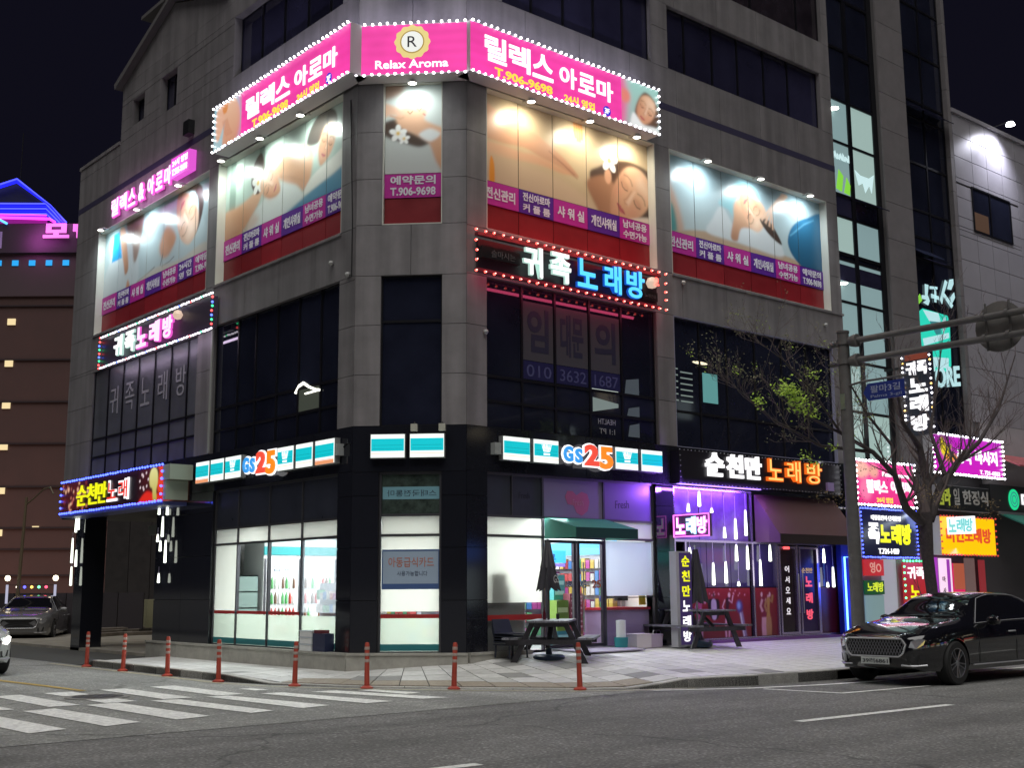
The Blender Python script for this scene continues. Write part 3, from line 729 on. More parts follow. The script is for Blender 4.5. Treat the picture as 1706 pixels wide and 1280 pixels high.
def face(p, x, y, r, ang, flip=1, tone=SK):
    """a resting face with closed eyes, tilted by ang"""
    A = p.W/p.H; ca, sa = math.cos(ang), math.sin(ang)
    def q(a, b): a *= flip; return (x+(a*ca-b*sa)*r/A, y+(a*sa+b*ca)*r)
    h = r*p.H
    p.shape([q(-.60, .55), q(-.2, .95), q(.35, .9), q(.63, .4), q(.60, -.15), q(.40, -.62), q(.14, -.95), q(-.08, -.98), q(-.36, -.68), q(-.58, -.2)], tone, .03, SK2, (sa, -ca))
    p.shape([q(-.62, .4), q(-.42, .3), q(-.40, -.3), q(-.2, -.8), q(-.36, -.7), q(-.6, -.2)], SKD, .07, a=.55)
    p.shape([q(-.1, .75), q(.3, .8), q(.4, .55), q(0, .5)], '#f6dcc4', .12, a=.6); p.shape([q(.04, .3), q(.10, .0), q(.12, -.2), q(.02, -.2), q(.0, .1)], '#f4d4ba', .04, a=.7)
    p.shape([q(-.46, -.1), q(-.25, -.05), q(-.3, -.36), q(-.46, -.36)], '#d98c74', .08, a=.4); p.shape([q(.24, -.1), q(.48, -.1), q(.43, -.36), q(.24, -.36)], '#d98c74', .08, a=.4)
    for sx in (-1, 1):
        p.shape([q(sx*.14, .14), q(sx*.3, .22), q(sx*.5, .14), q(sx*.46, .02), q(sx*.3, -.02), q(sx*.16, .04)], '#c0876a', .03, a=.55)
        p.line([q(sx*.16, .08), q(sx*.24, .03), q(sx*.36, .02), q(sx*.47, .09)], .026*h, '#3e261e', .01, .85)
        p.line([q(sx*.13, .34), q(sx*.28, .41), q(sx*.42, .40), q(sx*.54, .32)], .035*h, '#7a5542', .022, .7)
    p.line([q(-.06, .2), q(-.04, -.1), q(-.08, -.22), q(.0, -.27), q(.08, -.22)], .022*h, '#a86c52', .025, .7)
    p.shape([q(-.2, -.50), q(-.06, -.45), q(0, -.47), q(.06, -.45), q(.2, -.50), q(.08, -.58), q(0, -.60), q(-.08, -.58)], '#b8565c', .014, a=.9); p.line([q(-.18, -.51), q(0, -.52), q(.18, -.51)], .012*h, '#7a3038', .008, .8)
def flower(p, x, y, r):
    A = p.W/p.H
    for k in range(5):
        t = k*2*math.pi/5+.3; p.oval(x+math.cos(t)*r*.6/A, y+math.sin(t)*r*.6, r*.5/A, r*.33, '#fbfbf6', .012, t)
    p.oval(x, y, r*.22/A, r*.22, '#f0c75a', .02)
PR = {}
p = Print(4.82, 1.84, ('#b79c78', '#cdb793'))
p.shape([(-.05, .95), (.12, .8), (.28, .72), (.4, .6), (.48, .5), (.55, .36), (.52, .34), (.44, .4), (.34, .44), (.24, .5), (.1, .48), (-.05, .55)], SK, .03, SKD, (0, -1))
p.shape([(-.05, .42), (.1, .46), (.22, .44), (.3, .46), (.4, .42), (.5, .36), (.46, .33), (.36, .35), (.24, .34), (.1, .3), (-.05, .3)], '#dcae8c', .04, SK2, (1, 0))
for a in ((.38, .55, .545, .32), (.4, .5, .53, .36)): p.line([(a[0], a[1]), ((a[0]+a[2])/2, (a[1]+a[3])/2+.01), (a[2], a[3])], .02, '#8e5f47', .02, .7)
for k in range(4): p.line([(.53+.014*k, 1.02), (.535+.014*k, .86), (.54+.012*k, .76+.03*abs(k-1.5))], .055, '#d98f4e', .015)
p.shape([(-.05, .30), (.2, .32), (.45, .25), (.62, .1), (.7, -.05), (-.05, -.05)], '#c9ab8b', .08)
p.shape([(.62, .42), (.68, .55), (.78, .68), (.9, .72), (1.03, .6), (1.03, .1), (.85, -.05), (.74, -.05), (.68, .1)], '#4a352a', .03, '#2c1d18', (0, -1))
p.shape([(.60, .30), (.66, .42), (.74, .44), (.84, .2), (.84, -.05), (.7, -.06), (.66, .05)], '#b98563', .04, '#8f5f45', (-1, 0))
face(p, .87, .28, .44, -.72)
p.oval(.735, .46, .022, .09, '#d8a07e', .02)
flower(p, .745, .66, .14)
p.shape([(.02, .0), (.035, .0), (.038, .16), (.028, .22), (.02, .16)], '#8d3c36', .012); p.shape([(.05, .0), (.075, .0), (.075, .2), (.06, .3), (.05, .2)], '#e08a2e', .012)
p.shape([(.86, -.02), (.93, .06), (1.02, .08), (1.02, -.05)], '#e9d8c4', .03)
PR['R'] = p
p = Print(5.95, 1.84, ('#b4c2c4', '#93aeb8'))
p.shape([(-.03, .75), (.04, .6), (.09, .3), (.1, 0), (-.03, 0)], '#c9a58f', .08); p.shape([(.0, .3), (.05, .35), (.07, .0), (.0, -.03)], '#4b8e8b', .05)
p.shape([(.1, .05), (.25, .13), (.4, .1), (.6, .1), (.8, .08), (.95, -.05), (.1, -.05)], '#b79b80', .03)
p.shape([(.28, .32), (.34, .52), (.42, .3), (.52, .42), (.64, .45), (.72, .2), (.7, .06), (.45, .1), (.25, .12)], '#cfd5d8', .04)
p.shape([(.32, .55), (.38, .75), (.46, .95), (.56, .9), (.58, .7), (.48, .62), (.42, .42), (.38, .5)], '#8fc3cc', .03)
p.shape([(.42, .62), (.5, .78), (.6, .72), (.63, .5), (.56, .36), (.46, .3), (.43, .12), (.39, .14), (.41, .4)], SK, .03, SKD, (0, -1))
face(p, .525, .58, .30, -2.35)
p.shape([(.58, .5), (.64, .52), (.69, .38), (.72, .24), (.68, .26), (.62, .36)], HAIR, .02)
for k in range(4): p.line([(.74+.01*k, .95), (.66, .72-.02*k), (.59+.025*k, .5-.03*k)], .07, '#dcae8f', .02)
p.shape([(.9, .72), (.8, .55), (.76, .3), (.8, .1), (.9, -.05), (1.03, -.05), (1.03, .8)], '#2b6c93', .02, '#1f4d6e', (0, -1)); p.line([(.78, .4), (.88, .62), (.95, .72)], .03, '#5d9cc0', .02)
PR['RR'] = p
p = Print(5.31, 1.84, ('#a9bfb6', '#bcd0c6'))
p.shape([(.05, 1.05), (.09, 1.05), (.09, .35), (.04, .3)], '#7f968c', .02); p.shape([(.3, 1.05), (.34, 1.05), (.34, .55), (.3, .6)], '#7f968c', .02)
p.shape([(-.03, .35), (.12, .38), (.25, .45), (.34, .55), (.3, .3), (.2, .1), (.1, -.05), (-.03, -.05)], SK, .04, SKD, (0, -1))
p.shape([(.23, .6), (.25, .82), (.31, .92), (.34, .75), (.33, .55), (.3, .42), (.26, .46)], HAIR, .02); flower(p, .29, .56, .14)
WOMAN = (p, .395, .46, .27, 1.0)
p.shape([(.22, .12), (.35, .32), (.5, .42), (.6, .32), (.66, .1), (.6, -.02), (.25, -.05)], '#d7dedb', .04)
p.shape([(.42, .58), (.52, .72), (.64, .74), (.72, .62), (.72, .38), (.68, .16), (.6, .3), (.5, .42)], SK, .04, SK2, (0, -1))
p.shape([(.68, .72), (.72, .92), (.8, 1.02), (.88, .95), (.9, .78), (.82, .8), (.76, .66)], '#46403c', .025)
face(p, .825, .60, .25, -.5, 1, '#dcae8f')
p.shape([(.66, .12), (.72, .3), (.86, .4), (1.03, .5), (1.03, .2), (.85, .18)], '#e2e2da', .03)
p.shape([(.5, -.05), (.66, .1), (.85, .2), (1.03, .28), (1.03, -.05)], '#4f86a3', .04)
face(*WOMAN); p.shape([(.05, .38), (.2, .3), (.3, .1), (.2, .0), (.1, .15)], '#c98f6c', .1, a=.5); p.line([(.47, .5), (.56, .42), (.66, .3)], .05, '#b07a5c', .06, .5); PR['L'] = p
p = Print(6.65, 1.84, ('#b3c3c6', '#a3c0c4'))
p.shape([(.05, .5), (.1, .66), (.3, .62), (.33, -.05), (-.02, -.05)], '#c5d0d2', .05)
p.shape([(.09, .92), (.16, .92), (.18, .5), (.08, .5)], '#1f93cf', .02, smooth=False)
p.shape([(.15, .95), (.2, .92), (.23, .6), (.25, .3), (.22, .22), (.2, .4), (.17, .66)], SK, .03, SKD, (0, -1)); p.shape([(.23, .0), (.25, .12), (.27, .02), (.26, -.05), (.22, -.05)], SK2, .03)
p.shape([(.22, 1.05), (.37, 1.05), (.36, .62), (.33, .38), (.3, .36), (.28, .6), (.24, .75)], '#8d7467', .05)
p.shape([(.66, 1.02), (.72, 1.06), (.86, .98), (.9, .7), (.87, .4), (.83, .3), (.86, .6), (.82, .9)], HAIR, .025)
face(p, .76, .62, .44, -2.5, 1, '#d9b49a')
p.shape([(.54, .4), (.6, .62), (.68, .4), (.62, .2), (.56, .22)], SK2, .06)
p.line([(.34, .02), (.42, .06), (.5, .12)], .03, '#3a4248', .02); p.line([(.55, .1), (.57, .25)], .03, '#3a4248', .015); p.line([(.56, .08), (.63, .1), (.67, .14)], .02, '#3a4248', .015)
p.shape([(.36, -.02), (.5, .1), (.72, .06), (.9, .14), (1.02, .05), (1.02, -.06)], '#c4bfb2', .04)
PR['LL'] = p
p = Print(1.16, 1.8, ('#c3c6c2', '#cfdcd8'))
p.shape([(-.1, 1.1), (.35, 1.1), (.28, .9), (-.1, .84)], '#9a7f6e', .05)
p.shape([(-.1, .55), (.2, .62), (.4, .5), (.7, .42), (.8, .36), (.6, .3), (.3, .36), (.05, .42), (-.1, .5)], '#4a3c34', .03)
p.shape([(.2, .66), (.4, .76), (.62, .76), (.72, .7), (.7, .6), (.95, .52), (1.1, .5), (1.1, .0), (.9, .12), (.76, .34), (.5, .45), (.28, .52)], SK, .03, SK2, (0, -1))
p.line([(.4, .70), (.44, .67), (.48, .70)], .015, '#4a2c22', .008); p.line([(.56, .73), (.6, .70), (.63, .73)], .012, '#4a2c22', .008); p.line([(.66, .67), (.7, .65)], .02, '#b4525a', .008)
p.shape([(-.1, .8), (.1, .78), (.34, .7), (.3, .66), (.1, .66), (-.1, .62)], '#e2b79b', .03); p.line([(.1, .66), (.28, .62), (.34, .64)], .035, '#d3a283', .015)
flower(p, .24, .46, .09); flower(p, .34, .40, .06)
p.shape([(.6, .44), (.78, .36), (.95, .44), (.78, .5)], '#e8eceb', .03)
PR['C'] = p

# ------------------------------------------------------------------ poster windows of the third floor
M_mag = mat('magenta_caption', (.50, .022, .30), .4); M_pur = mat('purple_caption', (.105, .018, .28), .4)
M_cap = mat('white_caption', (.75, .72, .78), .4)
M_lamp = glow('downlight_lens', (1, .97, .85), 9., False)
M_bkt = mat('lamp_bracket', (.5, .5, .48), .4)
CAPS = ['전신관리', '전신아로마|커 플 룸', '샤 워 실', '개인샤워실', '남녀공용|수면가능', '예약문의|T.906-9698']
def poster_window(fr, u0, u1, cuts, d, caps, pr, lamps, lampcol, power, z0=8.45, z1=11.35):
    wdw = part_empty('poster_window', bld)
    g = MB(); t = .02
    fr.bx(g, u0, u0+t, z0, z1, d-.02, -.001); fr.bx(g, u1-t, u1, z0, z1, d-.02, -.001); fr.bx(g, u0+t, u1-t, z1-t, z1, d-.02, .001); fr.bx(g, u0+t, u1-t, z0, z0+t, d-.02, .001)
    g.build('reveal', M_cream, wdw)
    g = MB(); fr.bx(g, u0, u1, z0, z1, d-.06, d-.025); g.build('window_backing', M_black, wdw)
    xs = [u0+.02]+cuts+[u1-.02]
    for i in range(len(xs)-1):
        a, b = xs[i]+.009, xs[i+1]-.009
        print_panel(fr, a, b, 9.53, z1-.02, d, pr, u0, u1, M_print, wdw, Z0=9.5, Z1=11.35, pale=.9)
        fr.cube('caption_panel', a-.004, b+.004, 9.04, 9.515, d-.01, d+.012, (M_mag, M_pur)[i % 2], wdw)
        fr.cube('red_panel', a, b, z0+.02, 9.025, d-.012, d-.002, M_red, wdw)
        ls = caps[i].split('|'); w_ = (b-a)*.8; c_ = (a+b)/2
        if len(ls) == 1:
            text(fr, ls[0], c_-w_/2, c_+w_/2, 9.16, 9.40, d+.013, M_cap, wdw, .006, .03)
        else:
            text(fr, ls[0], c_-w_/2, c_+w_/2, 9.30, 9.48, d+.013, M_cap, wdw, .006, .03); text(fr, ls[1], c_-w_/2, c_+w_/2, 9.08, 9.25, d+.013, M_cap, wdw, .006, .03)
    for u in lamps:
        g = MB(); P0 = fr.P(u, z1-.03, -.05); P1 = fr.P(u, z1-.02, .12); P2 = fr.P(u, z1-.06, .2)
        g.tube([P0, P1, P2], .014, 6); g.lathe([(0, .06), (.05, .055), (.085, .0)], P2-Vector((0, 0, .05)), 14)
        lm = g.build('downlight', M_bkt, wdw)
        g = MB(); g.lathe([(0, -.012), (.05, -.01), (.08, .002), (.0, .004)], P2-Vector((0, 0, .052)), 14); g.build('lamp_lens', M_lamp, wdw)
        l = bpy.data.lights.new('poster_spot', 'SPOT'); l.energy = power; l.color = lampcol; l.spot_size = R(165); l.spot_blend = .9; l.shadow_soft_size = .10
        o = bpy.data.objects.new('poster_spot', l); COL.objects.link(o); o.parent = wdw
        o.location = fr.P(u, z1-.15, .27)-world_of(wdw); o.rotation_euler = (fr.N*-.6+Vector((0, 0, -1))).to_track_quat('-Z', 'Y').to_euler()
    return wdw
CW = (.92, 1., .93)
poster_window(RF, 2.0, 6.82, [2.99, 3.93, 4.90, 5.86], -.2, CAPS, PR['R'], [3.0, 4.64, 6.05], (1., .92, .74), 92)
poster_window(RF, 7.3, 13.25, [8.34, 9.33, 10.32, 11.28, 12.26], -.2, CAPS, PR['RR'], [8.4, 10.33, 12.3], (.86, .97, 1.), 96)
poster_window(LF, -7.35, -2.04, [-6.47, -5.57, -4.71, -3.83, -2.94], -.2, CAPS, PR['L'], [-6.85, -5.05, -3.36], (.90, 1., .92), 92)
poster_window(LF, -14.45, -7.8, [-13.45, -12.55, -11.64, -10.66, -9.74, -8.88], -.2, CAPS[:5]+['24시간|영 업', CAPS[5]], PR['LL'], [-13.8, -11.47, -9.05], (.84, .98, 1.), 98)
poster_window(CF, .5, 1.66, [], -.1, [CAPS[5]], PR['C'], [1.1], (.94, 1., .98), 46, 8.48, 11.35)

# ------------------------------------------------------------------ pink light-box signs
def pinkmat():
    m = bpy.data.materials.new('pink_lightbox'); m.use_nodes = True; N = m.node_tree.nodes; L = m.node_tree.links
    geo = N.new('ShaderNodeNewGeometry'); sp = N.new('ShaderNodeSeparateXYZ'); L.new(geo.outputs['Position'], sp.inputs[0])
    mt = N.new('ShaderNodeMath'); mt.operation = 'MULTIPLY'; mt.inputs[1].default_value = 32; L.new(sp.outputs['Z'], mt.inputs[0])
    sn = N.new('ShaderNodeMath'); sn.operation = 'SINE'; L.new(mt.outputs[0], sn.inputs[0])
    nz = N.new('ShaderNodeTexNoise'); nz.inputs['Scale'].default_value = 1.6; L.new(geo.outputs['Position'], nz.inputs['Vector'])
    ad = N.new('ShaderNodeMath'); ad.operation = 'MULTIPLY_ADD'; ad.inputs[1].default_value = .08; L.new(sn.outputs[0], ad.inputs[0]); L.new(nz.outputs['Fac'], ad.inputs[2])
    mr = N.new('ShaderNodeMapRange'); mr.inputs['From Min'].default_value = .2; mr.inputs['From Max'].default_value = .8; mr.inputs['To Min'].default_value = .8; mr.inputs['To Max'].default_value = 1.15; L.new(ad.outputs[0], mr.inputs[0])
    b = N['Principled BSDF']; b.inputs['Base Color'].default_value = (.2, .01, .08, 1); b.inputs['Emission Color'].default_value = (*lin('#f040a4'), 1); L.new(mr.outputs[0], b.inputs['Emission Strength'])
    return m
M_pink = pinkmat()
M_wl = glow('white_lit_letter', (1, .98, 1), 1.25, False)
M_yl = glow('yellow_lit_letter', lin('#ffd84a'), 1.1, False)
M_ol = glow('orange_lit_letter', lin('#ff9a2a'), 1.3, False)
M_bl = glow('blue_lit_disc', lin('#3c3ad0'), .9, False)
M_bulb = glow('white_bulb', (.93, .93, 1), 7., False)
M_redb = glow('red_bulb', (1, .08, .06), 4.5, False)
M_redc = glow('red_bulb_core', (1, .35, .3), 5., False)
M_blub = glow('blue_bulb', (.06, .10, 1), 5., False)
M_box = mat('sign_box_side', (.5, .48, .5), .5)
M_bulb_dim = glow('white_bulb_dim', (.80, .82, 1), 3.2, False); M_bulb_hot = glow('white_bulb_hot', (1, .97, .98), 10., False); M_red_dim = glow('red_bulb_dim', (.8, .05, .05), 2., False)
BJ = random.Random(9)
def vary(m):
    q = BJ.random()
    if m is M_bulb: return M_bulb_dim if q < .12 else M_bulb_hot if q > .8 else m
    if m is M_redb: return M_red_dim if q < .1 else m
    return m
def border(fr, u0, u1, z0, z1, d, step, m, r, parent, sides='tblr', jitter=0):
    def row(a, b, f):
        n = max(1, round(abs(b-a)/step))
        for i in range(n+1): bulb(f(a+(b-a)*i/n)+Vector((BJ.uniform(-.008, .008), BJ.uniform(-.008, .008), BJ.uniform(-.008, .008))), m(i) if callable(m) else vary(m), r, parent)
    if 't' in sides: row(u0, u1, lambda x: fr.P(x, z1, d))
    if 'b' in sides: row(u0, u1, lambda x: fr.P(x, z0, d))
    if 'l' in sides: row(z0+step, z1-step, lambda z: fr.P(u0, z, d))
    if 'r' in sides: row(z0+step, z1-step, lambda z: fr.P(u1, z, d))
pr = Print(1.2, 1.05, ('#a3b8b4', '#9fd0c6'))
pr.shape([(.35, .4), (.6, .85), (.9, .7), (1.0, .3), (.8, .0), (.4, .0)], '#5e4638', .03); face(pr, .62, .42, .40, -.5); pr.shape([(.2, .0), (.3, .3), (.55, .1), (.9, .1), (1.1, -.1), (.2, -.1)], '#eef0ee', .03)
pr.shape([(-.2, 1.1), (.05, 1.1), (.12, .5), (.02, -.1), (-.2, -.1)], '#ee5aa0', .12); pr.oval(.08, .62, .14, .16, '#e8887a', .05)
PR['signR'] = pr
pr = Print(1.3, 1.05, ('#a9c6cc', '#9bc4d2'))
pr.shape([(.1, .9), (.35, .98), (.45, .7), (.35, .45), (.2, .2), (.1, .3)], '#e3b195', .03); pr.shape([(.45, .95), (.75, 1.0), (.95, .6), (.9, .1), (.6, -.05), (.35, .05), (.4, .5)], '#e8bb9c', .03, '#cf9376', (0, -1)); pr.shape([(.3, 1.0), (.5, 1.02), (.48, .8), (.36, .78)], '#d98a4a', .02)
for k in range(4): pr.line([(.34+.05*k, .6), (.4+.06*k, .35), (.5+.06*k, .2)], .03, '#c9896c', .02)
pr.shape([(.9, 1.1), (1.2, 1.1), (1.2, -.1), (.9, -.1), (1.0, .5)], '#ee5aa0', .12)
PR['signL'] = pr
Z0, Z1 = 11.30, 12.33
for nm, fr, u0, u1, lab in (('R', RF, 1.2, 6.46, 'long pink lit sign on the right facade with a sleeping face at its right end'),
                            ('C', CF, .03, 2.20, 'square pink lit sign on the cut corner with gold scalloped badge and white Latin lettering'),
                            ('L', LF, -6.66, -1.04, 'long pink lit sign on the left facade with hands photo at its left end')):
    t = empty('lightbox_sign', tuple(fr.P((u0+u1)/2, Z0, .3)), label=lab, cat='sign', group='pink massage signs under the fourth floor')
    g = MB(); fr.bx(g, u0, u1, Z0, Z1, .10, .49); g.build('sign_box', M_box, t)
    ua, ub = u0, u1
    if nm == 'R':
        ub = 5.3; print_panel(fr, ub, u1-.02, Z0+.02, Z1-.02, .5, PR['signR'], ub, u1, M_lit, t, 'sign_picture', .03)
    if nm == 'L':
        ua = -5.35; print_panel(fr, u0+.02, ua, Z0+.02, Z1-.02, .5, PR['signL'], u0, ua, M_lit, t, 'sign_picture', .03)
    fr.cube('sign_face', ua+.01, ub-.01, Z0+.02, Z1-.02, .491, .502, M_pink, t)
    border(fr, u0+.04, u1-.04, Z0, Z1, .53, .152, M_bulb, .029, t, {'R': 'tbr', 'C': 'tb', 'L': 'tbl'}[nm])
    if nm == 'R':
        letters(fr, '릴렉스', 1.55, 3.32, 11.62, 12.15, .503, M_wl, t, .02, .022); letters(fr, '아로마', 3.5, 5.02, 11.64, 12.08, .503, M_wl, t, .02, .022)
        text(fr, 'T.906-9698', 1.8, 3.3, 11.36, 11.54, .503, M_yl, t, .01, .03); text(fr, '24시 영업', 3.62, 4.48, 11.33, 11.50, .503, M_yl, t, .01, .03)
        x = 4.84
    if nm == 'L':
        letters(fr, '릴렉스', -5.12, -3.27, 11.60, 12.07, .503, M_wl, t, .02, .022); letters(fr, '아로마', -3.08, -1.48, 11.60, 12.02, .503, M_wl, t, .02, .022)
        text(fr, 'T.906-9698', -4.84, -3.34, 11.33, 11.52, .503, M_yl, t, .01, .03); text(fr, '24시 영업', -2.98, -2.14, 11.33, 11.50, .503, M_yl, t, .01, .03)
        x = -1.78
    if nm in 'RL':
        g = MB(); fr.poly(g, [(x+.11*math.cos(a), 11.43+.11*math.sin(a)) for a in [k*math.pi/8 for k in range(16)]], .503, .51); g.build('floor_disc', M_bl, t)
        text(fr, '3F', x-.07, x+.07, 11.37, 11.49, .511, M_wl, t, .004, .03)
    else:
        x, z = 1.145, 11.945; ring = []
        for k in range(72):
            a = k*2*math.pi/72; r_ = .335*(1+.045*math.cos(12*a)); ring.append((x+r_*math.cos(a), z+r_*math.sin(a)))
        g = MB(); fr.poly(g, ring, .503, .52); g.build('badge', glow('gold_badge', lin('#e9d589'), .9, False), t)
        g = MB(); fr.poly(g, [(x+.235*math.cos(k*.2618), z+.235*math.sin(k*.2618)) for k in range(24)], .521, .524); g.build('badge_ring', glow('gold_ring', lin('#b89a50'), .8, False), t)
        g = MB(); fr.poly(g, [(x+.21*math.cos(k*.2618), z+.21*math.sin(k*.2618)) for k in range(24)], .525, .528); g.build('badge_disc', glow('badge_white', lin('#f1f4ee'), .9, False), t)
        text(fr, 'R', x-.09, x+.09, z-.11, z+.11, .529, mat('badge_letter', (.03, .03, .05), .5), t, .004, .0)
        text(fr, 'Relax Aroma', .43, 1.84, 11.42, 11.59, .503, M_wl, t, .01, .02)
    # the ring of bulbs and lit face throw light on the wall above and the window head below
    c_ = (u0+u1)/2
    area_lamp('sign_spill', fr.P(c_, Z1+.06, .45), fr.N*-.5+Vector((0, 0, .8)), u1-u0, .05, (u1-u0)*3.4, (.72, .68, 1.), t, xdir=fr.U)

# pink neon letters on the far left bay
t = empty('neon_letter_sign', tuple(LF.P(-11, 11.5, .1)), label='pink glowing neon letters with small pink box above the far left poster window', cat='sign')
M_npk = glow('pink_neon_letter', lin('#ffd2f6'), 1.3, False); M_npb = glow('pink_neon_edge', lin('#f05ad0'), .9, False)
for s_, a, b in (('릴렉스', -13.4, -11.75), ('&', -11.65, -11.2), ('아로마', -11.1, -9.62)):
    n = len(s_); w_ = (b-a)/n
    for i, ch in enumerate(s_):
        text(LF, ch, a+i*w_+.0, a+(i+1)*w_-.06, 11.49, 12.02, .04, M_npb, t, .05, .05); text(LF, ch, a+i*w_+.03, a+(i+1)*w_-.09, 11.52, 11.99, .092, M_npk, t, .02, .02)
g = MB(); LF.bx(g, -9.5, -8.5, 11.52, 12.03, .02, .2); g.build('sign_box', glow('pink_small_box', lin('#e85ad8'), .9, False), t)
text(LF, '24시 영업', -9.42, -8.6, 11.8, 11.97, .201, M_wl, t, .01, .02); text(LF, 'T.906-9698', -9.42, -8.6, 11.57, 11.74, .201, M_wl, t, .01, .02)
area_lamp('neon_spill', LF.P(-11.2, 11.7, .35), -LF.N, 4.5, .5, 22, (1, .45, .9), t, xdir=LF.U)

# karaoke sign with red bulbs, right facade
t = empty('karaoke_sign', tuple(RF.P(4.1, 7.6, .2)), label='karaoke sign framed in red bulbs with white and cyan letters above the second floor windows', cat='sign')
g = MB(); RF.bx(g, 1.62, 6.7, 7.52, 7.58, .1, .2); RF.bx(g, 1.62, 6.7, 8.22, 8.28, .1, .2)
g.build('frame_rail', mat('maroon_rail', (.12, .02, .03), .5), t)
g = MB(); RF.bx(g, 1.70, 6.66, 7.62, 8.18, .05, .10); g.build('backing_board', mat('dark_board', (.02, .014, .022), .4), t)
g = MB(); RF.bx(g, 1.72, 2.68, 7.80, 8.03, .10, .2); g.build('name_box', M_black, t); text(RF, '술마시는', 1.95, 2.55, 7.84, 7.98, .201, mat('dim_letter', (.12, .12, .12), .6), t, .006, .0)
M_cy = glow('cyan_lit_letter', lin('#5ad2ff'), 1.2, False); M_cyb = glow('blue_letter_edge', lin('#1458c8'), .8, False); M_wlb = glow('cool_letter_edge', lin('#bfe6da'), .8, False)
for i, (ch, a, b) in enumerate((('귀', 2.72, 3.22), ('족', 3.42, 3.98), ('노', 4.15, 4.72), ('래', 4.92, 5.42), ('방', 5.56, 6.12))):
    text(RF, ch, a, b, 7.60, 8.22, .2, M_wlb if i < 2 else M_cyb, t, .05, .035, 'letter'); text(RF, ch, a+.012, b-.012, 7.615, 8.205, .252, M_wl if i < 2 else M_cy, t, .02, .018, 'letter')
g = MB(); g.lathe([(0, -.13), (.09, -.1), (.13, 0), (.09, .1), (0, .13)], RF.P(6.32, 8.02, .28), 14); g.build('ball', glow('warm_ball', lin('#e8c8b0'), .8, False), t); text(RF, '2', 6.26, 6.38, 7.93, 8.11, .42, M_redb, t, .01, .04)
g = MB(); RF.bx(g, 6.15, 6.6, 7.66, 7.86, .10, .18); g.build('small_box', M_black, t); text(RF, '노래연습', 6.2, 6.55, 7.72, 7.80, .181, mat('dim_letter', (.12, .12, .12), .6), t, .006, .0)
border(RF, 1.55, 6.8, 7.5, 8.30, .24, .215, M_redb, .027, t)
border(RF, 1.55, 6.8, 7.5, 8.30, .27, .215, M_redc, .014, t)
area_lamp('red_spill', RF.P(4.2, 8.3, .45), (0, .9, .35), 5, .06, 9, (1, .1, .1), t, xdir=RF.U); area_lamp('red_spill', RF.P(4.2, 7.46, .4), (0, .9, -.35), 5, .06, 7, (1, .1, .25), t, xdir=RF.U)

# karaoke sign of the left facade with a multicoloured rope light
t = empty('karaoke_sign', tuple(LF.P(-10.3, 7.6, .2)), label='karaoke sign of the left facade framed by white rope light with coloured ends', cat='sign')
g = MB(); LF.bx(g, -13.42, -7.05, 7.42, 8.14, .05, .15); g.build('backing_board', mat('violet_board', (.06, .045, .075), .4), t)
for i, (ch, a, b) in enumerate((('귀', -12.35, -11.85), ('족', -11.65, -11.1), ('노', -10.95, -10.4), ('래', -10.2, -9.65), ('방', -9.45, -8.95))):
    text(LF, ch, a-.02, b+.02, 7.50, 8.06, .2, M_wlb if i < 2 else M_npb, t, .05, .035, 'letter'); text(LF, ch, a, b, 7.52, 8.04, .252, M_wl if i < 2 else M_npk, t, .02, .03, 'letter')
g = MB(); g.lathe([(0, -.12), (.08, -.09), (.12, 0), (.08, .09), (0, .12)], LF.P(-8.65, 7.97, .26), 14); g.build('ball', glow('warm_ball', lin('#e8c8b0'), .8, False), t)
RGBm = [glow('rope_red', (1, .08, .08), 3, False), glow('rope_green', (.05, .8, .3), 2.5, False), glow('rope_blue', (.08, .15, 1), 3.5, False), glow('rope_white', (.95, .88, 1), 3, False)]
border(LF, -13.46, -7.03, 7.38, 8.20, .2, .085, lambda i: RGBm[3] if i % 7 else RGBm[i % 3], .026, t, 'tb')
border(LF, -13.46, -7.03, 7.38, 8.20, .2, .1, lambda i: RGBm[i % 3], .032, t, 'lr')
area_lamp('rope_spill', LF.P(-10.2, 7.3, .35), (.8, 0, -.6), 6, .06, 8, (.9, .7, 1), t, xdir=LF.U)

# banner sign over the gateway with blue bulbs
t = empty('banner_sign', tuple(LF.P(-11.4, 3.6, .3)), label='banner sign over the gateway with yellow and red-edged white letters and rows of blue bulbs', cat='sign')
pr = Print(6.15, .8, ('#3a1218', '#4a1a20'))
pr.shape([(.26, -.1), (.26, 1.1), (.8, 1.1), (.8, -.1)], '#0a0a14', .25, smooth=False)
rs = np.random.RandomState(5)
for k in range(60): x_ = rs.uniform(0, .3); pr.oval(x_, rs.uniform(.05, .95), rs.uniform(.003, .012), rs.uniform(.03, .09), ['#c06a5a', '#7a2a2a', '#e8b090', '#5a1a1a'][k % 4], .02)
pr.shape([(.8, -.1), (.86, .3), (.95, .2), (1.05, .3), (1.05, -.1)], '#e02a20', .03); pr.shape([(.93, 1.1), (.97, .9), (.96, .3), (1.05, .2), (1.05, 1.1)], '#e6452a', .03)
pr.shape([(.885, .72), (.90, .95), (.93, 1.0), (.955, .85), (.96, .55), (.95, .3), (.955, .02), (.925, .02), (.915, .35), (.895, .45)], '#e8e29a', .02, '#b9a84a', (0, -1))
for k in range(10): pr.oval(.80+.09*rs.rand(), .3+.65*rs.rand(), .005, .04, '#f2d8e0', .01)
print_panel(LF, -14.5, -8.35, 3.62, 4.38, .6, pr, -14.5, -8.35, M_lit, t, 'sign_picture', .025, thick=.3)
M_ybl = glow('yellow_letter', lin('#f2f21a'), 1.0, False); M_rl = glow('red_letter', lin('#e8382a'), 1.0, False)
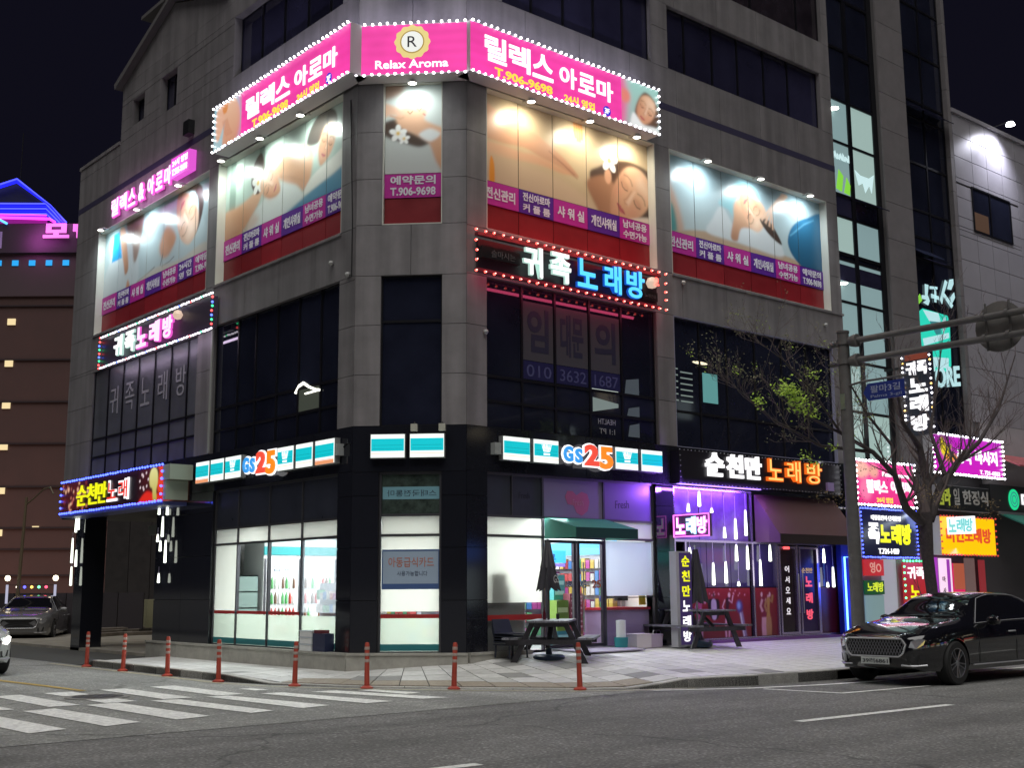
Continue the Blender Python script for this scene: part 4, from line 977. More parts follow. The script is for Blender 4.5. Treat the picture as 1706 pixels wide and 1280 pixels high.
for i, (ch, a, b) in enumerate((('순', -13.38, -12.78), ('천', -12.72, -12.08), ('만', -12.02, -11.5), ('노', -11.42, -10.82), ('래', -10.74, -10.15))):
    text(LF, ch, a, b, 3.74, 4.26, .602, M_ybl if i < 3 else M_wl, t, .03, .012, 'letter')
    if i > 2: text(LF, ch, a+.05, b-.05, 3.80, 4.20, .634, M_rl, t, .01, .01, 'letter')
border(LF, -14.5, -8.35, 3.60, 4.42, .62, .155, M_blub, .032, t)
g = MB(); LF.bx(g, -8.35, -7.98, 4.06, 4.40, .05, .6); LF.bx(g, -8.35, -8.2, 3.62, 4.05, .05, .58); g.build('end_box', mat('pale_green_box', (.40, .45, .36), .5), t)
LF.cube('soffit_tray', -14.5, -8.3, 3.5, 3.585, .02, .6, mat('blue_tray', (.10, .12, .35), .4), t)
area_lamp('blue_spill', LF.P(-11.4, 4.5, .7), (.9, 0, .2), 6, .06, 6, (.1, .15, 1), t, xdir=LF.U)

# ------------------------------------------------------------------ convenience store fascia
M_teal = glow('teal_lit_band', lin('#10c4cf'), .95, False); M_wbox = glow('white_lit_box', lin('#f4fbf4'), 1.15, True); M_ored = glow('orange_stripe', lin('#f2a070'), .9, False); M_teald = glow('teal_line', lin('#0a8a92'), .9, False)
M_gsb = glow('gs_blue', lin('#3a9be8'), 1.0, False); M_gsr = glow('gs_red', lin('#f0503c'), 1.0, False); M_gso = glow('gs_orange', lin('#ff8a1e'), 1.0, False)
M_boxs = mat('fascia_box_side', (.25, .26, .26), .5)
def fascia(fr, mods, z0, z1, d, lab, gs=None, gap=.03):
    us = [x for q in mods for x in q[:2]]
    t = empty('fascia_sign', tuple(fr.P(sum(us)/len(us), z0, d)), label=lab, cat='sign', group='white and teal light boxes over the convenience store')
    for a, b, kind in mods:
        h_ = z1-z0
        fr.cube('light_box', a, b, z0, z1, .02, d-.012, M_boxs, t); fr.cube('lit_face', a+.012, b-.012, z0+.012, z1-.012, d-.011, d-.001, M_wbox, t)
        fr.cube('teal_band', a+.02, b-.02, z0+h_*.29, z1-h_*.2, d, d+.006, M_teal, t)
        fr.cube('thin_stripe', a+.02, b-.02, z0+h_*.18, z0+h_*.195, d, d+.005, M_ored if kind != 'o' else M_gsr, t)
        if kind == 'o': fr.cube('orange_band', a+.02, b-.02, z0+.01, z0+h_*.16, d, d+.006, M_ored, t)
        for k in (.38, .52): fr.cube('band_line', a+.05, b-.05, z0+h_*k, z0+h_*(k+.012), d+.007, d+.009, M_teald, t)
        if kind == 'w':
            c_ = (a+b)/2
            g = MB(); fr.poly(g, [(c_-.13, z1-h_*.22), (c_+.13, z1-h_*.22), (c_+.08, z0+h_*.48), (c_-.08, z0+h_*.48)], d+.010, d+.014)
            fr.bx(g, c_-.08, c_+.08, z0+h_*.34, z0+h_*.42, d+.010, d+.014); g.build('emblem', M_wl, t)
            text(fr, '나를', c_-.12, c_+.12, z0+h_*.66, z0+h_*.80, d+.015, M_teal, t, .003, .0)
            text(fr, '먹다', c_-.08, c_+.08, z0+h_*.50, z0+h_*.62, d+.015, M_teal, t, .003, .0)
    if gs:
        a, b = gs; w_ = b-a; h_ = z1-z0
        for s_, x0, x1, y0, y1, m_, hal in (('G', 0, .22, .08, .88, M_gsb, M_wl), ('S', .22, .40, .06, .82, M_gsb, M_wl), ('2', .40, .72, -.02, 1.04, M_gsr, M_wl), ('5', .70, 1.0, -.12, 1.0, M_gso, M_wl)):
            text(fr, s_, a+w_*x0, a+w_*x1, z0+h_*y0, z0+h_*y1, d-.03, hal, t, .03, .09, 'letter'); text(fr, s_, a+w_*x0+.03, a+w_*x1-.03, z0+h_*y0+.03, z0+h_*y1-.03, d+.001, m_, t, .03, .045, 'letter')
    return t
fascia(RF, [(2.26, 2.94, 'p'), (3.02, 3.68, 'w'), (5.24, 5.91, 'w'), (6.0, 6.65, 'p')], 3.98, 4.44, .15, 'convenience store light boxes of the right facade with teal bands and GS25 letters', (3.76, 5.18))
fascia(LF, [(-7.64, -7.0, 'o'), (-6.93, -6.32, 'p'), (-6.25, -5.55, 'w'), (-4.02, -3.40, 'w'), (-3.31, -2.68, 'p'), (-2.59, -1.9, 'o')], 3.94, 4.42, .15, 'convenience store light boxes of the left facade with teal bands and GS25 letters', (-5.45, -4.05))
fascia(CF, [(.36, 1.01, 'p'), (1.09, 1.74, 'p')], 3.98, 4.43, .15, 'two plain white and teal light boxes on the cut corner over the window')
M_cam = mat('cream_camera', (.5, .5, .42), .4)
for s_, lab in ((1.18, 'cream floodlight fixed above the light boxes on the cut corner'), (1.70, 'small floodlight above the right end of the corner light boxes')):
    t = empty('floodlight', tuple(CF.P(s_, 4.5, .0)), label=lab, cat='floodlight'); g = MB(); CF.bx(g, s_-.06, s_+.06, 4.47, 4.60, .1, .22); g.build('housing', M_cam, t); g = MB(); g.tube([CF.P(s_, 4.6, 0), CF.P(s_, 4.64, .12), CF.P(s_, 4.6, .16)], .012, 6); g.build('bracket', M_black, t)
for fr, u in ((RF, 2.2), (LF, -1.83)):
    t = empty('junction_box', tuple(fr.P(u, 4.2, .0)), label='grey junction box at the end of the %s light boxes' % ('right facade' if fr is RF else 'left facade'), cat='box'); g = MB(); fr.bx(g, u-.12, u+.03, 4.08, 4.3, .0, .13); g.build('housing', mat('grey_box', (.35, .37, .36), .5), t)

# ------------------------------------------------------------------ convenience store: shopfront and lit interior
sf = part_empty('shopfront', bld)
M_glass = glass('clear_glass'); M_film = glass('frosted_film', film=.93, filmcol=(.90, .92, .86)); M_film2 = glass('frosted_film_blue', film=.93, filmcol=(.76, .82, .90))
M_film3 = glass('frosted_lower_film', film=.66, filmcol=(.66, .74, .64)); M_half = glass('hazy_film', film=.28, filmcol=(.6, .66, .70))
M_alu = mat('shop_frame', (.10, .10, .11), .35, metal=.6); M_redf = mat('red_film', (.45, .03, .03), .4); M_tealf = mat('teal_film', (.03, .22, .24), .4)
M_board = mat('blue_grey_board', (.03, .034, .05), .3, noise=.2, nscale=2, rand=.1); M_pboard = mat('lilac_board', (.22, .17, .28), .4); M_pboard2 = mat('violet_board_upper', (.16, .11, .30), .35)
# right facade, recess .1
D = -.1
def frame_bars(fr, us, zs, u0, u1, z0, z1, d, m, parent, w_=.045, name='window_frame'):
    g = MB()
    for u in us: fr.bx(g, u-w_/2, u+w_/2, z0, z1, d-.035, d+.035)
    for z in zs: fr.bx(g, u0, u1, z-w_/2, z+w_/2, d-.032, d+.032)
    return g.build(name, m, parent)
def pn(fr, u0, u1, z0, z1, d, m, name='pane'): return fr.cube(name, u0+.025, u1-.025, z0+.02, z1-.02, d-.004, d+.004, m, sf)
frame_bars(RF, [2.02, 3.44, 5.10, 6.55], [3.74, 2.95, 2.58], 2.0, 6.57, .45, 3.76, D, M_alu, sf)
frame_bars(RF, [2.66], [], 2, 3, 2.95, 3.74, D, M_alu, sf, .02)
pn(RF, 2.02, 2.66, 2.95, 3.74, D, M_board, 'upper_board'); pn(RF, 2.66, 3.44, 2.95, 3.74, D, M_board, 'upper_board'); pn(RF, 3.44, 5.10, 2.95, 3.74, D, M_pboard, 'upper_board'); pn(RF, 5.10, 6.55, 2.95, 3.74, D, M_pboard2, 'upper_board')
hp = MB(); RF.poly(hp, [(4.05, 3.38), (4.12, 3.5), (4.26, 3.5), (4.36, 3.42), (4.5, 3.5), (4.66, 3.46), (4.72, 3.3), (4.66, 3.12), (4.5, 3.02), (4.36, 3.08), (4.28, 3.22), (4.12, 3.24)], D+.005, D+.008)
hp.build('heart_print', mat('heart_print', (.42, .10, .16), .5), sf); text(RF, 'Fresh', 4.25, 4.55, 3.22, 3.34, D+.009, mat('pink_print', (.5, .2, .28), .5), sf, .003, 0); text(RF, 'Fresh', 5.45, 5.85, 3.2, 3.36, D+.005, mat('dark_print', (.03, .02, .07), .5), sf, .003, 0, skew=.02); text(RF, 'Fresh', 2.85, 3.12, 3.3, 3.42, D+.005, mat('dark_print2', (.012, .012, .02), .5), sf, .003, 0)
pn(RF, 2.02, 3.44, 2.58, 2.95, D, M_film); pn(RF, 5.10, 6.55, 2.58, 2.95, D, M_film)
pn(RF, 2.02, 3.44, 1.32, 2.58, D, M_film); pn(RF, 2.02, 3.44, .47, 1.32, D, M_glass)
RF.cube('red_strip', 2.04, 3.40, 1.02, 1.12, D+.005, D+.010, M_redf, sf)
pn(RF, 5.13, 6.53, 1.42, 2.56, D, M_film2); pn(RF, 5.13, 6.53, .47, 1.42, D, M_glass); RF.cube('film_edge', 5.13, 6.53, 1.40, 1.42, D+.004, D+.009, M_alu, sf)
# glazed double door
for a, b in ((3.50, 4.27), (4.31, 5.05)):
    dr = frame_bars(RF, [a+.03, b-.03], [.50, 2.50], a, b, .46, 2.52, D+.03, mat('door_frame', (.06, .05, .07), .35, metal=.5), sf, .06, 'door')
    RF.cube('door_glass', a+.05, b-.05, .53, 2.47, D+.026, D+.034, M_glass, dr)
    g = MB(); hx = b-.12 if a < 4 else a+.12; g.tube([RF.P(hx, .75, D+.1), RF.P(hx, 2.1, D+.1)], .014, 8); g.build('handle', M_silver, dr)
text(RF, 'GS', 4.05, 4.2, 1.62, 1.74, D+.04, mat('door_print', (.02, .1, .2), .5), sf, .003, .02); text(RF, 'G', 4.42, 4.56, 1.6, 1.76, D+.04, mat('door_print', (.02, .1, .2), .5), sf, .003, .02); text(RF, '25', 4.72, 4.96, 1.6, 1.76, D+.04, mat('door_print_red', (.5, .1, .03), .5), sf, .003, .02)
# chamfer window
frame_bars(CF, [.52, 1.64], [3.72, 2.95, 2.58, .47], .5, 1.66, .45, 3.74, D, M_alu, sf)
pn(CF, .52, 1.64, 2.95, 3.72, D, mat('board_green', (.05, .07, .06), .15, noise=.6, nscale=6), 'upper_board')
pn(CF, .52, 1.64, 2.58, 2.95, D, M_film); pn(CF, .52, 1.64, 1.18, 2.58, D, M_film); pn(CF, .52, 1.64, .47, 1.16, D, M_film3)
CF.cube('red_strip', .54, 1.62, 1.08, 1.15, D+.005, D+.010, M_redf, sf); CF.cube('teal_strip', .54, 1.62, .5, .62, D+.005, D+.010, M_tealf, sf)
CF.cube('banner', .56, 1.62, 1.60, 2.32, D+.006, D+.012, mat('blue_banner', (.36, .46, .58), .5), sf)
g = MB()
for q in ((.56, 1.62, 2.29, 2.32), (.56, 1.62, 1.60, 1.70), (.56, .58, 1.7, 2.29), (1.60, 1.62, 1.7, 2.29)): CF.bx(g, *q, D+.0125, D+.015)
g.build('banner_edge', mat('banner_blue', (.06, .12, .30), .5), sf)
text(CF, '아동급식카드', .68, 1.52, 2.0, 2.18, D+.013, mat('banner_red', (.5, .2, .14), .5), sf, .003, .01); text(CF, '사용가능합니다', .84, 1.4, 1.84, 1.93, D+.013, mat('banner_ink', (.08, .1, .16), .5), sf, .003, 0)
g = MB(); g.lathe([(.07, 0), (.07, .004), (.085, .004), (.085, 0)], CF.P(1.5, 1.74, D+.018), 18, 'z'); 
CF.cube('pale_blue_strip', .56, 1.62, 3.24, 3.47, D+.006, D+.010, mat('pale_blue_strip', (.20, .42, .50), .5), sf); text(CF, '스태국전통마', .64, 1.56, 3.29, 3.41, D+.011, mat('mirrored_ink', (.03, .05, .08), .5), sf, .002, 0, flip=True)  # pale blue strip with mirrored lettering
# left facade
frame_bars(LF, [-7.03, -6.0, -4.68, -3.38, -2.02], [3.74, 2.92, 2.58, .47], -7.05, -2.0, .45, 3.76, D, M_alu, sf)
ys = [-7.03, -6.0, -4.68, -3.38, -2.02]
for i in range(4):
    pn(LF, ys[i], ys[i+1], 2.92, 3.74, D, M_board, 'upper_board'); pn(LF, ys[i], ys[i+1], 2.58, 2.92, D, M_film)
    pn(LF, ys[i], ys[i+1], 1.15, 2.58, D, (M_film if i == 0 else M_half if i == 3 else M_glass)); pn(LF, ys[i], ys[i+1], .47, 1.13, D, M_film3)
    if i < 3: LF.cube('red_strip', ys[i]+.03, ys[i+1]-.03, 1.12, 1.18, D+.005, D+.010, M_redf, sf)
    LF.cube('teal_strip', ys[i]+.03, ys[i+1]-.03, .5, .62, D+.005, D+.010, M_tealf, sf)
for y, z in ((4.68, 3.2), (3.38, 3.38)):
    pass
# room
M_wallw = mat('shop_white', (.78, .78, .74), .6); M_floorw = mat('shop_floor', (.4, .4, .40), .25, noise=.06, nscale=2); M_ceilw = mat('shop_ceiling', (.7, .7, .68), .7)
g = MB(); g.add([(.05, 7.3, .455), (.05, 1.6, .455), (1.6, .05, .455), (6.6, .05, .455), (6.6, 9, .455), (.05, 9, .455)], [(0, 1, 2, 3, 4, 5)]); g.build('shop_floor', M_floorw, bld)
g = MB(); g.prism([(.36, 9, 3.0), (.36, 1.85, 3.0), (1.85, .36, 3.0), (6.55, .36, 3.0), (6.55, 9, 3.0)], (0, 0, .05)); g.build('shop_ceiling', M_ceilw, bld)
g = MB(); g.box(6.57, 6.8, .12, 9, .3, 4.3); g.box(.36, 6.57, 9, 9.1, .3, 4.3); g.box(.12, .3, 7.3, 9.1, .3, 4.3); g.build('shop_wall', M_wallw, bld)
M_clight = glow('ceiling_panel', (1, .99, .95), 4.2)
for x in (1.6, 3.6, 5.6):
    for y in (1.3, 3.4, 5.6):
        if x+y < 2.5: continue
        o = MB().box(x-.6, x+.6, y-.16, y+.16, 2.975, 2.997).build('ceiling_lamp', M_clight, bld)
area_lamp('shop_light', (3.8, 2.6, 2.93), (0, 0, -1), 4.5, 4, 500, (.96, .99, 1.), bld)
area_lamp('shop_light', (2.6, 5.2, 2.93), (0, 0, -1), 3, 3.5, 330, (.96, .99, 1.), bld)
# store furniture
def thing(name, loc, label, cat, group=None): return empty(name, loc, label=label, cat=cat, group=group)
t = thing('drinks_cooler', (3.6, 7.2, .46), 'long lit drinks cooler with teal header behind the left shop windows', 'cooler')
MB().box(1.2, 6.0, 6.9, 7.8, .46, 2.75).build('cabinet', M_white, t)
MB().box(1.2, 6.0, 6.86, 6.9, 2.38, 2.56).build('header', glow('teal_header', lin('#2fb6b8'), .9), t); MB().box(1.2, 6.0, 6.86, 6.9, 2.57, 2.74).build('header_top', glow('pale_header', lin('#dff2ee'), .8), t)
for k in range(5):
    text(Frame((0, 6.85, 0), (1, 0, 0), (0, -1, 0)), ['음료', '도시락', '유제품', '커피', '맥주'][k], 1.4+k*.95, 1.85+k*.95, 2.02, 2.14, .02, mat('shelf_print', (.1, .14, .2), .5), t, .003, .0)
    f = MB()
    for q in ((1.22+k*.95, 1.26+k*.95, .55, 2.3), (2.1+k*.95, 2.14+k*.95, .55, 2.3)): f.box(q[0], q[1], 6.87, 6.9, q[2], q[3])
    f.build('door_frame', M_alu, t)
    for r_ in range(4):
        g = MB()
        for j in range(8):
            x = 1.33+k*.95+j*.092; g.cur = random.randrange(4); g.lathe([(.0, 0), (.033, 0), (.033, .17), (.012, .22), (.012, .25), (0, .25)], (x, 6.885, .62+r_*.34), 6)
        g.build('bottle_row', [mat('bottle_red', (.45, .05, .04), .3), mat('bottle_green', (.1, .35, .12), .3), mat('bottle_white', (.7, .7, .66), .3), mat('bottle_brown', (.15, .08, .05), .3)], t)
t = thing('shelf_unit', (.8, 7.5, .46), 'grey-green shelf unit standing behind the leftmost shop pane', 'shelf')
g = MB()
for z in (.5, .85, 1.2, 1.55, 1.9): g.box(.45, 1.1, 6.95, 8.25, z, z+.03)
for y in (6.95, 7.6, 8.22): g.box(.45, 1.1, y, y+.03, .46, 1.93)
g.build('frame', mat('shelf_green', (.18, .26, .23), .5), t)
for z in (.53, .88, 1.23, 1.58):
    g = MB()
    for j in range(9): g.box(.5, .9, 7.0+j*.135, 7.1+j*.135, z, z+random.uniform(.14, .26))
    g.build('packages', mat('pack_%d' % int(z*10), (random.uniform(.1, .6), random.uniform(.2, .5), random.uniform(.2, .5)), .5), t)
for i, (x, y, z, w_, dd, h_, col, lab) in enumerate([
    (4.42, .75, .46, .32, .3, .30, (.10, .45, .62), 'light blue carton at the bottom left inside the shop door'), (4.42, .75, .765, .32, .3, .60, (.38, .62, .10), 'tall lime green display carton stacked inside the shop door'),
    (4.80, .75, .46, .36, .3, .30, (.72, .30, .14), 'orange carton at the foot of the pink stack inside the door'), (4.80, .75, .765, .36, .3, .26, (.80, .16, .22), 'lowest pink carton of the stack inside the door'),
    (4.80, .75, 1.03, .36, .3, .26, (.80, .18, .26), 'middle pink carton of the stack inside the door'), (4.80, .75, 1.295, .36, .3, .20, (.78, .22, .32), 'topmost pink carton of the stack inside the door'),
    (4.52, .9, 1.37, .3, .2, .5, (.15, .75, .80), 'bright cyan display card above the green carton inside the door')]):
    t = thing('display_carton', (x, y, z), lab, 'carton'); MB().box(x-w_/2, x+w_/2, y-dd/2, y+dd/2, z, z+h_).build('carton_body', mat('carton_%d' % i, tuple(q*.55 for q in col), .5), t)
    g = MB(); 
    for k in range(2): g.box(x-w_/2+.03, x+w_/2-.03, y-dd/2-.006, y-dd/2-.001, z+h_*(.2+.4*k), z+h_*(.36+.4*k))
    g.build('print_band', mat('carton_print_%d' % i, tuple(min(.9, c+.35) for c in col), .5), t)
t = thing('lit_display_sign', (3.9, 2.4, 2.2), 'bright blue-white lit promotional header hanging inside behind the shop door', 'sign')
MB().box(3.6, 6.2, 2.4, 2.46, 2.15, 2.42).build('header_board', glow('promo_header', lin('#4fc8ff'), 1.1), t); text(Frame((0, 2.4, 0), (1, 0, 0), (0, -1, 0)), '나만의 냉장고', 3.8, 5.9, 2.2, 2.36, .004, mat('promo_ink', (.02, .1, .3), .5), t, .003, .02)
MB().box(3.6, 6.2, 2.42, 2.5, 2.07, 2.14).build('violet_trim', glow('promo_violet', lin('#a890ff'), .9), t)
t = thing('snack_gondola', (5.0, 2.6, .46), 'tall snack gondola with coloured packets seen through the shop door', 'shelf'); MB().box(3.7, 6.1, 2.62, 3.1, .46, 2.0).build('back_panel', mat('gondola_grey', (.30, .30, .34), .5), t)
for z in (.6, .88, 1.16, 1.44, 1.72):
    g = MB()
    for j in range(15): g.cur = random.randrange(6); g.box(3.74+j*.155, 3.87+j*.155, 2.5, 2.6, z, z+random.uniform(.16, .23))
    g.build('packet_row', [mat('packet_%d' % k, tuple(q*.55 for q in c), .5) for k, c in enumerate([(.7, .1, .1), (.8, .55, .1), (.15, .5, .25), (.1, .3, .7), (.8, .75, .7), (.6, .1, .4)])], t)
t = thing('wall_shelving', (6.3, 3, .46), 'long coloured product shelving along the right wall inside the store', 'shelf'); MB().box(6.35, 6.55, .95, 6.5, .46, 2.3).build('back_panel', mat('gondola_grey', (.30, .30, .34), .5), t)
for z in (.55, .85, 1.15, 1.45, 1.75, 2.02):
    g = MB()
    for j in range(40): g.cur = random.randrange(6); g.box(6.2, 6.34, .97+j*.138, 1.08+j*.138, z, z+random.uniform(.15, .24))
    g.build('packet_row', [mat('packet_%d' % k, (.5, .5, .5), .5) for k in range(6)], t)
MB().box(6.3, 6.34, .95, 6.5, 2.32, 2.6).build('header_board', glow('aisle_header', lin('#58c0f0'), 1.0), t)
t = thing('centre_shelving', (4.2, 2, .46), 'low double shelf of snacks in the middle of the store seen past the door', 'shelf'); MB().box(4.2, 4.3, 1.6, 5.5, .46, 1.7).build('back_panel', mat('gondola_grey', (.30, .30, .34), .5), t)
for z in (.55, .83, 1.11, 1.39):
    g = MB()
    for j in range(28): g.cur = random.randrange(6); g.box(4.05, 4.19, 1.62+j*.138, 1.73+j*.138, z, z+random.uniform(.13, .22))
    g.build('packet_row', [mat('packet_%d' % k, (.5, .5, .5), .5) for k in range(6)], t)
t = thing('snack_shelving', (2.3, 4, .46), 'low double shelf of snacks seen through the left shop windows', 'shelf'); MB().box(2.3, 2.4, 2.6, 6.3, .46, 1.75).build('back_panel', mat('gondola_grey', (.30, .30, .34), .5), t)
for z in (.55, .83, 1.11, 1.39):
    g = MB()
    for j in range(26): g.cur = random.randrange(6); g.box(2.14, 2.29, 2.62+j*.138, 2.73+j*.138, z, z+random.uniform(.13, .22))
    g.build('packet_row', [mat('packet_%d' % k, (.5, .5, .5), .5) for k in range(6)], t)
# counters and machines just behind the glass
t = thing('grey_counter', (2.7, .35, .46), 'grey counter behind the left pane beside the shop door', 'counter'); MB().box(2.05, 3.05, .18, .62, .46, 1.33).build('cabinet', mat('counter_grey', (.30, .29, .28), .5), t); MB().box(2.03, 3.08, .16, .66, 1.33, 1.36).build('top', mat('counter_dark', (.05, .05, .05), .4), t)
t = thing('coffee_machine', (2.5, .4, 1.36), 'dark coffee machine silhouette behind the frosted pane left of the door', 'coffee machine'); MB().box(2.18, 2.62, .16, .52, 1.36, 1.68).build('body', mat('machine_grey', (.06, .06, .08), .5), t); MB().box(2.18, 2.55, .17, .5, 1.68, 1.92).build('hopper', mat('machine_grey2', (.14, .14, .16), .5), t)
t = thing('checkout_counter', (5.9, .5, .46), 'violet-lit checkout counter with red edge behind the right pane', 'counter'); MB().box(5.2, 6.5, .22, .8, .46, 1.16).build('cabinet', mat('counter_violet', (.42, .30, .50), .5), t); MB().box(5.16, 6.52, .18, .84, 1.16, 1.21).build('red_edge', mat('counter_red', (.5, .03, .05), .4), t)
t = thing('checkout_monitor', (6.0, .5, 1.21), 'black till monitor on the checkout counter', 'monitor')
g = MB(); g.box(5.74, 6.12, .44, .47, 1.34, 1.62); g.build('screen', M_black, t); MB().tube([(5.93, .46, 1.21), (5.93, .46, 1.36)], .02, 8).build('stand', M_silver, t)
t = thing('desk_fan', (5.4, .45, 1.21), 'small blue desk fan on the left end of the checkout counter', 'fan'); g = MB(); g.lathe([(0, -.02), (.09, -.015), (.1, 0), (.09, .015), (0, .02)], (5.4, .45, 1.38), 16, 'y'); g.build('blade_guard', mat('fan_blue', (.03, .05, .4), .4), t); MB().tube([(5.4, .45, 1.21), (5.4, .45, 1.3)], .015, 8).build('stand', M_white, t)
t = thing('yellow_poster', (6.42, .4, 1.3), 'yellow notice on the far right edge behind the shop window', 'poster'); MB().box(6.3, 6.5, .30, .31, 1.25, 1.62).build('sheet', mat('yellow_sheet', (.8, .68, .05), .5), t)

# green awning over the shop door
t = empty('shop_awning', (4.3, -.4, 2.6), label='dark green fabric awning over the convenience store door', cat='awning')
M_green = mat('green_canvas', (.018, .16, .125), .7, noise=.12, nscale=6)
g = MB(); g.add([(3.4, -.02, 2.96), (5.05, -.02, 2.96), (5.05, -.9, 2.73), (3.4, -.9, 2.73), (3.4, -.02, 2.93), (5.05, -.02, 2.93), (5.05, -.88, 2.70), (3.4, -.88, 2.70)], [(0, 1, 2, 3), (4, 5, 6, 7), (0, 3, 7, 4), (1, 2, 6, 5)]); g.build('canopy', M_green, t)
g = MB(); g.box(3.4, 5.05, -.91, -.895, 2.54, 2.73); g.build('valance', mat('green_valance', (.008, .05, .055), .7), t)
g = MB(); g.prism([(3.395, -.02, 2.95), (3.395, -.9, 2.72), (3.395, -.9, 2.54), (3.395, -.02, 2.54)], (.012, 0, 0)); g.build('side_panel', M_green, t); g = MB(); g.prism([(5.045, -.02, 2.95), (5.045, -.9, 2.72), (5.045, -.9, 2.54), (5.045, -.02, 2.54)], (.012, 0, 0)); g.build('side_panel', M_green, t)

# ------------------------------------------------------------------ karaoke bar front
kb = part_empty('karaoke_front', bld)
M_purp = mat('violet_wall', (.13, .07, .24), .3, noise=.35, nscale=3, rand=.25); M_dark = mat('violet_washed_glass', (.035, .024, .10), .07)  # violet wash behind the lower panes is put into their glass colour
DK = -.06
RF.cube('bar_back_wall', 7.12, 13.1, .46, 3.76, -.36, -.3, M_granb, kb)
for k in range(6): a = 7.16+k*.42; RF.cube('upper_pane', a, a+.405, 2.62, 3.70, DK-.03, DK-(k % 2)*.012, M_purp, kb)
for a, b in ((7.5, 8.2), (8.22, 9.0), (9.02, 9.66), (9.82, 10.6), (12.22, 13.08)): RF.cube('lower_pane', a, b, 1.6, 2.56, DK-.03, DK-.01, M_dark, kb)
# printed red boards with dancers
def dancer(p, x, s, col, dress, lean=0):
    p.oval(x+lean*.04*s, .86, .018*s, .05, '#d8a8c0', .01)
    p.shape([(x-.03*s+lean*.02, .78), (x+.03*s+lean*.02, .78), (x+.025*s, .55), (x+.035*s, .36), (x-.04*s, .36), (x-.025*s, .55)], dress, .012)
    p.line([(x-.02*s, .38), (x-.03*s, .18), (x-.025*s, .0)], .05*s, col, .012); p.line([(x+.02*s, .38), (x+.03*s, .2), (x+.02*s, .0)], .05*s, col, .012)
    p.line([(x-.03*s, .76), (x-.07*s, .62), (x-.03*s, .5)], .035*s, col, .01); p.line([(x+.03*s, .76), (x+.08*s, .70), (x+.10*s, .85)], .035*s, col, .01)
pr = Print(2.2, 1.1, ('#6e1428', '#861a30'))
dancer(pr, .2, 1, '#c890b8', '#a04a78'); pr.shape([(.32, .74), (.42, .78), (.5, .74), (.48, .4), (.36, .4)], '#1c1020', .012); pr.shape([(.38, .74), (.45, .74), (.45, .4), (.385, .4)], '#b8a0c8', .01); pr.oval(.42, .86, .02, .05, '#5a3040', .01); dancer(pr, .62, 1, '#d8a0c0', '#3a1028', 1)
pr.line([(.84, .5), (.9, .0)], .12, '#8a7aa8', .02); pr.line([(.83, .5), (.88, .0)], .03, '#e0d8f0', .01); pr.oval(.82, .62, .05, .13, '#4a3a88', .03); pr.oval(.81, .64, .025, .07, '#8a9ae0', .03)
for k in range(14): pr.oval(.3+.65*rs.rand(), .82+.16*rs.rand(), .006, .015, '#d890b0', .01)
print_panel(RF, 7.5, 9.64, .52, 1.58, DK, pr, 7.5, 9.64, attr_mat('dancer_print', .3), kb, 'printed_board')
pr = Print(.8, 1.1, ('#6e1428', '#861a30')); dancer(pr, .38, 2.2, '#c890a8', '#7a1840', -1); dancer(pr, .58, 2.2, '#a87858', '#b08050', 1)
print_panel(RF, 9.82, 10.6, .52, 1.58, DK, pr, 9.82, 10.6, attr_mat('dancer_print'), kb, 'printed_board')
RF.cube('printed_board', 12.22, 13.08, .52, 1.58, DK-.02, DK, mat('maroon_board', (.075, .008, .02), .3), kb)
M_chrome = mat('violet_steel', (.45, .38, .55), .25, metal=.9)
frame_bars(RF, [7.14, 7.48, 9.74, 10.62, 11.38, 12.2, 13.08], [2.59, .49], 7.12, 13.1, .46, 2.6, DK+.01, M_chrome, kb, .05); frame_bars(RF, [7.14, 9.74], [3.72], 7.12, 9.76, 2.6, 3.74, DK+.01, M_chrome, kb, .05)
RF.cube('threshold', 7.1, 13.12, .40, .47, -.1, .12, mat('violet_step', (.16, .06, .22), .4), kb)
# doors with vertical lettering
M_kd = mat('door_dark_print', (.02, .008, .014), .2, noise=.5, nscale=5); M_kd2 = mat('door_violet_print', (.03, .012, .07), .2)
for i, (a, b, m_) in enumerate(((10.66, 11.34, M_kd), (11.42, 12.16, M_kd2))):
    dr = frame_bars(RF, [a+.03, b-.03], [.55, 2.50], a, b, .52, 2.53, DK+.03, M_chrome, kb, .05, 'door'); RF.cube('door_leaf', a+.05, b-.05, .57, 2.48, DK, DK+.012, m_, dr)
    g = MB(); hx = b-.02 if i == 0 else a+.06; g.tube([RF.P(hx, 1.0, DK+.1), RF.P(hx, 1.9, DK+.1)], .012, 8); g.build('handle', M_silver, dr)
    if i == 0:
        for k, ch in enumerate('어서오세요'): text(RF, ch, a+.26, a+.42, 1.93-k*.24, 2.08-k*.24, DK+.014, glow('door_white', (.9, .85, .9), .8, False), dr, .006, .02, 'letter')
    else:
        text(RF, '순천만', a+.14, b-.18, 1.92, 2.04, DK+.014, glow('door_tan', lin('#d8b070'), .7, False), dr, .006, .01)
        for k, ch in enumerate('노래방'): text(RF, ch, a+.26, a+.52, 1.6-k*.38, 1.84-k*.38, DK+.014, glow('door_pinkred', lin('#ff5a70'), .9, False), dr, .006, .04, 'letter'); 
RF.cube('exit_lamp', 10.85, 11.02, 2.46, 2.52, DK+.05, DK+.1, glow('red_lamp', (1, .1, .1), 2), kb)
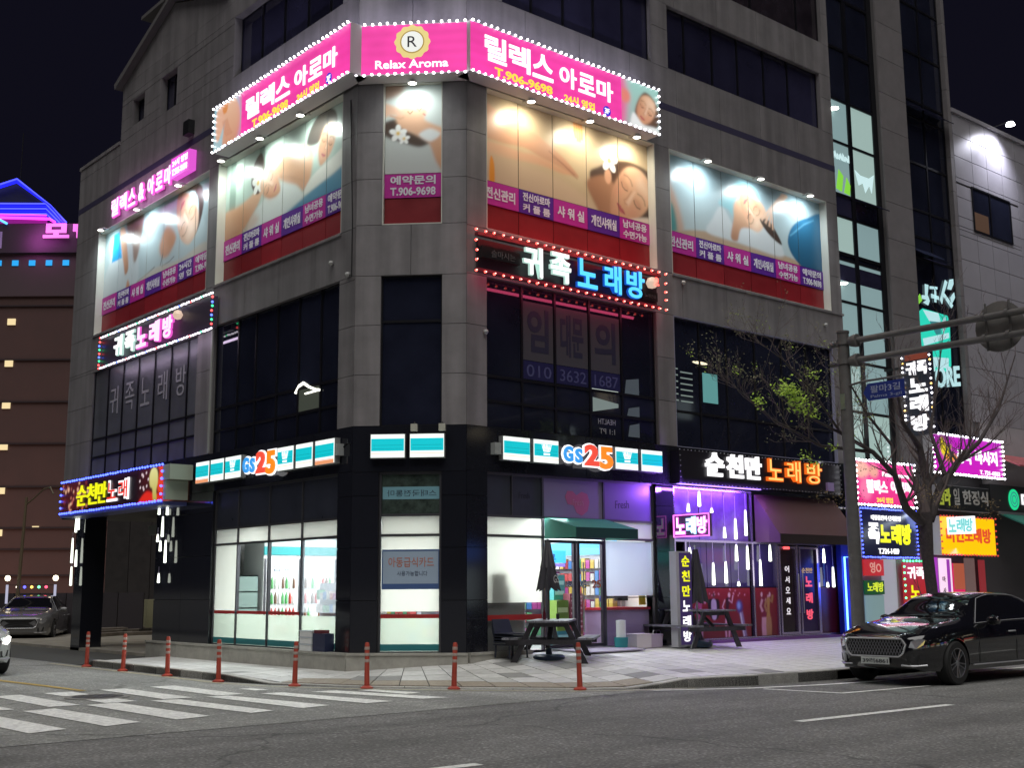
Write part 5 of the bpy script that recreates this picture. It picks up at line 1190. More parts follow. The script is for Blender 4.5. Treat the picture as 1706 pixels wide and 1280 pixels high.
# light tubes hung in front of the glass
M_tube = glow('tube_light', (.95, 1, .86), 2.6); M_cord = mat('tube_cord', (.4, .35, .5), .4)
def tube_lamp(fr, u, z0, z1, d, zt, parent, r=.030):
    g = MB(); g.tube([fr.P(u, zt, d), fr.P(u, z1, d)], .006, 5); g.tube([fr.P(u, z1+.03, d), fr.P(u, z1-.01, d)], r*.7, 8); o = g.build('tube_holder', M_cord, parent)
    g = MB(); g.lathe([(0, 0), (r*1.25, .01), (r*1.1, (z1-z0)*.5), (r*.7, z1-z0), (0, z1-z0)], fr.P(u, z0, d), 10); g.build('tube', M_tube, parent)
ORD = ['first', 'second', 'third', 'fourth', 'fifth', 'sixth', 'seventh', 'eighth', 'ninth', 'tenth', 'eleventh', 'twelfth', 'thirteenth', 'fourteenth']
def tube_thing(fr, u, z0, z1, d, zt, lab, grp, r=.030):
    t = empty('light_tube', tuple(fr.P(u, zt, d)), label=lab, cat='light tube', group=grp)
    tube_lamp(fr, u, z0, z1, d, zt, t, r)
for k, (u, z1, z0, zt) in enumerate(((7.47, 3.37, 3.19, 3.68), (7.83, 3.65, 3.32, 3.7), (8.23, 3.3, 3.2, 3.68), (8.64, 2.9, 2.66, 3.6), (9.02, 3.1, 2.64, 3.6), (9.38, 3.3, 2.73, 3.68))):
    tube_thing(RF, u, z0, z1, .1, zt, 'white light tube, %s from the left in the upper row of the violet bar front' % ORD[k], 'light tubes hanging before the karaoke bar')
for k, (u, z1, z0, zt) in enumerate(((7.47, 2.44, 2.3, 2.56), (8.22, 2.12, 1.64, 2.56), (8.64, 2.15, 1.68, 2.56), (9.02, 2.52, 2.16, 2.56), (9.06, 1.72, 1.62, 2.14), (9.40, 2.5, 1.98, 2.56), (9.84, 2.2, 1.62, 2.56), (10.21, 2.54, 2.17, 2.56), (12.26, 2.49, 2.15, 2.56), (12.36, 1.7, 1.58, 2.1), (12.60, 2.06, 1.58, 2.56))):
    tube_thing(RF, u, z0, z1, .1, zt, 'white light tube, %s from the left in the lower row before the bar glass' % ORD[k], 'light tubes hanging before the karaoke bar')
area_lamp('tube_wash', RF.P(8.9, 2.3, .4), RF.N*-1, 3, 1.2, 10, (.9, .9, 1), kb, xdir=RF.U)
# letter sign of the karaoke bar
t = empty('karaoke_fascia', tuple(RF.P(10, 3.8, .2)), label='black fascia of the ground floor karaoke bar with white and orange lit letters', cat='sign')
g = MB(); RF.bx(g, 7.04, 12.85, 3.78, 4.50, .02, .26); g.build('fascia_board', mat('black_fascia', (.012, .010, .016), .3), t)
M_oe = glow('orange_edge', lin('#e8651a'), 1.0, False); M_oc = glow('orange_core', lin('#ffd070'), 1.1, False)
for i, (ch, a, b) in enumerate((('순', 7.86, 8.46), ('천', 8.57, 9.12), ('만', 9.22, 9.76), ('노', 9.96, 10.54), ('래', 10.66, 11.22), ('방', 11.42, 12.05))):
    text(RF, ch, a, b, 3.98, 4.50, .262, M_wl if i < 3 else M_oe, t, .06, .035, 'letter'); 
    if i > 2: text(RF, ch, a+.03, b-.03, 4.005, 4.475, .323, M_oc, t, .008, .0, 'letter')
border(RF, 7.06, 12.86, 3.80, 4.50, .28, .12, mat('dead_bulb', (.30, .30, .34), .3), .014, t)
g = MB(); RF.bx(g, 12.25, 12.5, 3.86, 4.06, .26, .32); g.build('small_notice', mat('lilac_notice', (.30, .22, .45), .5), t)
g = MB(); RF.bx(g, 7.05, 9.8, 3.765, 3.785, .16, .24); g.build('led_strip', glow('violet_led', lin('#b090ff'), 2.2), t)
area_lamp('violet_wash', RF.P(8.4, 3.72, .5), (0, .75, -1), 2.9, .08, 70, (.36, .13, 1), t, xdir=RF.U)
area_lamp('violet_wash', RF.P(7.12, 3.68, .55), (-1, .42, -.30), .3, .08, 30, (.32, .10, 1), t, xdir=(0, 1, 0))
# brown awning
t = empty('brown_awning', (11.4, -.5, 2.6), label='plain brown fabric awning over the karaoke bar doors', cat='awning')
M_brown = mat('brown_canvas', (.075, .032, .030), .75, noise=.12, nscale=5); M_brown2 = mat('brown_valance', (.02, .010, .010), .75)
g = MB(); g.prism([(9.82, -.02, 3.68), (9.82, -.7, 2.76), (9.82, -.7, 2.73), (9.82, -.02, 3.64)], (3.05, 0, 0)); g.build('canopy', M_brown, t)
for x in (9.81, 12.86):
    g = MB(); g.prism([(x, -.02, 3.67), (x, -.7, 2.75), (x, -.7, 2.58), (x, -.02, 2.60)], (.012, 0, 0)); g.build('side_panel', mat('brown_side', (.10, .05, .08), .75), t)
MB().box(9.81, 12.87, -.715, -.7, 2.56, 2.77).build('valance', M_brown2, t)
# blue neon doorway frame
t = empty('neon_doorway', (13.2, -.3, .45), label='bright blue neon tube outlining the doorway at the right end of the karaoke bar', cat='neon light')
MB().box(12.85, 13.5, -.18, -.04, .44, 2.62).build('blue_panel', mat('blue_panel', (.01, .02, .30), .4), t)
g = MB(); g.tube([(12.92, -.22, .55), (12.92, -.22, 2.3), (13.4, -.22, 2.3), (13.4, -.22, .55)], .022, 8); g.build('neon_tube', glow('blue_neon', (.12, .35, 1), 5), t)
area_lamp('blue_neon_wash', (13.1, -.5, 1.5), (0, 1, 0), .6, 1.8, 10, (.05, .12, 1), t)
# blade sign with outlined lettering
Mpk = glow('magenta_neon', (1, .18, .85), 2.2, False); Mcy = glow('cyan_neon', (.35, .75, 1), 2.0, False)
BF = Frame((7.0, 0, 0), (0, -1, 0), (-1, 0, 0))
t = empty('blade_sign', (7.0, -.6, 2.65), label='small outlined neon karaoke sign sticking out between the two shopfronts', cat='sign')
MB().box(6.99, 7.07, -1.08, -.1, 2.64, 3.11).build('panel', mat('blade_panel', (.16, .10, .22), .4), t)
g = MB()
for q in ((.1, 1.08, 3.09, 3.11), (.1, 1.08, 2.64, 2.66), (.1, .12, 2.66, 3.09), (1.06, 1.08, 2.66, 3.09)): BF.bx(g, *q, .012, .03)
g.build('neon_edge', Mpk, t)
for ch, a, b, mm in (('노', .15, .43, Mpk), ('래', .45, .72, Mcy), ('방', .74, 1.03, Mpk)): text(BF, ch, a, b, 2.69, 3.06, .012, mm, t, .01, .05, 'letter'); text(BF, ch, a+.015, b-.015, 2.705, 3.045, .024, M_wl, t, .008, .02, 'letter')
MB().box(7.07, 7.12, -.1, -.02, 2.7, 3.05).build('bracket', M_black, t)
# standing vertical light box
t = empty('standing_lightbox', (6.6, -.6, .42), label='tall standing light box with yellow and white vertical letters beside the wooden table', cat='sign')
MB().box(6.38, 6.84, -.68, -.5, .42, 2.33).build('case', mat('case_grey', (.42, .42, .45), .5), t)
MB().box(6.47, 6.83, -.69, -.682, .46, 2.30).build('face', glow('standing_face', lin('#3a2a5a'), .7), t)
QF = Frame((0, -.69, 0), (1, 0, 0), (0, -1, 0))
for k, ch in enumerate('순천만노래방'): text(QF, ch, 6.53, 6.77, 2.02-k*.30, 2.24-k*.30, .002, M_ybl if k < 3 else M_wl, t, .006, .03, 'letter')

# ------------------------------------------------------------------ gateway tubes, sign
for k, (y, z0, z1) in enumerate(((14.80, 2.34, 3.0), (14.62, 3.14, 3.52), (14.78, 1.75, 2.25), (14.45, 3.2, 3.6), (14.5, 2.24, 2.68))):
    tube_thing(LF, -y, z0, z1, .13, min(3.6, z1+.15), 'white light tube on the left gate pillar, %s from the left' % ORD[k], 'light tubes on the gate pillars', .027)
for k, (y, z0, z1) in enumerate(((9.52, 2.72, 2.9), (9.50, 3.35, 3.58), (9.38, 1.78, 2.0), (9.36, 2.5, 2.75), (9.28, 2.83, 3.3), (9.08, 2.23, 2.75), (9.06, 3.32, 3.6))):
    tube_thing(LF, -y, z0, z1, .13, min(3.6, z1+.15), 'white light tube on the granite right of the gateway, %s from the left' % ORD[k], 'light tubes on the gate pillars', .026)
t = empty('no_turn_sign', (1.7, 13.0, 3.2), label='round no right turn sign hanging inside the gateway', cat='road sign')
SG = Frame((1.7, 13.0, 3.02), (.75, -.66, 0), (-.66, -.75, 0))
def disc(fr, r, d0, d1, m, name, parent, r0=0, n=28, cu=0, cz=0):
    g = MB()
    o_ = [(cu+r*math.cos(2*math.pi*k/n), cz+r*math.sin(2*math.pi*k/n)) for k in range(n)]
    if r0 == 0: fr.poly(g, o_, d0, d1)
    else:
        i_ = [(cu+r0*math.cos(2*math.pi*k/n), cz+r0*math.sin(2*math.pi*k/n)) for k in range(n)]
        vs = [fr.P(u, z, d) for d in (d0, d1) for ring in (o_, i_) for u, z in ring]; fs = []
        for k in range(n):
            q = (k+1) % n; fs += [(k, q, n+q, n+k), (2*n+k, 3*n+k, 3*n+q, 2*n+q), (k, 2*n+k, 2*n+q, q), (n+k, n+q, 3*n+q, 3*n+k)]
        g.add(vs, fs)
    return g.build(name, m, parent)
disc(SG, .30, 0, .01, mat('sign_white', (.5, .5, .48), .5), 'plate', t); disc(SG, .31, .01, .016, mat('sign_red', (.35, .06, .05), .5), 'red_ring', t, .25)
g = MB(); SG.poly(g, [(-.1, -.15), (-.04, -.15), (-.04, -.0), (.04, .03), (.04, -.05), (.17, .06), (.04, .17), (.04, .09), (-.1, .02)], .011, .018); g.build('arrow', M_black, t)
g = MB(); SG.poly(g, [(-.2, .17), (-.17, .2), (.2, -.17), (.17, -.2)], .019, .023); g.build('slash', mat('sign_red', (.35, .06, .05), .5), t)
g = MB(); g.box(1.69, 1.72, 12.98, 13.02, 3.3, 3.56); g.build('hanger', M_black, t)
# the yard seen through the gateway
ym = MB(); ym.box(-.0, 20, 9.9, 42, .0, .155); ym.build('yard_floor', mat('yard_concrete', (.27, .25, .21), .8, noise=.3, nscale=1.5), kind='structure')
t = empty('yard_wall', (6, 26, .1), label='low pale concrete wall at the back of the dark yard behind the gateway', cat='wall')
for k in range(7): MB().box(.5+k*1.6, 2.08+k*1.6, 26, 26.2, .15, .92).build('wall_block', mat('yard_wall', (.42, .35, .25), .8, noise=.35, nscale=2, rand=.2), t)
t = empty('timber_planks', (4.5, 22, .16), label='pile of dark timber planks lying on the yard floor behind the gateway', cat='planks')
for k in range(9):
    x0 = 3.0+k*.42; y0 = 21+(k*37 % 5)*.55; a_ = .6-.16*(k % 4)
    g = MB(); g.prism([(x0, y0, .16+.05*(k % 3)), (x0+2.2*math.cos(a_), y0+2.2*math.sin(a_), .16+.05*(k % 3)), (x0+2.2*math.cos(a_)+.1, y0+2.2*math.sin(a_)+.2, .18+.05*(k % 3)), (x0+.1, y0+.2, .18+.05*(k % 3))], (0, 0, .10)); g.build('plank', mat('wet_timber', (.10, .085, .07), .6, rand=.6, noise=.4), t)
t = empty('dark_cart', (5, 23.5, .15), label='long dark hand cart standing against the low yard wall', cat='cart')
g = MB(); g.box(4.0, 5.6, 24.6, 25.2, .62, .84); g.build('tray', M_black, t); g = MB(); g.lathe([(0, -.04), (.2, -.04), (.2, .04), (0, .04)], (4.3, 24.6, .36), 14, 'y'); g.build('wheel', M_black, t); g = MB(); g.lathe([(0, -.04), (.2, -.04), (.2, .04), (0, .04)], (5.3, 24.6, .36), 14, 'y'); g.build('wheel', M_black, t)
t = empty('pale_crate', (6.6, 24, .15), label='pale yellow-green crate at the right inside the yard', cat='crate')
g = MB(); g.box(6.1, 7.2, 24, 25, .15, 1.3); g.build('crate_body', mat('crate_pale', (.30, .29, .18), .6), t); g = MB(); g.box(6.5, 6.9, 23.96, 23.99, .2, .8); g.build('blue_tarp', mat('tarp', (.02, .06, .08), .6), t)
t = empty('yard_shed', (14, 34, 0), label='tall dark brown shed wall closing the yard behind the gateway', cat='building')
for k in range(12): MB().box(8.6+k*1.0, 9.57+k*1.0, 34, 34.1, 0, 5.5).build('wall_sheet', mat('shed_sheet', (.028, .024, .024), .7, noise=.3, rand=.35), t)
# ------------------------------------------------------------------ stair tower to the right of the corner building
tw = empty('stair_tower', (16.7, .5, .4), label='tall glazed stair tower with stone piers right of the corner building', cat='building')
M_pier = mat('tower_stone', (.20, .185, .19), .55, noise=.12, nscale=3, rand=.07)
M_lit = [glow('lit_stair_pane', lin('#9db8b4'), .72), glow('lit_stair_pane_b', lin('#92aeb0'), .68), glow('lit_stair_pane_c', lin('#a8c2bc'), .75)]
def g_mirror(name, col, s):
    m = glow(name, col, s, False); m.node_tree.nodes['Principled BSDF'].inputs['Roughness'].default_value = .04; return m
for q in M_lit: q.node_tree.nodes['Principled BSDF'].inputs['Roughness'].default_value = .03; q.cycles.emission_sampling = 'NONE'
TZ = 20.5
RFT = RF
# lit bay, plane y = .15
lf = MB(); D1 = -.15
zsb = [4.7, 6.0, 7.3, 8.85, 9.98, 10.15, 11.15, 11.75, 13.2, 14.4, 15.9, 17.4, 19.0]
u0, u1 = 13.72, 16.05
us = [13.76, 14.62, 14.74, 15.84]
g = MB()
RF.bx(g, 13.72, 13.79, 4.6, TZ, D1-.05, D1+.04); RF.bx(g, 14.60, 14.76, 4.6, TZ, D1-.05, D1+.04); RF.bx(g, 15.80, 16.02, 4.6, TZ, D1-.05, D1+.04)
for z in zsb: RF.bx(g, 13.7, 16.0, z-.035, z+.035, D1-.045, D1+.035)
wf = g.build('stair_window', M_frame, tw)
for (a, b) in ((13.79, 14.60), (14.76, 15.80)):
    for k in range(len(zsb)-1):
        z0, z1 = zsb[k]+.035, zsb[k+1]-.035
        if z1-z0 < .2: m_ = M_navy
        elif zsb[k] >= 14.3: m_ = M_navy
        elif zsb[k] == 11.15: m_ = M_navy2
        elif zsb[k] == 9.98: m_ = M_navy
        else: m_ = M_lit[random.randrange(3)]
        RF.cube('pane', a, b, z0, z1, D1-.01, D1, m_, wf)
RF.cube('floor_band', 13.75, 15.9, 9.42, 9.85, D1+.002, D1+.012, M_navy2, tw)
# green and white graphics stuck on the lit panes, curtain
g = MB()
for pts in ([(13.95, 11.9), (14.1, 12.45), (14.3, 12.3), (14.2, 11.85)], [(14.3, 11.85), (14.45, 12.3), (14.6, 12.1), (14.56, 11.82)]): RF.poly(g, pts, D1+.003, D1+.012)
g.build('green_print', glow('green_print', lin('#8fe04a'), .8, False), tw)
g = MB(); RF.poly(g, [(14.85, 12.6), (15.1, 12.5), (15.5, 12.5), (15.75, 12.65), (15.6, 12.1), (15.5, 12.3), (15.3, 12.05), (15.2, 12.3), (15.0, 12.2)], D1+.003, D1+.012); g.build('white_print', glow('white_print', lin('#cfeef0'), .9, False), tw)
g = MB()
for k in range(9): a = 13.85+k*.085; RF.poly(g, [(a, 12.75+.04*math.sin(k*2)), (a+.03, 12.9+.05*math.sin(k*1.7)), (a+.09, 12.86+.05*math.cos(k*2.3)), (a+.07, 12.72)], D1+.013, D1+.02)
g.build('white_script', glow('white_print', lin('#cfeef0'), .9, False), tw)
M_dl = glow('stair_downlight', (1, 1, .9), 8)
for u, z in ((13.95, 14.15), (13.95, 8.62+.9*0+1.0)):
    pass
for u, z in ((13.92, 14.05), (13.9, 9.28)):
    g = MB(); g.lathe([(0, 0), (.12, .01), (.12, .03), (0, .04)], RF.P(u, z, D1+.09), 14); g.build('downlight', M_dl, tw)
# open vents
for (a, b, z0, dz) in ((14.75, 15.75, 11.72, .36), (17.6, 18.6, 14.9, .0), (17.55, 18.5, 10.7, .2)):
    if dz == 0: continue
    g = MB(); g.prism([RF.P(a, z0, D1+.03), RF.P(b, z0, D1+.03), RF.P(b, z0-.2, D1+.42), RF.P(a, z0-.2, D1+.42)], (0, 0, .03)); g.build('open_vent', M_navy2, tw)
# stone piers: separate courses
def pier(u0_, u1_, d0, d1, z0=4.6, step=1.05, m=M_pier, nm='pier_stone'):
    z = z0
    while z < TZ: 
        RF.cube(nm, u0_, u1_, z+.006, min(z+step, TZ)-.006, d0, d1, m, tw); z += step
pier(16.03, 17.34, -.6, .02); pier(19.62, 19.80, -.6, .02)
RF.cube('pier_side', 16.02, 16.2, 4.6, TZ, -.6, -.02, M_back, tw)
# dark glazed bay
D2 = -.15
zs2 = [4.7, 6.1, 7.6, 9.0, 10.7, 11.3, 12.1, 13.5, 14.9, 15.4, 16.9, 18.4, 20.0]
g = MB()
for u in (17.36, 18.5, 19.6): RF.bx(g, u-.03, u+.03, 4.6, TZ, D2-.05, D2+.03)
for z in zs2: RF.bx(g, 17.34, 19.62, z-.03, z+.03, D2-.045, D2+.025)
wf = g.build('stair_window', M_frame, tw)
for a, b in ((17.39, 18.47), (18.53, 19.57)):
    for k in range(len(zs2)-1): RF.cube('pane', a, b, zs2[k]+.03, zs2[k+1]-.03, D2-.01, D2, M_navy, wf)
g = MB(); g.prism([RF.P(17.4, 15.2, D2+.03), RF.P(19.5, 15.2, D2+.03), RF.P(19.5, 14.95, D2+.4), RF.P(17.4, 14.95, D2+.4)], (0, 0, .03)); g.build('open_vent', M_navy2, tw)
g = MB(); g.prism([RF.P(17.4, 10.9, D2+.03), RF.P(18.45, 10.9, D2+.03), RF.P(18.45, 10.65, D2+.4), RF.P(17.4, 10.65, D2+.4)], (0, 0, .03)); g.build('open_vent', mat('pale_vent', (.05, .06, .12), .1), tw)
# cafe graphics on the dark bay
M_ice = glow('ice_print', lin('#bfe9ee'), .85, False); M_mint = glow('mint_print', lin('#2fdcc0'), .85, False); M_mintd = glow('mint_dark', lin('#3f8f96'), .7, False)
g = MB(); X0 = 17.45
def q_(u, z): return (X0+u, z)
for pts in ([(.35, 9.4), (.6, 9.35), (.7, 9.5), (.6, 9.65), (.68, 9.95), (.5, 9.95), (.48, 9.62), (.3, 9.6), (.3, 9.5), (.55, 9.5)],
            [(.8, 9.6), (1.2, 9.6), (1.2, 9.7), (.8, 9.72)], [(.95, 9.5), (1.0, 9.95), (1.08, 9.95), (1.05, 9.5)], [(.75, 9.85), (1.15, 9.9), (1.15, 9.97), (.75, 9.93)],
            [(1.25, 9.6), (1.6, 10.25), (1.72, 10.2), (1.5, 9.85), (1.95, 9.55), (1.85, 9.45), (1.45, 9.75), (1.35, 9.5)], [(1.7, 10.0), (1.85, 10.3), (2.05, 10.35), (2.05, 10.2), (1.9, 10.0)], [(1.8, 9.75), (2.05, 9.95), (2.08, 9.8), (1.9, 9.6)]):
    RF.poly(g, [q_(*p) for p in pts], D2+.03, D2+.045)
g.build('script_print', M_ice, tw)
g = MB(); RF.poly(g, [q_(.03, 9.45), q_(.2, 9.62), q_(.3, 9.45), q_(.12, 9.32)], D2+.03, D2+.045); g.build('leaf_print', glow('green_print', lin('#8fe04a'), .8, False), tw)
g = MB(); RF.poly(g, [q_(.1, 9.1), q_(.3, 9.22), q_(1.6, 9.2), q_(1.7, 9.0), q_(1.62, 7.75), q_(1.4, 7.55), q_(.35, 7.5), q_(.15, 7.75)], D2+.03, D2+.04); g.build('cup_print', M_mint, tw)
g = MB(); RF.poly(g, [q_(.3, 9.18), q_(1.1, 9.2), q_(1.2, 8.95), q_(.6, 8.9)], D2+.041, D2+.047); RF.poly(g, [q_(.2, 8.35), q_(1.6, 8.7), q_(1.6, 8.55), q_(.25, 8.15)], D2+.041, D2+.047); RF.poly(g, [q_(.2, 7.85), q_(1.5, 7.95), q_(1.45, 7.65), q_(.3, 7.58)], D2+.041, D2+.047); RF.poly(g, [q_(1.25, 8.95), q_(1.45, 9.15), q_(1.5, 8.9), q_(1.3, 8.6)], D2+.041, D2+.047); g.build('cup_highlight', M_ice, tw)
g = MB(); RF.poly(g, [q_(.6, 8.9), q_(1.2, 8.95), q_(1.15, 8.6), q_(.9, 8.55)], D2+.048, D2+.052); g.build('cup_dark', M_mintd, tw)
text(RF, 'TORE', 17.75, 19.5, 6.95, 7.55, D2+.03, M_ice, tw, .02, .03, skew=.25)
# lower part and core
g = MB(); g.box(13.72, 19.8, .62, 12, .2, 20.4); g.build('core', M_back, tw)
g = MB(); RF.bx(g, 13.72, 19.8, 3.4, 4.66, -.6, -.05); g.build('lower_wall', mat('lower_stone', (.14, .14, .16), .6, noise=.15, nscale=2), tw)

# vertical blade sign
t = empty('vertical_sign', (15.68, -.8, 5.5), label='tall vertical projecting sign with white letters and dotted white lamps', cat='sign')
VF = Frame((15.66, 0, 0), (0, -1, 0), (-1, 0, 0))
MB().box(15.67, 15.85, -1.2, -.45, 5.42, 7.6).build('panel', mat('blade_black', (.03, .03, .05), .3), t)
MB().box(15.65, 15.669, -1.15, -.5, 7.38, 7.58).build('head_panel', glow('rust_head', lin('#7a3524'), .8, False), t)
for ch, a, b, z0, z1 in (('귀', .52, .80, 6.98, 7.34), ('족', .84, 1.12, 6.98, 7.34), ('노', .58, 1.1, 6.52, 6.9), ('래', .58, 1.1, 6.02, 6.44), ('방', .58, 1.1, 5.52, 5.94)): text(VF, ch, a, b, z0, z1, .0, M_wl, t, .02, .05, 'letter')
border(VF, .44, 1.22, 5.46, 7.58, .03, .125, lambda i: [M_bulb, M_bulb, mat('dead_bulb', (.30, .30, .34), .3), glow('amber_bulb', (1, .6, .15), 4, False), M_bulb][(i*7) % 5], .028, t, 'lr'); border(VF, .44, 1.22, 5.46, 7.58, .03, .2, M_bulb, .028, t, 't')
MB().box(15.7, 15.8, -.45, .3, 7.2, 7.26).build('bracket', M_black, t)

# ------------------------------------------------------------------ panelled building on the right and its shops
pb = empty('panelled_building', (30, 0, .4), label='pale grey panelled building right of the stair tower with a roof spotlight', cat='building')
M_pp = mat('metal_panel', (.36, .345, .38), .4, metal=.1, noise=.06, nscale=1.5, rand=.05)
op = [(20.72, 23.0, 12.0, 13.35), (24.6, 27, 11.9, 13.3)]
zsj = [6.2, 7.0, 7.8, 8.6, 9.4, 10.2, 11.0, 11.72, 12.3, 12.9, 13.5, 14.16, 14.84, 15.5]
g = MB(); RF.bx(g, 19.82, 45, 4.7, 15.5, -.6, -.03); g.build('wall_backing', M_back, pb)
usj = [19.85, 20.87] + [21.75+k*.92 for k in range(15)]
for i in range(len(usj)-1):
    for j in range(len(zsj)-1):
        a, b, c_, e = usj[i], usj[i+1], zsj[j], zsj[j+1]
        hit = any(a < o[1]-.02 and b > o[0]+.02 and c_ < o[3]-.02 and e > o[2]+.02 for o in op)
        if hit:
            for q in solids(a, b, c_, e, [o for o in op]): 
                if q[1]-q[0] > .05 and q[3]-q[2] > .05: RF.cube('metal_panel', q[0]+.01, q[1]-.01, q[2]+.01, q[3]-.01, -.03, 0, M_pp, pb)
        else: RF.cube('metal_panel', a+.01, b-.01, c_+.01, e-.01, -.03, 0, M_pp, pb)
RF.cube('coping', 19.8, 40, 15.5, 15.62, -.5, .06, M_pp, pb)
for o_ in op: 
    f_ = window(RF, o_[0], o_[1], o_[2], o_[3], .0, [(o_[0]*.55+o_[1]*.45)], [], pb, M_navy)
g = MB(); RF.bx(g, 20.8, 21.6, 12.05, 12.6, .004, .010); g.build('lit_blind', glow('warm_blind', lin('#5a4436'), .6, False), pb)
t = empty('roof_spotlight', (24.0, -.2, 15.6), label='white spotlight shining down the panelled wall from its roof edge', cat='spotlight')
g = MB(); g.lathe([(0, .05), (.1, .04), (.14, -.05), (0, -.06)], (22.35, -.55, 15.6), 14); g.build('lamp_head', glow('spot_head', (.95, .95, 1), 9, False), t); MB().tube([(22.35, .2, 15.65), (22.35, -.5, 15.68)], .02, 6).build('arm', M_black, t)
l = bpy.data.lights.new('roof_spot', 'SPOT'); l.energy = 480; l.color = (.85, .86, 1); l.spot_size = R(120); l.spot_blend = 1; l.shadow_soft_size = .1
o = bpy.data.objects.new('roof_spot', l); COL.objects.link(o); o.parent = t; o.location = Vector((22.35, -.75, 15.45))-Vector((24.0, -.2, 15.6)); o.rotation_euler = Vector((-.15, .55, -1)).to_track_quat('-Z', 'Y').to_euler()
# ground floor of both
g = MB(); RF.bx(g, 13.72, 16.4, .42, 3.38, -.6, -.12); g.build('shop_back', mat('pale_lilac_wall', (.30, .29, .34), .5), tw)
g = MB(); RF.bx(g, 16.4, 45, .42, 4.7, -.6, -.04); g.build('shop_back', mat('dark_shop_wall', (.05, .045, .05), .5, noise=.2, nscale=2), pb)
g = MB(); RF.bx(g, 20.2, 45, 4.45, 6.2, -.04, .0); g.build('pale_band', mat('pale_band', (.40, .38, .40), .5, noise=.1), pb)
area_lamp('shop_glow', (15.2, -.9, 3.2), (0, .6, -1), 2, .2, 12, (.8, .9, 1), tw)
def big_sign(nm, lab, u0, u1, z0, z1, d, face, bulbm, texts, grp=None, step=.14, r=.034, pic=None, br=.16, emit=1.):
    t = empty(nm, tuple(RF.P((u0+u1)/2, z0, d)), label=lab, cat='sign', group=grp)
    g = MB(); RF.bx(g, u0, u1, z0, z1, d-.28, d-.008); g.build('sign_box', M_box, t)
    if pic: print_panel(RF, u0+.02, u1-.02, z0+.02, z1-.02, d, pic, u0, u1, attr_mat('lit_%s' % lab[:14], .3, emit), t, 'sign_picture', .03)
    else: RF.cube('sign_face', u0+.01, u1-.01, z0+.01, z1-.01, d-.006, d, face, t)
    for s_, a, b, c_, e, m_, bo in texts: text(RF, s_, a, b, c_, e, d+.002, m_, t, .012, bo)
    if bulbm: border(RF, u0, u1, z0, z1, d+.03, step, bulbm, r, t)
    return t
pr = Print(2.6, 1.1, ('#f0358a', '#ff4aa8')); pr.oval(.1, .8, .13, .2, '#ffc0b0', .05); pr.oval(.3, .78, .08, .14, '#f8b0a0', .05); pr.oval(.16, .35, .1, .25, '#ff80b0', .06)
big_sign('pink_shop_sign', 'hot pink lit sign with white bulbs and white Korean letters next to the steel pole', 13.15, 15.74, 3.57, 4.66, .5, None, M_bulb,
         [('Relax Aroma', 14.3, 15.5, 4.3, 4.42, M_wl, .02), ('릴렉스', 13.6, 14.5, 3.86, 4.2, M_wl, .05), ('아로마', 14.65, 15.6, 3.9, 4.22, M_wl, .05), ('24시 영업', 14.0, 14.7, 3.64, 3.78, M_yl, .02)], pic=pr)
pr = Print(2.5, 1.2, ('#10122e', '#171a44')); pr.shape([(.78, 1.1), (.88, .7), (1.05, .6), (1.05, 1.1)], '#6f7ec0', .05); pr.oval(.86, .18, .09, .13, '#c88a72', .04); pr.shape([(.7, .3), (.8, .45), (.98, .4), (1.0, -.05), (.75, -.05)], '#2a2c3a', .03)
t = big_sign('blue_shop_sign', 'dark blue karaoke sign with blue bulbs and big yellow letters below the pink one', 13.25, 15.7, 2.3, 3.48, .5, None, M_blub,
         [('대형룸완비·단체환영', 13.7, 15.0, 3.2, 3.33, M_wl, .02), ('족', 13.55, 14.02, 2.62, 3.14, M_wl, .05), ('노', 14.06, 14.5, 2.66, 3.1, M_ybl, .05), ('래', 14.55, 14.98, 2.62, 3.12, M_ybl, .05), ('방', 15.02, 15.45, 2.62, 3.14, M_ybl, .05), ('T.724-1489', 13.95, 14.85, 2.38, 2.52, M_wl, .03)], step=.1, r=.024, pic=pr, emit=.9)
pr = Print(3.65, 1.05, ('#d21fc0', '#c824c8')); pr.shape([(.1, .8), (.14, .95), (.2, .7), (.26, .75), (.2, .45), (.12, .5)], '#f0d820', .03); pr.shape([(.14, .4), (.26, .55), (.34, .42), (.24, .3)], '#f0a030', .04)
big_sign('violet_shop_sign', 'magenta lit massage sign with white bulbs and a yellow flower, highest on the right', 16.75, 20.4, 4.55, 5.6, .5, None, M_bulb,
         [('중국', 17.95, 18.7, 4.86, 5.24, M_wl, .04), ('마사지', 18.9, 20.1, 4.9, 5.3, M_wl, .04), ('T. 721-6882', 19.1, 20.2, 4.62, 4.74, M_wl, .02)], pic=pr)
M_tan = mat('dull_letter', (.45, .45, .42), .5); M_lime = glow('lime_letter', lin('#9aa53a'), .8, False)
big_sign('black_board_sign', 'black restaurant board with dull silver letters between the magenta and yellow signs', 17.2, 19.9, 3.6, 4.27, .3, mat('black_board', (.012, .016, .018), .4), None,
         [('담라', 17.22, 17.82, 3.72, 4.2, M_lime, .04), ('일', 17.98, 18.28, 3.75, 4.2, M_tan, .02), ('한정식', 18.45, 19.8, 3.78, 4.18, M_tan, .03)])
big_sign('yellow_shop_sign', 'bright yellow karaoke sign with red letters and red bulbs', 16.69, 19.5, 2.4, 3.4, .6, glow('yellow_face', lin('#ffc400'), 1.0), glow('dull_red_bulb', (.6, .05, .03), 1, False),
         [('미인노래방', 16.95, 19.25, 2.72, 3.12, glow('red_print_letter', lin('#e0522a'), .9, False), .04)], step=.16, r=.03)
t = empty('white_blade_sign', (17.0, -.8, 2.9), label='overexposed white blade sign hanging in front of the yellow sign', cat='sign')
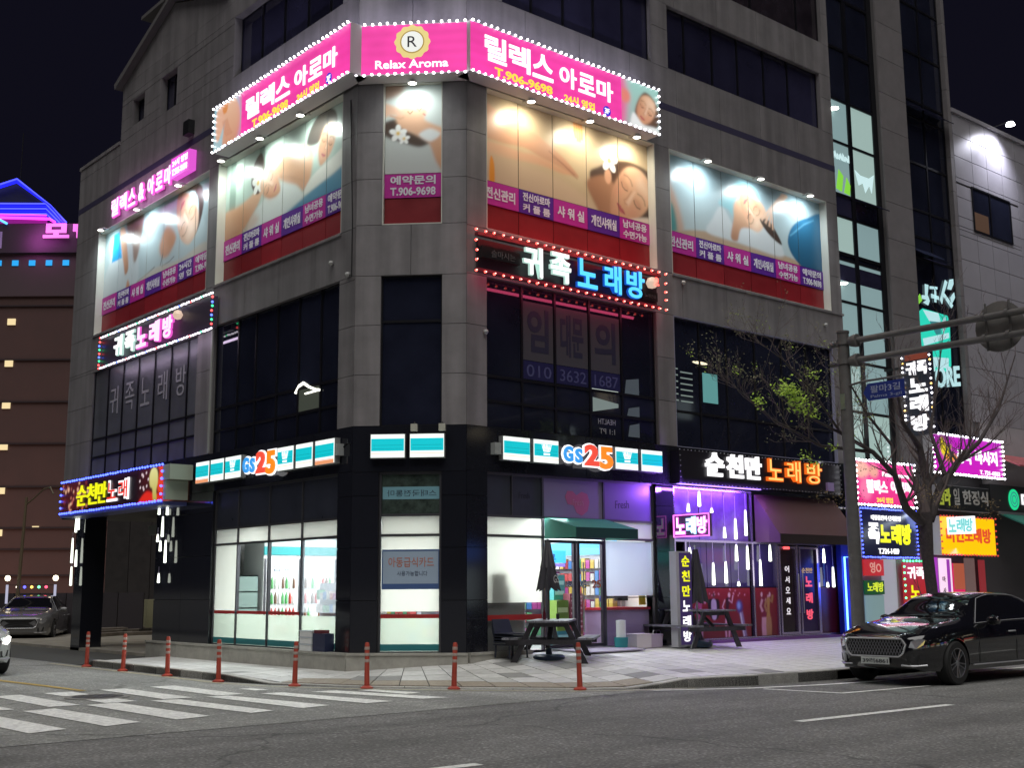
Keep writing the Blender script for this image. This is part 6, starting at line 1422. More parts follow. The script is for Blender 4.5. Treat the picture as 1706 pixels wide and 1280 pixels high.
WF = Frame((17.0, 0, 0), (0, -1, 0), (-1, 0, 0)); MB().box(17.0, 17.1, -1.36, -.62, 2.92, 3.37).build('panel', glow('white_blade', lin('#f4f6f8'), 1.2), t)
for ch, a, b, m_ in (('노', .66, .88, Mcy), ('래', .89, 1.12, Mcy), ('방', 1.13, 1.34, Mcy)): text(WF, ch, a, b, 2.97, 3.32, .002, glow('pale_teal_letter', lin('#7fd8d8'), .9, False), t, .01, .04, 'letter')
# coffee shop fascia far right
t = empty('green_logo_sign', (21.3, -.3, 3.8), label='round mint green lit logo on a dark fascia at the right edge', cat='sign'); g = MB(); RF.bx(g, 20.0, 26, 3.66, 4.42, -.02, .28); g.build('fascia_board', mat('dark_grey_fascia', (.03, .03, .032), .4), t)
disc(RF, .30, .285, .30, glow('mint_disc', lin('#20d890'), .95, False), 'logo_disc', t, cu=21.3, cz=4.03); disc(RF, .22, .301, .306, M_mintd, 'logo_ring', t, .19, cu=21.3, cz=4.03); disc(RF, .13, .301, .306, M_mintd, 'logo_ring', t, .10, cu=21.3, cz=4.03)
for k, ch in enumerate('대기'): text(RF, ch, 21.75+k*.55, 22.2+k*.55, 3.8, 4.26, .285, M_wl, t, .02, .04, 'letter')
t = empty('green_awning', (22, -.8, 3.4), label='green awning below the mint logo at the right edge', cat='awning'); g = MB(); g.prism([(20.4, -.3, 3.62), (20.4, -1.6, 3.0), (20.4, -1.6, 2.97), (20.4, -.3, 3.57)], (5, 0, 0)); g.build('canopy', M_green, t); MB().box(20.3, 26, -.36, -.30, 3.58, 3.66).build('rail', M_silver, t)
t = empty('red_awning', (21, -.8, 5), label='faded red awning at the right edge beside the magenta sign', cat='awning'); g = MB(); g.prism([(20.6, -.05, 5.35), (20.6, -.9, 4.95), (20.6, -.9, 4.9), (20.6, -.05, 5.3)], (4, 0, 0)); g.build('canopy', mat('faded_red', (.38, .10, .11), .7, noise=.2), t)
# shopfront pieces at street level
def sheet(nm, lab, cat, u0, u1, z0, z1, d, m, extra=None, thick=.04):
    t = empty(nm, tuple(RF.P((u0+u1)/2, z0, d)), label=lab, cat=cat); RF.cube('sheet', u0, u1, z0, z1, d-thick, d, m, t)
    for s_, a, b, c_, e, m_, bo in (extra or []): text(RF, s_, a, b, c_, e, d+.002, m_, t, .008, bo)
    return t
sheet('red_shop_board', 'red panel with pale ring letters left of the pale doorway', 'sign', 14.05, 14.92, 1.86, 2.26, .0, glow('red_board', lin('#c02a2c'), .8, False), [('영O', 14.3, 14.8, 1.93, 2.2, glow('pale_pinkish', lin('#e0a090'), .8, False), .02)])
sheet('green_shop_board', 'dark green panel with yellow letters under the red one', 'sign', 14.05, 14.9, 1.40, 1.74, .0, glow('green_board', lin('#0c4a24'), .8, False), [('노래방', 14.15, 14.85, 1.46, 1.7, glow('lime_bright', lin('#d8e83a'), .9, False), .03)])
sheet('teal_door', 'pale teal lit glass door under the green panel', 'door', 14.05, 14.85, .5, 1.38, .0, glow('teal_door', lin('#7f9a9a'), .7, False))
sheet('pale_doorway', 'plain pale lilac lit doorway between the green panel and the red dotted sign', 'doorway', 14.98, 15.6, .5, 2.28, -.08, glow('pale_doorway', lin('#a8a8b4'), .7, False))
t = sheet('red_dotted_sign', 'red dotted sign with white and yellow letters framed by green lamps', 'sign', 15.72, 17.0, 1.0, 2.2, .05, glow('red_dotted', lin('#a82428'), .8, False), [('귀족', 15.9, 16.7, 1.78, 2.1, M_wl, .03), ('노', 16.0, 16.45, 1.3, 1.62, M_ybl, .03)])
border(RF, 15.70, 17.0, 1.0, 2.24, .1, .15, glow('green_bulb', (.1, 1, .35), 4, False), .03, t, 'lt')
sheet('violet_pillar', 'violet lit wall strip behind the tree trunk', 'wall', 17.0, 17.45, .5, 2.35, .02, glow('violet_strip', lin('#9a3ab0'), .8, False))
sheet('white_menu_board', 'white lit vertical board with violet stripe and dark characters', 'sign', 17.5, 18.1, .6, 2.33, .04, glow('white_menu', lin('#f2d8ea'), .95, False), [('마', 17.6, 17.75, 1.7, 1.85, M_black, .01), ('사', 17.6, 17.75, 1.4, 1.55, M_black, .01), ('지', 17.6, 17.75, 1.1, 1.25, M_black, .01)])
RF.cube('violet_stripe', 17.85, 18.0, .6, 2.3, .041, .046, glow('violet_strip', lin('#9a3ab0'), .8, False), pb)
sheet('pink_poster_door', 'orange and hot pink glowing poster door', 'door', 18.2, 18.75, .6, 2.2, .03, glow('pink_poster', lin('#d81a64'), .9, False)); RF.cube('orange_head', 18.2, 18.75, 1.5, 2.2, .031, .036, glow('orange_head', lin('#b05a40'), .8, False), pb)
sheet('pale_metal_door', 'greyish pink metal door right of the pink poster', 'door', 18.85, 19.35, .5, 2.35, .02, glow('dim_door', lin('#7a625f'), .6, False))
sheet('red_strip_sign', 'narrow red vertical sign at the end of the yellow shop', 'sign', 19.45, 19.75, .8, 2.3, .1, glow('dim_red_strip', lin('#8a2a30'), .8, False))
area_lamp('magenta_wash', (17.3, -.8, 2.2), (0, 1, -.5), .8, .4, 8, (1, .2, .8), pb)
# far shops beyond
g = MB(); g.box(26, 60, -.2, 8, .4, 5.8); 
# upper dark block behind the panelled building
t = empty('dark_block_behind', (60, 30, 0), label='dark roof block rising behind the panelled building', cat='building'); MB().box(30, 60, 9, 30, 0, 21.5).build('wall', mat('night_wall', (.03, .025, .03), .8), t)

# ------------------------------------------------------------------ motel far left with neon gable
Fh = Vector((math.cos(YAW), math.sin(YAW), 0)); Rh = Vector((math.sin(YAW), -math.cos(YAW), 0)); CP = Vector((-12.2145, -17.3573, 0))
MF = Frame(CP+Fh*75, Rh, -Fh)
mo = empty('motel', tuple(MF.P(-38, 0, -5)), label='dark brown motel far off on the left with blue neon gable and small lit windows', cat='building')
M_mo = mat('motel_brown', (.095, .050, .046), .8, noise=.12, nscale=.6); M_mo2 = mat('motel_band', (.03, .018, .022), .8)
M_mot = mat('motel_upper', (.09, .06, .07), .8, noise=.1, nscale=.5)
g = MB(); MF.bx(g, -58, -20, 0, 22.9, -14, 0); g.build('wall', M_mo, mo)
g = MB(); MF.bx(g, -58, -20, 20.2, 23.0, 0, .15); g.build('upper_wall', M_mot, mo)
for z in (19.6, 16.1, 13.4, 10.75, 8.05, 5.5, 4.2, 2.6): MF.cube('floor_band', -58, -20, z-.06, z+.03, 0, .10, M_mo2, mo)
MF.cube('eaves', -58, -20, 23.0, 24.9, -3, .4, mat('motel_eaves', (.05, .03, .05), .8), mo)
g = MB(); MF.poly(g, [(-38, 24.9), (-28.6, 24.9), (-31.8, 27.9), (-35, 26.9)], -2, .1); MF.poly(g, [(-58, 24.9), (-38, 24.9), (-38, 26.2), (-58, 26.2)], -2, .1); g.build('roof', mat('motel_roof', (.012, .012, .03), .7), mo)
M_bn = glow('blue_roof_neon', (.01, .012, 1), 2.2, False); M_bn2 = glow('blue_roof_neon_bright', (.05, .06, 1), 3, False); M_pn = glow('pink_roof_neon', (1, .05, .75), 2.5, False); M_cn = glow('cyan_roof_neon', (.1, .5, 1), 2, False)
def neon(pts, m, r=.07, nm='neon_tube'): g = MB(); g.tube([MF.P(u, z, .5) for u, z in pts], r, 6); return g.build(nm, m, mo)
for k in range(3): neon([(-36, 26.5-.1*k), (-31.85, 27.9-.12*k), (-29.6+.05*k, 26.1-.06*k), (-28.5-.1*k, 24.95)], M_bn2 if k == 0 else M_bn, .05)
for k in range(6): neon([(-38, 26.30-.17*k), (-29.9+.02*k, 26.22-.17*k), (-28.7-.12*k, 24.95)], M_bn if k % 2 else M_bn2, .045)
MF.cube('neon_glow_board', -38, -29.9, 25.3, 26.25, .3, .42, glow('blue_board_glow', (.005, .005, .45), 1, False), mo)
neon([(-33.5, 25.35), (-29.6, 25.2), (-29.2, 24.95)], M_pn, .085); neon([(-33.5, 25.55), (-29.8, 25.42)], M_pn, .05); neon([(-33.2, 25.4), (-32.3, 24.9)], M_cn, .07)
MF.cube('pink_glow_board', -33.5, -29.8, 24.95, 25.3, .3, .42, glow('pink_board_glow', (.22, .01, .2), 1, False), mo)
text(MF, '모', -29.9, -28.25, 23.9, 24.85, .55, glow('motel_letter', lin('#f07ae0'), 1.1, False), mo, .1, .05, 'letter'); text(MF, '텔', -28.0, -26.4, 23.9, 24.85, .55, glow('motel_letter', lin('#f07ae0'), 1.1, False), mo, .1, .05, 'letter')
area_lamp('pink_sign_wash', MF.P(-29.5, 24.3, 1.2), Fh, 3, 1, 60, (1, .2, .9), mo)
for k in range(7): MF.cube('blue_window', -31.95+k*1.08-1.08*3, -31.55+k*1.08-1.08*3, 22.2, 22.55, .15, .2, glow('blue_window', lin('#2aa8f0'), 1, False), mo)
wm = glow('warm_window', lin('#ffe6b0'), .85, False)
for k, z in enumerate((21.35, 18.55, 15.85, 13.17, 10.55, 7.8, 5.2)):
    for j in range(5):
        if j in (2, 4) or True: MF.cube('lit_window', -32.05-j*4.4, -31.55-j*4.4, z-.2, z+.2, .0, .08, wm, mo)
MF.cube('lit_window', -29.7, -29.3, 5.45, 5.6, .0, .08, wm, mo)
g = MB(); g.tube([MF.P(-31.83, 27.9, 0), MF.P(-31.83, 31.2, 0)], .03, 5); g.build('antenna', M_black, mo)
MF.cube('side_lamp', -32.9, -32.6, 23.3, 24.4, .2, .4, glow('lilac_lamp', lin('#8a70a0'), .8, False), mo)
l = area_lamp('motel_wash', MF.P(-33, 1, 9), -MF.N+Vector((0, 0, .5)), 14, 1, 300, (1, .6, .45), mo, xdir=MF.U)

# lamps, globes, festoon at the far end of the side street
SFr = Frame(CP+Fh*42, Rh, -Fh)
def at(px_, py_, dist):
    """offset right and height at a distance"""
    pass
t = empty('street_lamp', tuple(SFr.P(-17.0, 0, 0)), label='slim pole street lamp with a curved arm in front of the motel', cat='street lamp')
g = MB(); g.tube([SFr.P(-17.05, 0, 0), SFr.P(-16.98, 2.2, 0), SFr.P(-16.9, 4.85, 0)], [.09, .06, .045], 8); g.build('pole', mat('brown_pole', (.12, .09, .05), .6), t)
g = MB(); g.tube([SFr.P(-16.9, 4.6, 0), SFr.P(-16.6, 4.8, .1), SFr.P(-16.2, 5.1, .3), SFr.P(-15.9, 5.15, .5), SFr.P(-15.75, 4.9, .6)], .03, 6); g.build('arm', mat('brown_pole', (.12, .09, .05), .6), t)
for k in range(2): pass
for k, u in enumerate((-17.38, -15.73)):
    t = empty('globe_lamp', tuple(SFr.P(u, 0, 0)), label='warm globe lamp on a white lit post, the %s one by the coloured lamps' % ('left' if k == 0 else 'right'), cat='lamp', group='globe lamps at the end of the side street')
    g = MB(); g.lathe([(0, -.10), (.07, -.08), (.10, 0), (.07, .08), (0, .10)], SFr.P(u, 2.06, 0), 12); g.build('globe', glow('warm_globe', (1, .86, .6), 3), t)
    g = MB(); g.tube([SFr.P(u, 1.2, 0), SFr.P(u, 1.84, 0)], .045, 8); g.build('lit_post', glow('cold_post', lin('#b8b8d0'), .9, False), t); g = MB(); g.tube([SFr.P(u, 0, 0), SFr.P(u, 1.2, 0)], .05, 8); g.build('post_foot', M_black, t)
t = empty('festoon_lights', tuple(SFr.P(-16.8, 1, 0)), label='row of five coloured lamps strung between the two globe lamps', cat='lights')
for k, c_ in enumerate(((1, .85, .7), (.1, .1, 1), (1, .5, .1), (.15, .8, .35), (1, .08, .15))): bulb(SFr.P(-17.03+k*.247, 1.76, 0), glow('festoon_%d' % k, c_, 3, False), .055, t)
g = MB(); g.tube([SFr.P(-17.4, 1.83, 0), SFr.P(-15.7, 1.83, 0)], .01, 4); g.build('cable', M_black, t)
t = empty('dark_hoarding', tuple(SFr.P(-17, 0, 1)), label='low dark hoarding behind the parked cars at the end of the side street', cat='fence')
for k in range(8): MB_ = MB(); SFr.bx(MB_, -20+k*.9, -19.13+k*.9, 0, 1.55, -.6, -.5); MB_.build('hoarding_panel', mat('hoarding', (.03, .025, .03), .6, rand=.3), t)

# ------------------------------------------------------------------ bollards
def bollard_parts(t):
    mr = mat('bollard_orange', (.40, .055, .032), .5, noise=.15, nscale=8); mw = mat('bollard_white', (.42, .33, .29), .4)
    MB().lathe([(0, 0), (.105, 0), (.105, .02), (.06, .045), (.048, .05)], (0, 0, 0), 18).build('foot', mr, t)
    MB().lathe([(.045, .045), (.040, .38), (.038, .70), (.03, .735), (0, .74)], (0, 0, 0), 16).build('post', mr, t)
    for z in (.42, .52, .62): MB().lathe([(.0401, z), (.0415, z+.003), (.0405, z+.045), (.039, z+.048)], (0, 0, 0), 16).build('reflective_band', mw, t)
bl = [(-1.98, 8.7, 'leftmost bollard, nearest the gateway'), (-2.0, 6.75, 'second bollard from the left along the kerb'), (-2.0, 4.68, 'third bollard from the left along the kerb'), (-1.98, 2.65, 'fourth from the left where the kerb ends'),
      (-1.5, .85, 'fifth from the left at the corner'), (-.9, -.42, 'sixth from the left before the cut corner'), (.02, -1.55, 'seventh from the left'), (1.38, -3.06, 'rightmost one, before the near table')]
b0 = None
for x, y, lab in bl:
    if b0 is None:
        b0 = empty('bollard', (x, y, .008)); b0['_local'] = 1; bollard_parts(b0); o = b0
    else:
        o = b0.copy(); COL.objects.link(o); o.location = (x, y, .008)
        for ch in b0.children: c_ = ch.copy(); COL.objects.link(c_); c_.parent = o
    o.rotation_euler = (random.uniform(-.03, .03), random.uniform(-.03, .03), random.random())
    tag(o, 'orange plastic post with pale bands: '+lab, 'bollard', 'orange bollards along the kerb')

# ------------------------------------------------------------------ picnic tables (local axes: x along the table)
M_wood = mat('dark_stained_wood', (.030, .028, .034), .45, noise=.35, nscale=14, rand=.25); M_woodt = mat('table_top_wood', (.15, .15, .17), .38, noise=.3, nscale=14, rand=.2)
def picnic(t, L_=1.55):
    for k in range(5):
        y = -.30+k*.15; MB().box(-L_/2, L_/2, y-.068, y+.068, .72, .755).build('top_plank', M_woodt, t)
    for s_ in (-1, 1):
        for k in range(2):
            y = s_*(.62+k*.15-.02); MB().box(-L_/2, L_/2, y-.068, y+.068, .42, .455).build('seat_plank', M_woodt, t)
    for x in (-L_/2+.22, L_/2-.22):
        for s_ in (-1, 1):
            g = MB(); g.prism([(x-.022, s_*.24, .72), (x-.022, s_*.34, .72), (x-.022, s_*.70, .0), (x-.022, s_*.58, .0)], (.044, 0, 0)); g.build('leg', M_wood, t)
        MB().box(x-.066, x-.024, -.77, .77, .33, .42).build('crossbeam', M_wood, t); MB().box(x+.024, x+.066, -.36, .36, .64, .72).build('top_batten', M_wood, t)
        s2 = 1 if x < 0 else -1
        g = MB(); g.prism([(x+s2*.05, -.045, .38), (x+s2*.05, .045, .38), (0+s2*-.05, .045, .70), (-.05*s2, -.045, .70)], (0, 0, .035)); g.build('brace', M_wood, t)
T1 = (2.93, -.72, .28); T2 = (7.05, -.62, .40)
t = empty('picnic_table', T1, R(41), 'dark wooden picnic table end-on to the street in front of the store door', 'picnic table', 'wooden picnic tables on the pavement'); t['_local'] = 1; picnic(t)
t = empty('picnic_table', T2, R(84), 'dark wooden picnic table seen from its long side before the karaoke bar', 'picnic table', 'wooden picnic tables on the pavement'); t['_local'] = 1; picnic(t, 1.5)
def parasol(x, y, z, lab, z0, z1, r0, tiers, rz=0):
    t = empty('closed_parasol', (x, y, z), rz, lab, 'parasol', 'closed parasols standing through the tables'); t['_local'] = 1
    m_ = mat('parasol_cloth', (.035, .033, .042), .75, noise=.2, nscale=9); mg = mat('parasol_grey_cap', (.07, .068, .075), .7)
    def cone(za, zb, ra, rb, m, nm, n=40, ph=0):
        vs = []; fs = []; K = 9
        for i in range(K):
            f_ = i/(K-1); zz = za+(zb-za)*f_; rr = ra+(rb-ra)*f_**1.0
            for j in range(n):
                a = 2*math.pi*j/n; q = rr*(1+(.20*f_+.06)*math.cos(8*a+ph)+.05*math.sin(3*a+f_*3))
                vs.append((q*math.cos(a), q*math.sin(a), zz-.03*f_*math.cos(8*a+ph)*1.2))
        for i in range(K-1):
            for j in range(n): fs.append((i*n+j, i*n+(j+1) % n, (i+1)*n+(j+1) % n, (i+1)*n+j))
        g = MB(); g.add(vs, fs, True); g.add([vs[j] for j in range(n)], [tuple(range(n))]); return g.build(nm, m, t)
    cone(z1, z0, .05, r0, m_, 'canopy')
    if tiers: cone(z1+.02, z1-.42, .05, r0*.66, mg, 'upper_flap', ph=1.2)
    MB().tube([(0, 0, .1), (0, 0, z1+.08)], .022, 8).build('pole', M_silver if not tiers else mat('dark_pole', (.05, .05, .05), .4), t)
    MB().lathe([(0, 0), (.27, 0), (.29, .03), (.29, .10), (.25, .13), (.06, .14), (.05, .25), (0, .25)], (0, 0, 0), 20).build('base', mat('dark_blue_base', (.012, .035, .07), .35), t)
    return t
u1_ = parasol(T1[0]-.06, T1[1]+.03, T1[2], 'closed black parasol with grey upper flap standing through the table before the store door', 1.30, 2.14, .185, True)
text(Frame((-.10, -.165, 0), (.76, -.65, 0), (-.65, -.76, 0)), 'GS', .06, .16, 1.42, 1.56, .03, mat('pale_print', (.4, .4, .4), .6), u1_, .004, .01)
parasol(*T2, 'closed plain black parasol standing through the table before the karaoke bar', .90, 1.98, .22, False, .4)
def small(nm, loc, lab, cat, build): t = empty(nm, loc, label=lab, cat=cat); build(t, *loc); return t
small('table_cup', (3.18, -.60, 1.036), 'small dark cup standing on the near picnic table', 'cup', lambda t, x, y, z: (MB().lathe([(0, 0), (.028, 0), (.036, .1), (.032, .1), (.025, .01), (0, .01)], (x, y, z), 12).build('cup_wall', mat('cup_dark', (.03, .02, .03), .4), t)))
small('table_bottle', (2.74, -.72, 1.036), 'slim maroon bottle on the near picnic table beside the parasol pole', 'bottle', lambda t, x, y, z: (MB().lathe([(0, 0), (.03, 0), (.03, .12), (.012, .17), (.012, .2), (0, .2)], (x, y, z), 12).build('bottle_glass', mat('bottle_maroon', (.08, .01, .02), .2), t), MB().lathe([(0, .2), (.014, .2), (.014, .222), (0, .222)], (x, y, z), 8).build('cap', M_black, t)))
def bucket(t, x, y, z):
    MB().lathe([(0, 0), (.10, 0), (.13, .26), (.12, .26), (.095, .02), (0, .02)], (x, y, z), 16).build('bucket_wall', mat('orange_bucket', (.55, .20, .10), .5, noise=.3, nscale=14), t); MB().tube([(x-.13, y, z+.25), (x-.09, y, z+.33), (x+.09, y, z+.33), (x+.13, y, z+.25)], .006, 5).build('handle', M_silver, t)
small('ash_bucket', (6.36, -.12, .41), 'orange bucket at the left foot of the far picnic table', 'bucket', bucket)
def crate(t, x, y, z, w_, d_, h_, m_, nm='crate_body'):
    g = MB(); g.box(x-w_/2, x+w_/2, y-d_/2, y+d_/2, z, z+h_); g.build(nm, m_, t); g = MB(); g.box(x-w_/2-.01, x+w_/2+.01, y-d_/2-.01, y+d_/2+.01, z+h_, z+h_+.02); g.build('rim', m_, t)
small('white_box', (5.72, -.22, .415), 'white polystyrene box on the ground under the right store window', 'box', lambda t, x, y, z: crate(t, x, y, z, .42, .3, .26, mat('poly_white', (.62, .56, .60), .5)))
small('lilac_box', (6.12, -.2, .415), 'lilac-lit carton right of the white box on the ground', 'box', lambda t, x, y, z: crate(t, x, y, z, .34, .28, .24, mat('poly_lilac', (.42, .34, .46), .5)))
small('teal_bin', (5.28, -.16, .415), 'small teal tub on the ground next to the store door', 'tub', lambda t, x, y, z: (MB().lathe([(0, 0), (.13, 0), (.14, .22), (0, .22)], (x, y, z), 14).build('tub_wall', mat('teal_tub', (.03, .25, .27), .4), t), MB().lathe([(.10, .22), (.10, .55), (.0, .56)], (x, y, z), 12).build('roll', M_white, t)))
def mesh_chairs(t, x, y, z):
    for k in range(5):
        g = MB(); zz = z+.22+k*.05; g.box(x-.24, x+.24, y-.24, y+.22, zz, zz+.02); g.build('seat', M_board, t)
    for k in range(5):
        g = MB(); zz = z+.26+k*.04; g.prism([(x-.22, y+.2, zz), (x+.22, y+.2, zz), (x+.20, y+.30, zz+.26), (x-.20, y+.30, zz+.26)], (0, .015, 0)); g.build('backrest', M_board, t)
    for sx in (-.21, .21):
        for sy in (-.2, .2): MB().tube([(x+sx, y+sy, z), (x+sx*.95, y+sy*.95, z+.24)], .018, 6).build('leg', M_board, t)
small('stacked_chairs', (2.25, -.36, .37), 'dark blue stack of plastic chairs against the store wall behind the near table', 'chairs', mesh_chairs)
for k, (z, h_, m_, lab) in enumerate(((.47, .13, M_white, 'lowest white tray of the stack on the plinth by the corner'), (.60, .13, M_white, 'middle white tray on the plinth by the corner'), (.73, .12, M_white, 'topmost white tray on the plinth by the corner'))):
    t = empty('white_tray', (-.02, 2.8, z), label=lab, cat='tray', group='white trays stacked on the plinth'); g = MB(); g.box(-.12, .085, 2.62, 3.05, z, z+h_-.02); g.build('tray_body', m_, t); g = MB(); g.box(-.13, .088, 2.6, 3.07, z+h_-.02, z+h_-.004); g.build('lid', mat('tray_lid', (.5, .55, .6), .5), t)
t = empty('blue_crate', (-.02, 2.35, .47), label='dark blue crate with a red cloth beside the white trays on the plinth', cat='crate'); MB().box(-.12, .08, 2.15, 2.58, .47, .80).build('crate_body', mat('navy_crate', (.015, .02, .06), .5), t); MB().box(-.11, .07, 2.3, 2.55, .80, .86).build('red_cloth', mat('dark_red_cloth', (.12, .01, .02), .7), t)
t = empty('door_ramp', (5, -.4, .4), label='flat pale ramp mat in front of the store door', cat='mat'); g = MB(); g.prism([(3.7, -.04, .425), (5.6, -.04, .425), (5.35, -.75, .405), (3.9, -.75, .40)], (0, 0, .02)); g.build('mat_sheet', mat('ramp_mat', (.34, .31, .38), .6), t)
t = empty('door_step', (4.3, 0, .42), label='pale metal threshold step under the store door', cat='step'); MB().box(3.44, 5.1, -.03, .12, .42, .465).build('step_plate', M_silver, t)

# ------------------------------------------------------------------ cars
def smooth_interp(x, xs, ys):
    xs = np.array(xs, float); ys = np.array(ys, float); d = np.gradient(ys, xs)
    s = np.diff(ys)/np.diff(xs)
    for i in range(len(xs)):
        if 0 < i < len(xs)-1: d[i] = 0 if s[i-1]*s[i] <= 0 else 2*s[i-1]*s[i]/(s[i-1]+s[i])
        else: d[i] = s[0] if i == 0 else s[-1]
    k = np.clip(np.searchsorted(xs, x)-1, 0, len(xs)-2); h = xs[k+1]-xs[k]; t = (x-xs[k])/h
    return (2*t**3-3*t**2+1)*ys[k]+(t**3-2*t**2+t)*h*d[k]+(-2*t**3+3*t**2)*ys[k+1]+(t**3-t**2)*h*d[k+1]
def sedan(t, paint, L_=5.1, full=True):
    t['_local'] = 1
    ST = lambda x, ys: float(smooth_interp(x, SX, ys))
    SX = [0, .06, .25, .7, 1.35, 1.55, 2.2, 2.7, 3.3, 4.0, 4.4, 4.8, 5.02, 5.1]
    ZT = [.74, .81, .88, .975, 1.05, 1.10, 1.42, 1.49, 1.48, 1.32, 1.14, 1.08, 1.02, .88]
    ZB = [.70, .76, .82, .89, .95, .965, .985, 1.0, 1.01, 1.02, 1.01, .99, .95, .82]
    HW = [.50, .66, .82, .92, .945, .95, .955, .955, .955, .95, .93, .89, .82, .74]
    TW = [.38, .50, .60, .72, .74, .73, .60, .585, .585, .62, .66, .68, .66, .6]
    ZL = [.38, .29, .24, .22, .22, .22, .22, .22, .22, .22, .24, .28, .34, .40]
    xs = sorted(set(list(np.linspace(0, 5.1, 96)) + [.02, .04])); rings = []
    for x in xs:
        zt, zb, hw, tw, zl = ST(x, ZT), ST(x, ZB), ST(x, HW), ST(x, TW), ST(x, ZL)
        zb = min(zb, zt-.03); ze = zt-.045 if zt-zb > .2 else zt-.02
        key = [(0, zl), (hw*.6, zl), (hw*.93, zl+.01), (hw*.985, zl+.10), (hw*.99, (zl+zb)*.46), (hw*1.0, (zl+zb)*.58), (hw*.985, zb-.10), (hw*.95, zb-.015), (hw*.925, zb)]
        n = 5
        for k in range(1, n): f = k/n; key.append((hw*.925+(tw-hw*.925)*f+.02*math.sin(math.pi*f), zb+(ze-zb)*f))
        key += [(tw, ze), (tw*.93, zt-.022 if zt-zb > .2 else zt-.01), (tw*.7, zt-.008), (tw*.35, zt-.002), (0, zt)]
        rings.append(key)
    nk = len(rings[0]); vs = []; fs = []; mi = []
    for x, key in zip(xs, rings):
        for y, z in key: vs.append((x, -y, z))
        for y, z in key[-2:0:-1]: vs.append((x, y, z))
    M = 2*nk-2
    def cls(x, k):
        if k >= nk-1: k = M-1-k
        zt = ST(x, ZT); zb = ST(x, ZB)
        if k >= 14 or (k == 13 and x < 1.9):
            if 1.47 < x < 2.22 or 3.75 < x < 4.38: return 1
        if 9 <= k <= 12 and zt-zb > .17:
            f0 = (x-1.62)/.62; 
            if 1.95+(12-k)*-.08 < x < 4.12+(9-k)*.09 and not (2.83 < x < 2.93): return 2
        return 0
    for i in range(len(xs)-1):
        for k in range(M):
            fs.append((i*M+k, i*M+(k+1) % M, (i+1)*M+(k+1) % M, (i+1)*M+k)); mi.append(cls((xs[i]+xs[i+1])/2, k))
    fs.append(tuple(range(M))[::-1]); mi.append(0); fs.append(tuple((len(xs)-1)*M+k for k in range(M))); mi.append(0)
    me = bpy.data.meshes.new('tmp'); me.from_pydata(vs, [], fs)
    mg = mat('car_glass', (.006, .006, .008), .04)
    for q in (paint, mg, mg): me.materials.append(q)
    me.polygons.foreach_set('material_index', mi)
    bm = bmesh.new(); bm.from_mesh(me); bmesh.ops.recalc_face_normals(bm, faces=bm.faces); bm.to_mesh(me); bm.free()
    ob = bpy.data.objects.new('tmp', me); COL.objects.link(ob)
    cut = MB()
    for x in (.92, 4.05):
        for s_ in (-1, 1): cut.lathe([(0, -.16), (.385, -.16), (.385, .16), (0, .16)], (x, s_*.90, .36), 36, 'y')
    co = cut.build('cut', M_black)
    md = ob.modifiers.new('b', 'BOOLEAN'); md.operation = 'DIFFERENCE'; md.object = co; md.solver = 'EXACT'
    dg = bpy.context.evaluated_depsgraph_get(); em = bpy.data.meshes.new_from_object(ob.evaluated_get(dg))
    V = [v.co[:] for v in em.vertices]; P = [(tuple(p.vertices), p.material_index, p.center.x, p.center.y) for p in em.polygons]
    bpy.data.objects.remove(ob); bpy.data.objects.remove(co)
    def sub(name, sel, m, smooth=True, off=0.):
        idx = {}; f2 = []; 
        for p in P:
            if not sel(p): continue
            for i in p[0]: idx.setdefault(i, len(idx))
            f2.append(tuple(idx[i] for i in p[0]))
        if not f2: return None
        g = MB(); g.add([V[i] for i in idx], f2, smooth); return g.build(name, m, t)
    nm = len(em.materials)
    body = sub('body', lambda p: p[1] not in (1, 2), paint)
    sub('windshield', lambda p: p[1] == 1 and p[2] < 3, mg); sub('rear_window', lambda p: p[1] == 1 and p[2] > 3, mg)
    for s_ in (-1, 1):
        sub('side_window', lambda p: p[1] == 2 and p[3]*s_ > 0 and p[2] < 2.88, mg); sub('side_window', lambda p: p[1] == 2 and p[3]*s_ > 0 and p[2] > 2.88, mg)
    mt_ = mat('tyre', (.012, .012, .012), .8); mr_ = mat('alloy', (.30, .30, .32), .28, metal=.9); mc = mat('chrome', (.55, .55, .57), .25, metal=.45)
    for x in (.92, 4.05):
        for s_ in (-1, 1):
            c_ = (x, s_*.82, .355)
            g = MB(); g.lathe([(.24, -.12), (.33, -.12), (.352, -.09), (.352, .09), (.33, .12), (.24, .12), (.24, -.12)], c_, 40, 'y'); ty = g.build('tyre', mt_, t)
            g = MB(); g.lathe([(.225, s_*.115), (.25, s_*.12), (.25, s_*.02), (.225, s_*.02), (.225, s_*.115)], c_, 40, 'y')
            for k in range(10):
                a = 2*math.pi*k/10; b = a+(.13 if k % 2 else -.13)
                p0 = Vector((c_[0]+.05*math.cos(a), c_[1]+s_*.10, c_[2]+.05*math.sin(a))); p1 = Vector((c_[0]+.235*math.cos(b), c_[1]+s_*.112, c_[2]+.235*math.sin(b))); g.tube([p0, p1], .012, 6)
            g.lathe([(0, s_*.115), (.055, s_*.11), (.06, s_*.06)], c_, 16, 'y'); g.build('rim', mr_, t)
            g = MB(); g.lathe([(0, s_*.0), (.235, s_*.0), (.235, s_*.03), (0, s_*.03)], c_, 24, 'y'); g.build('brake_disc', mat('brake_dark', (.02, .02, .02), .5), t)
    # front
    XF = lambda y: float(np.interp(abs(y), [.45, .55, .66, .75, .82, .92], [0, .02, .065, .15, .25, .7]))
    def fpt(y, z, d=0.): return (XF(y)-.012-d, y, z)
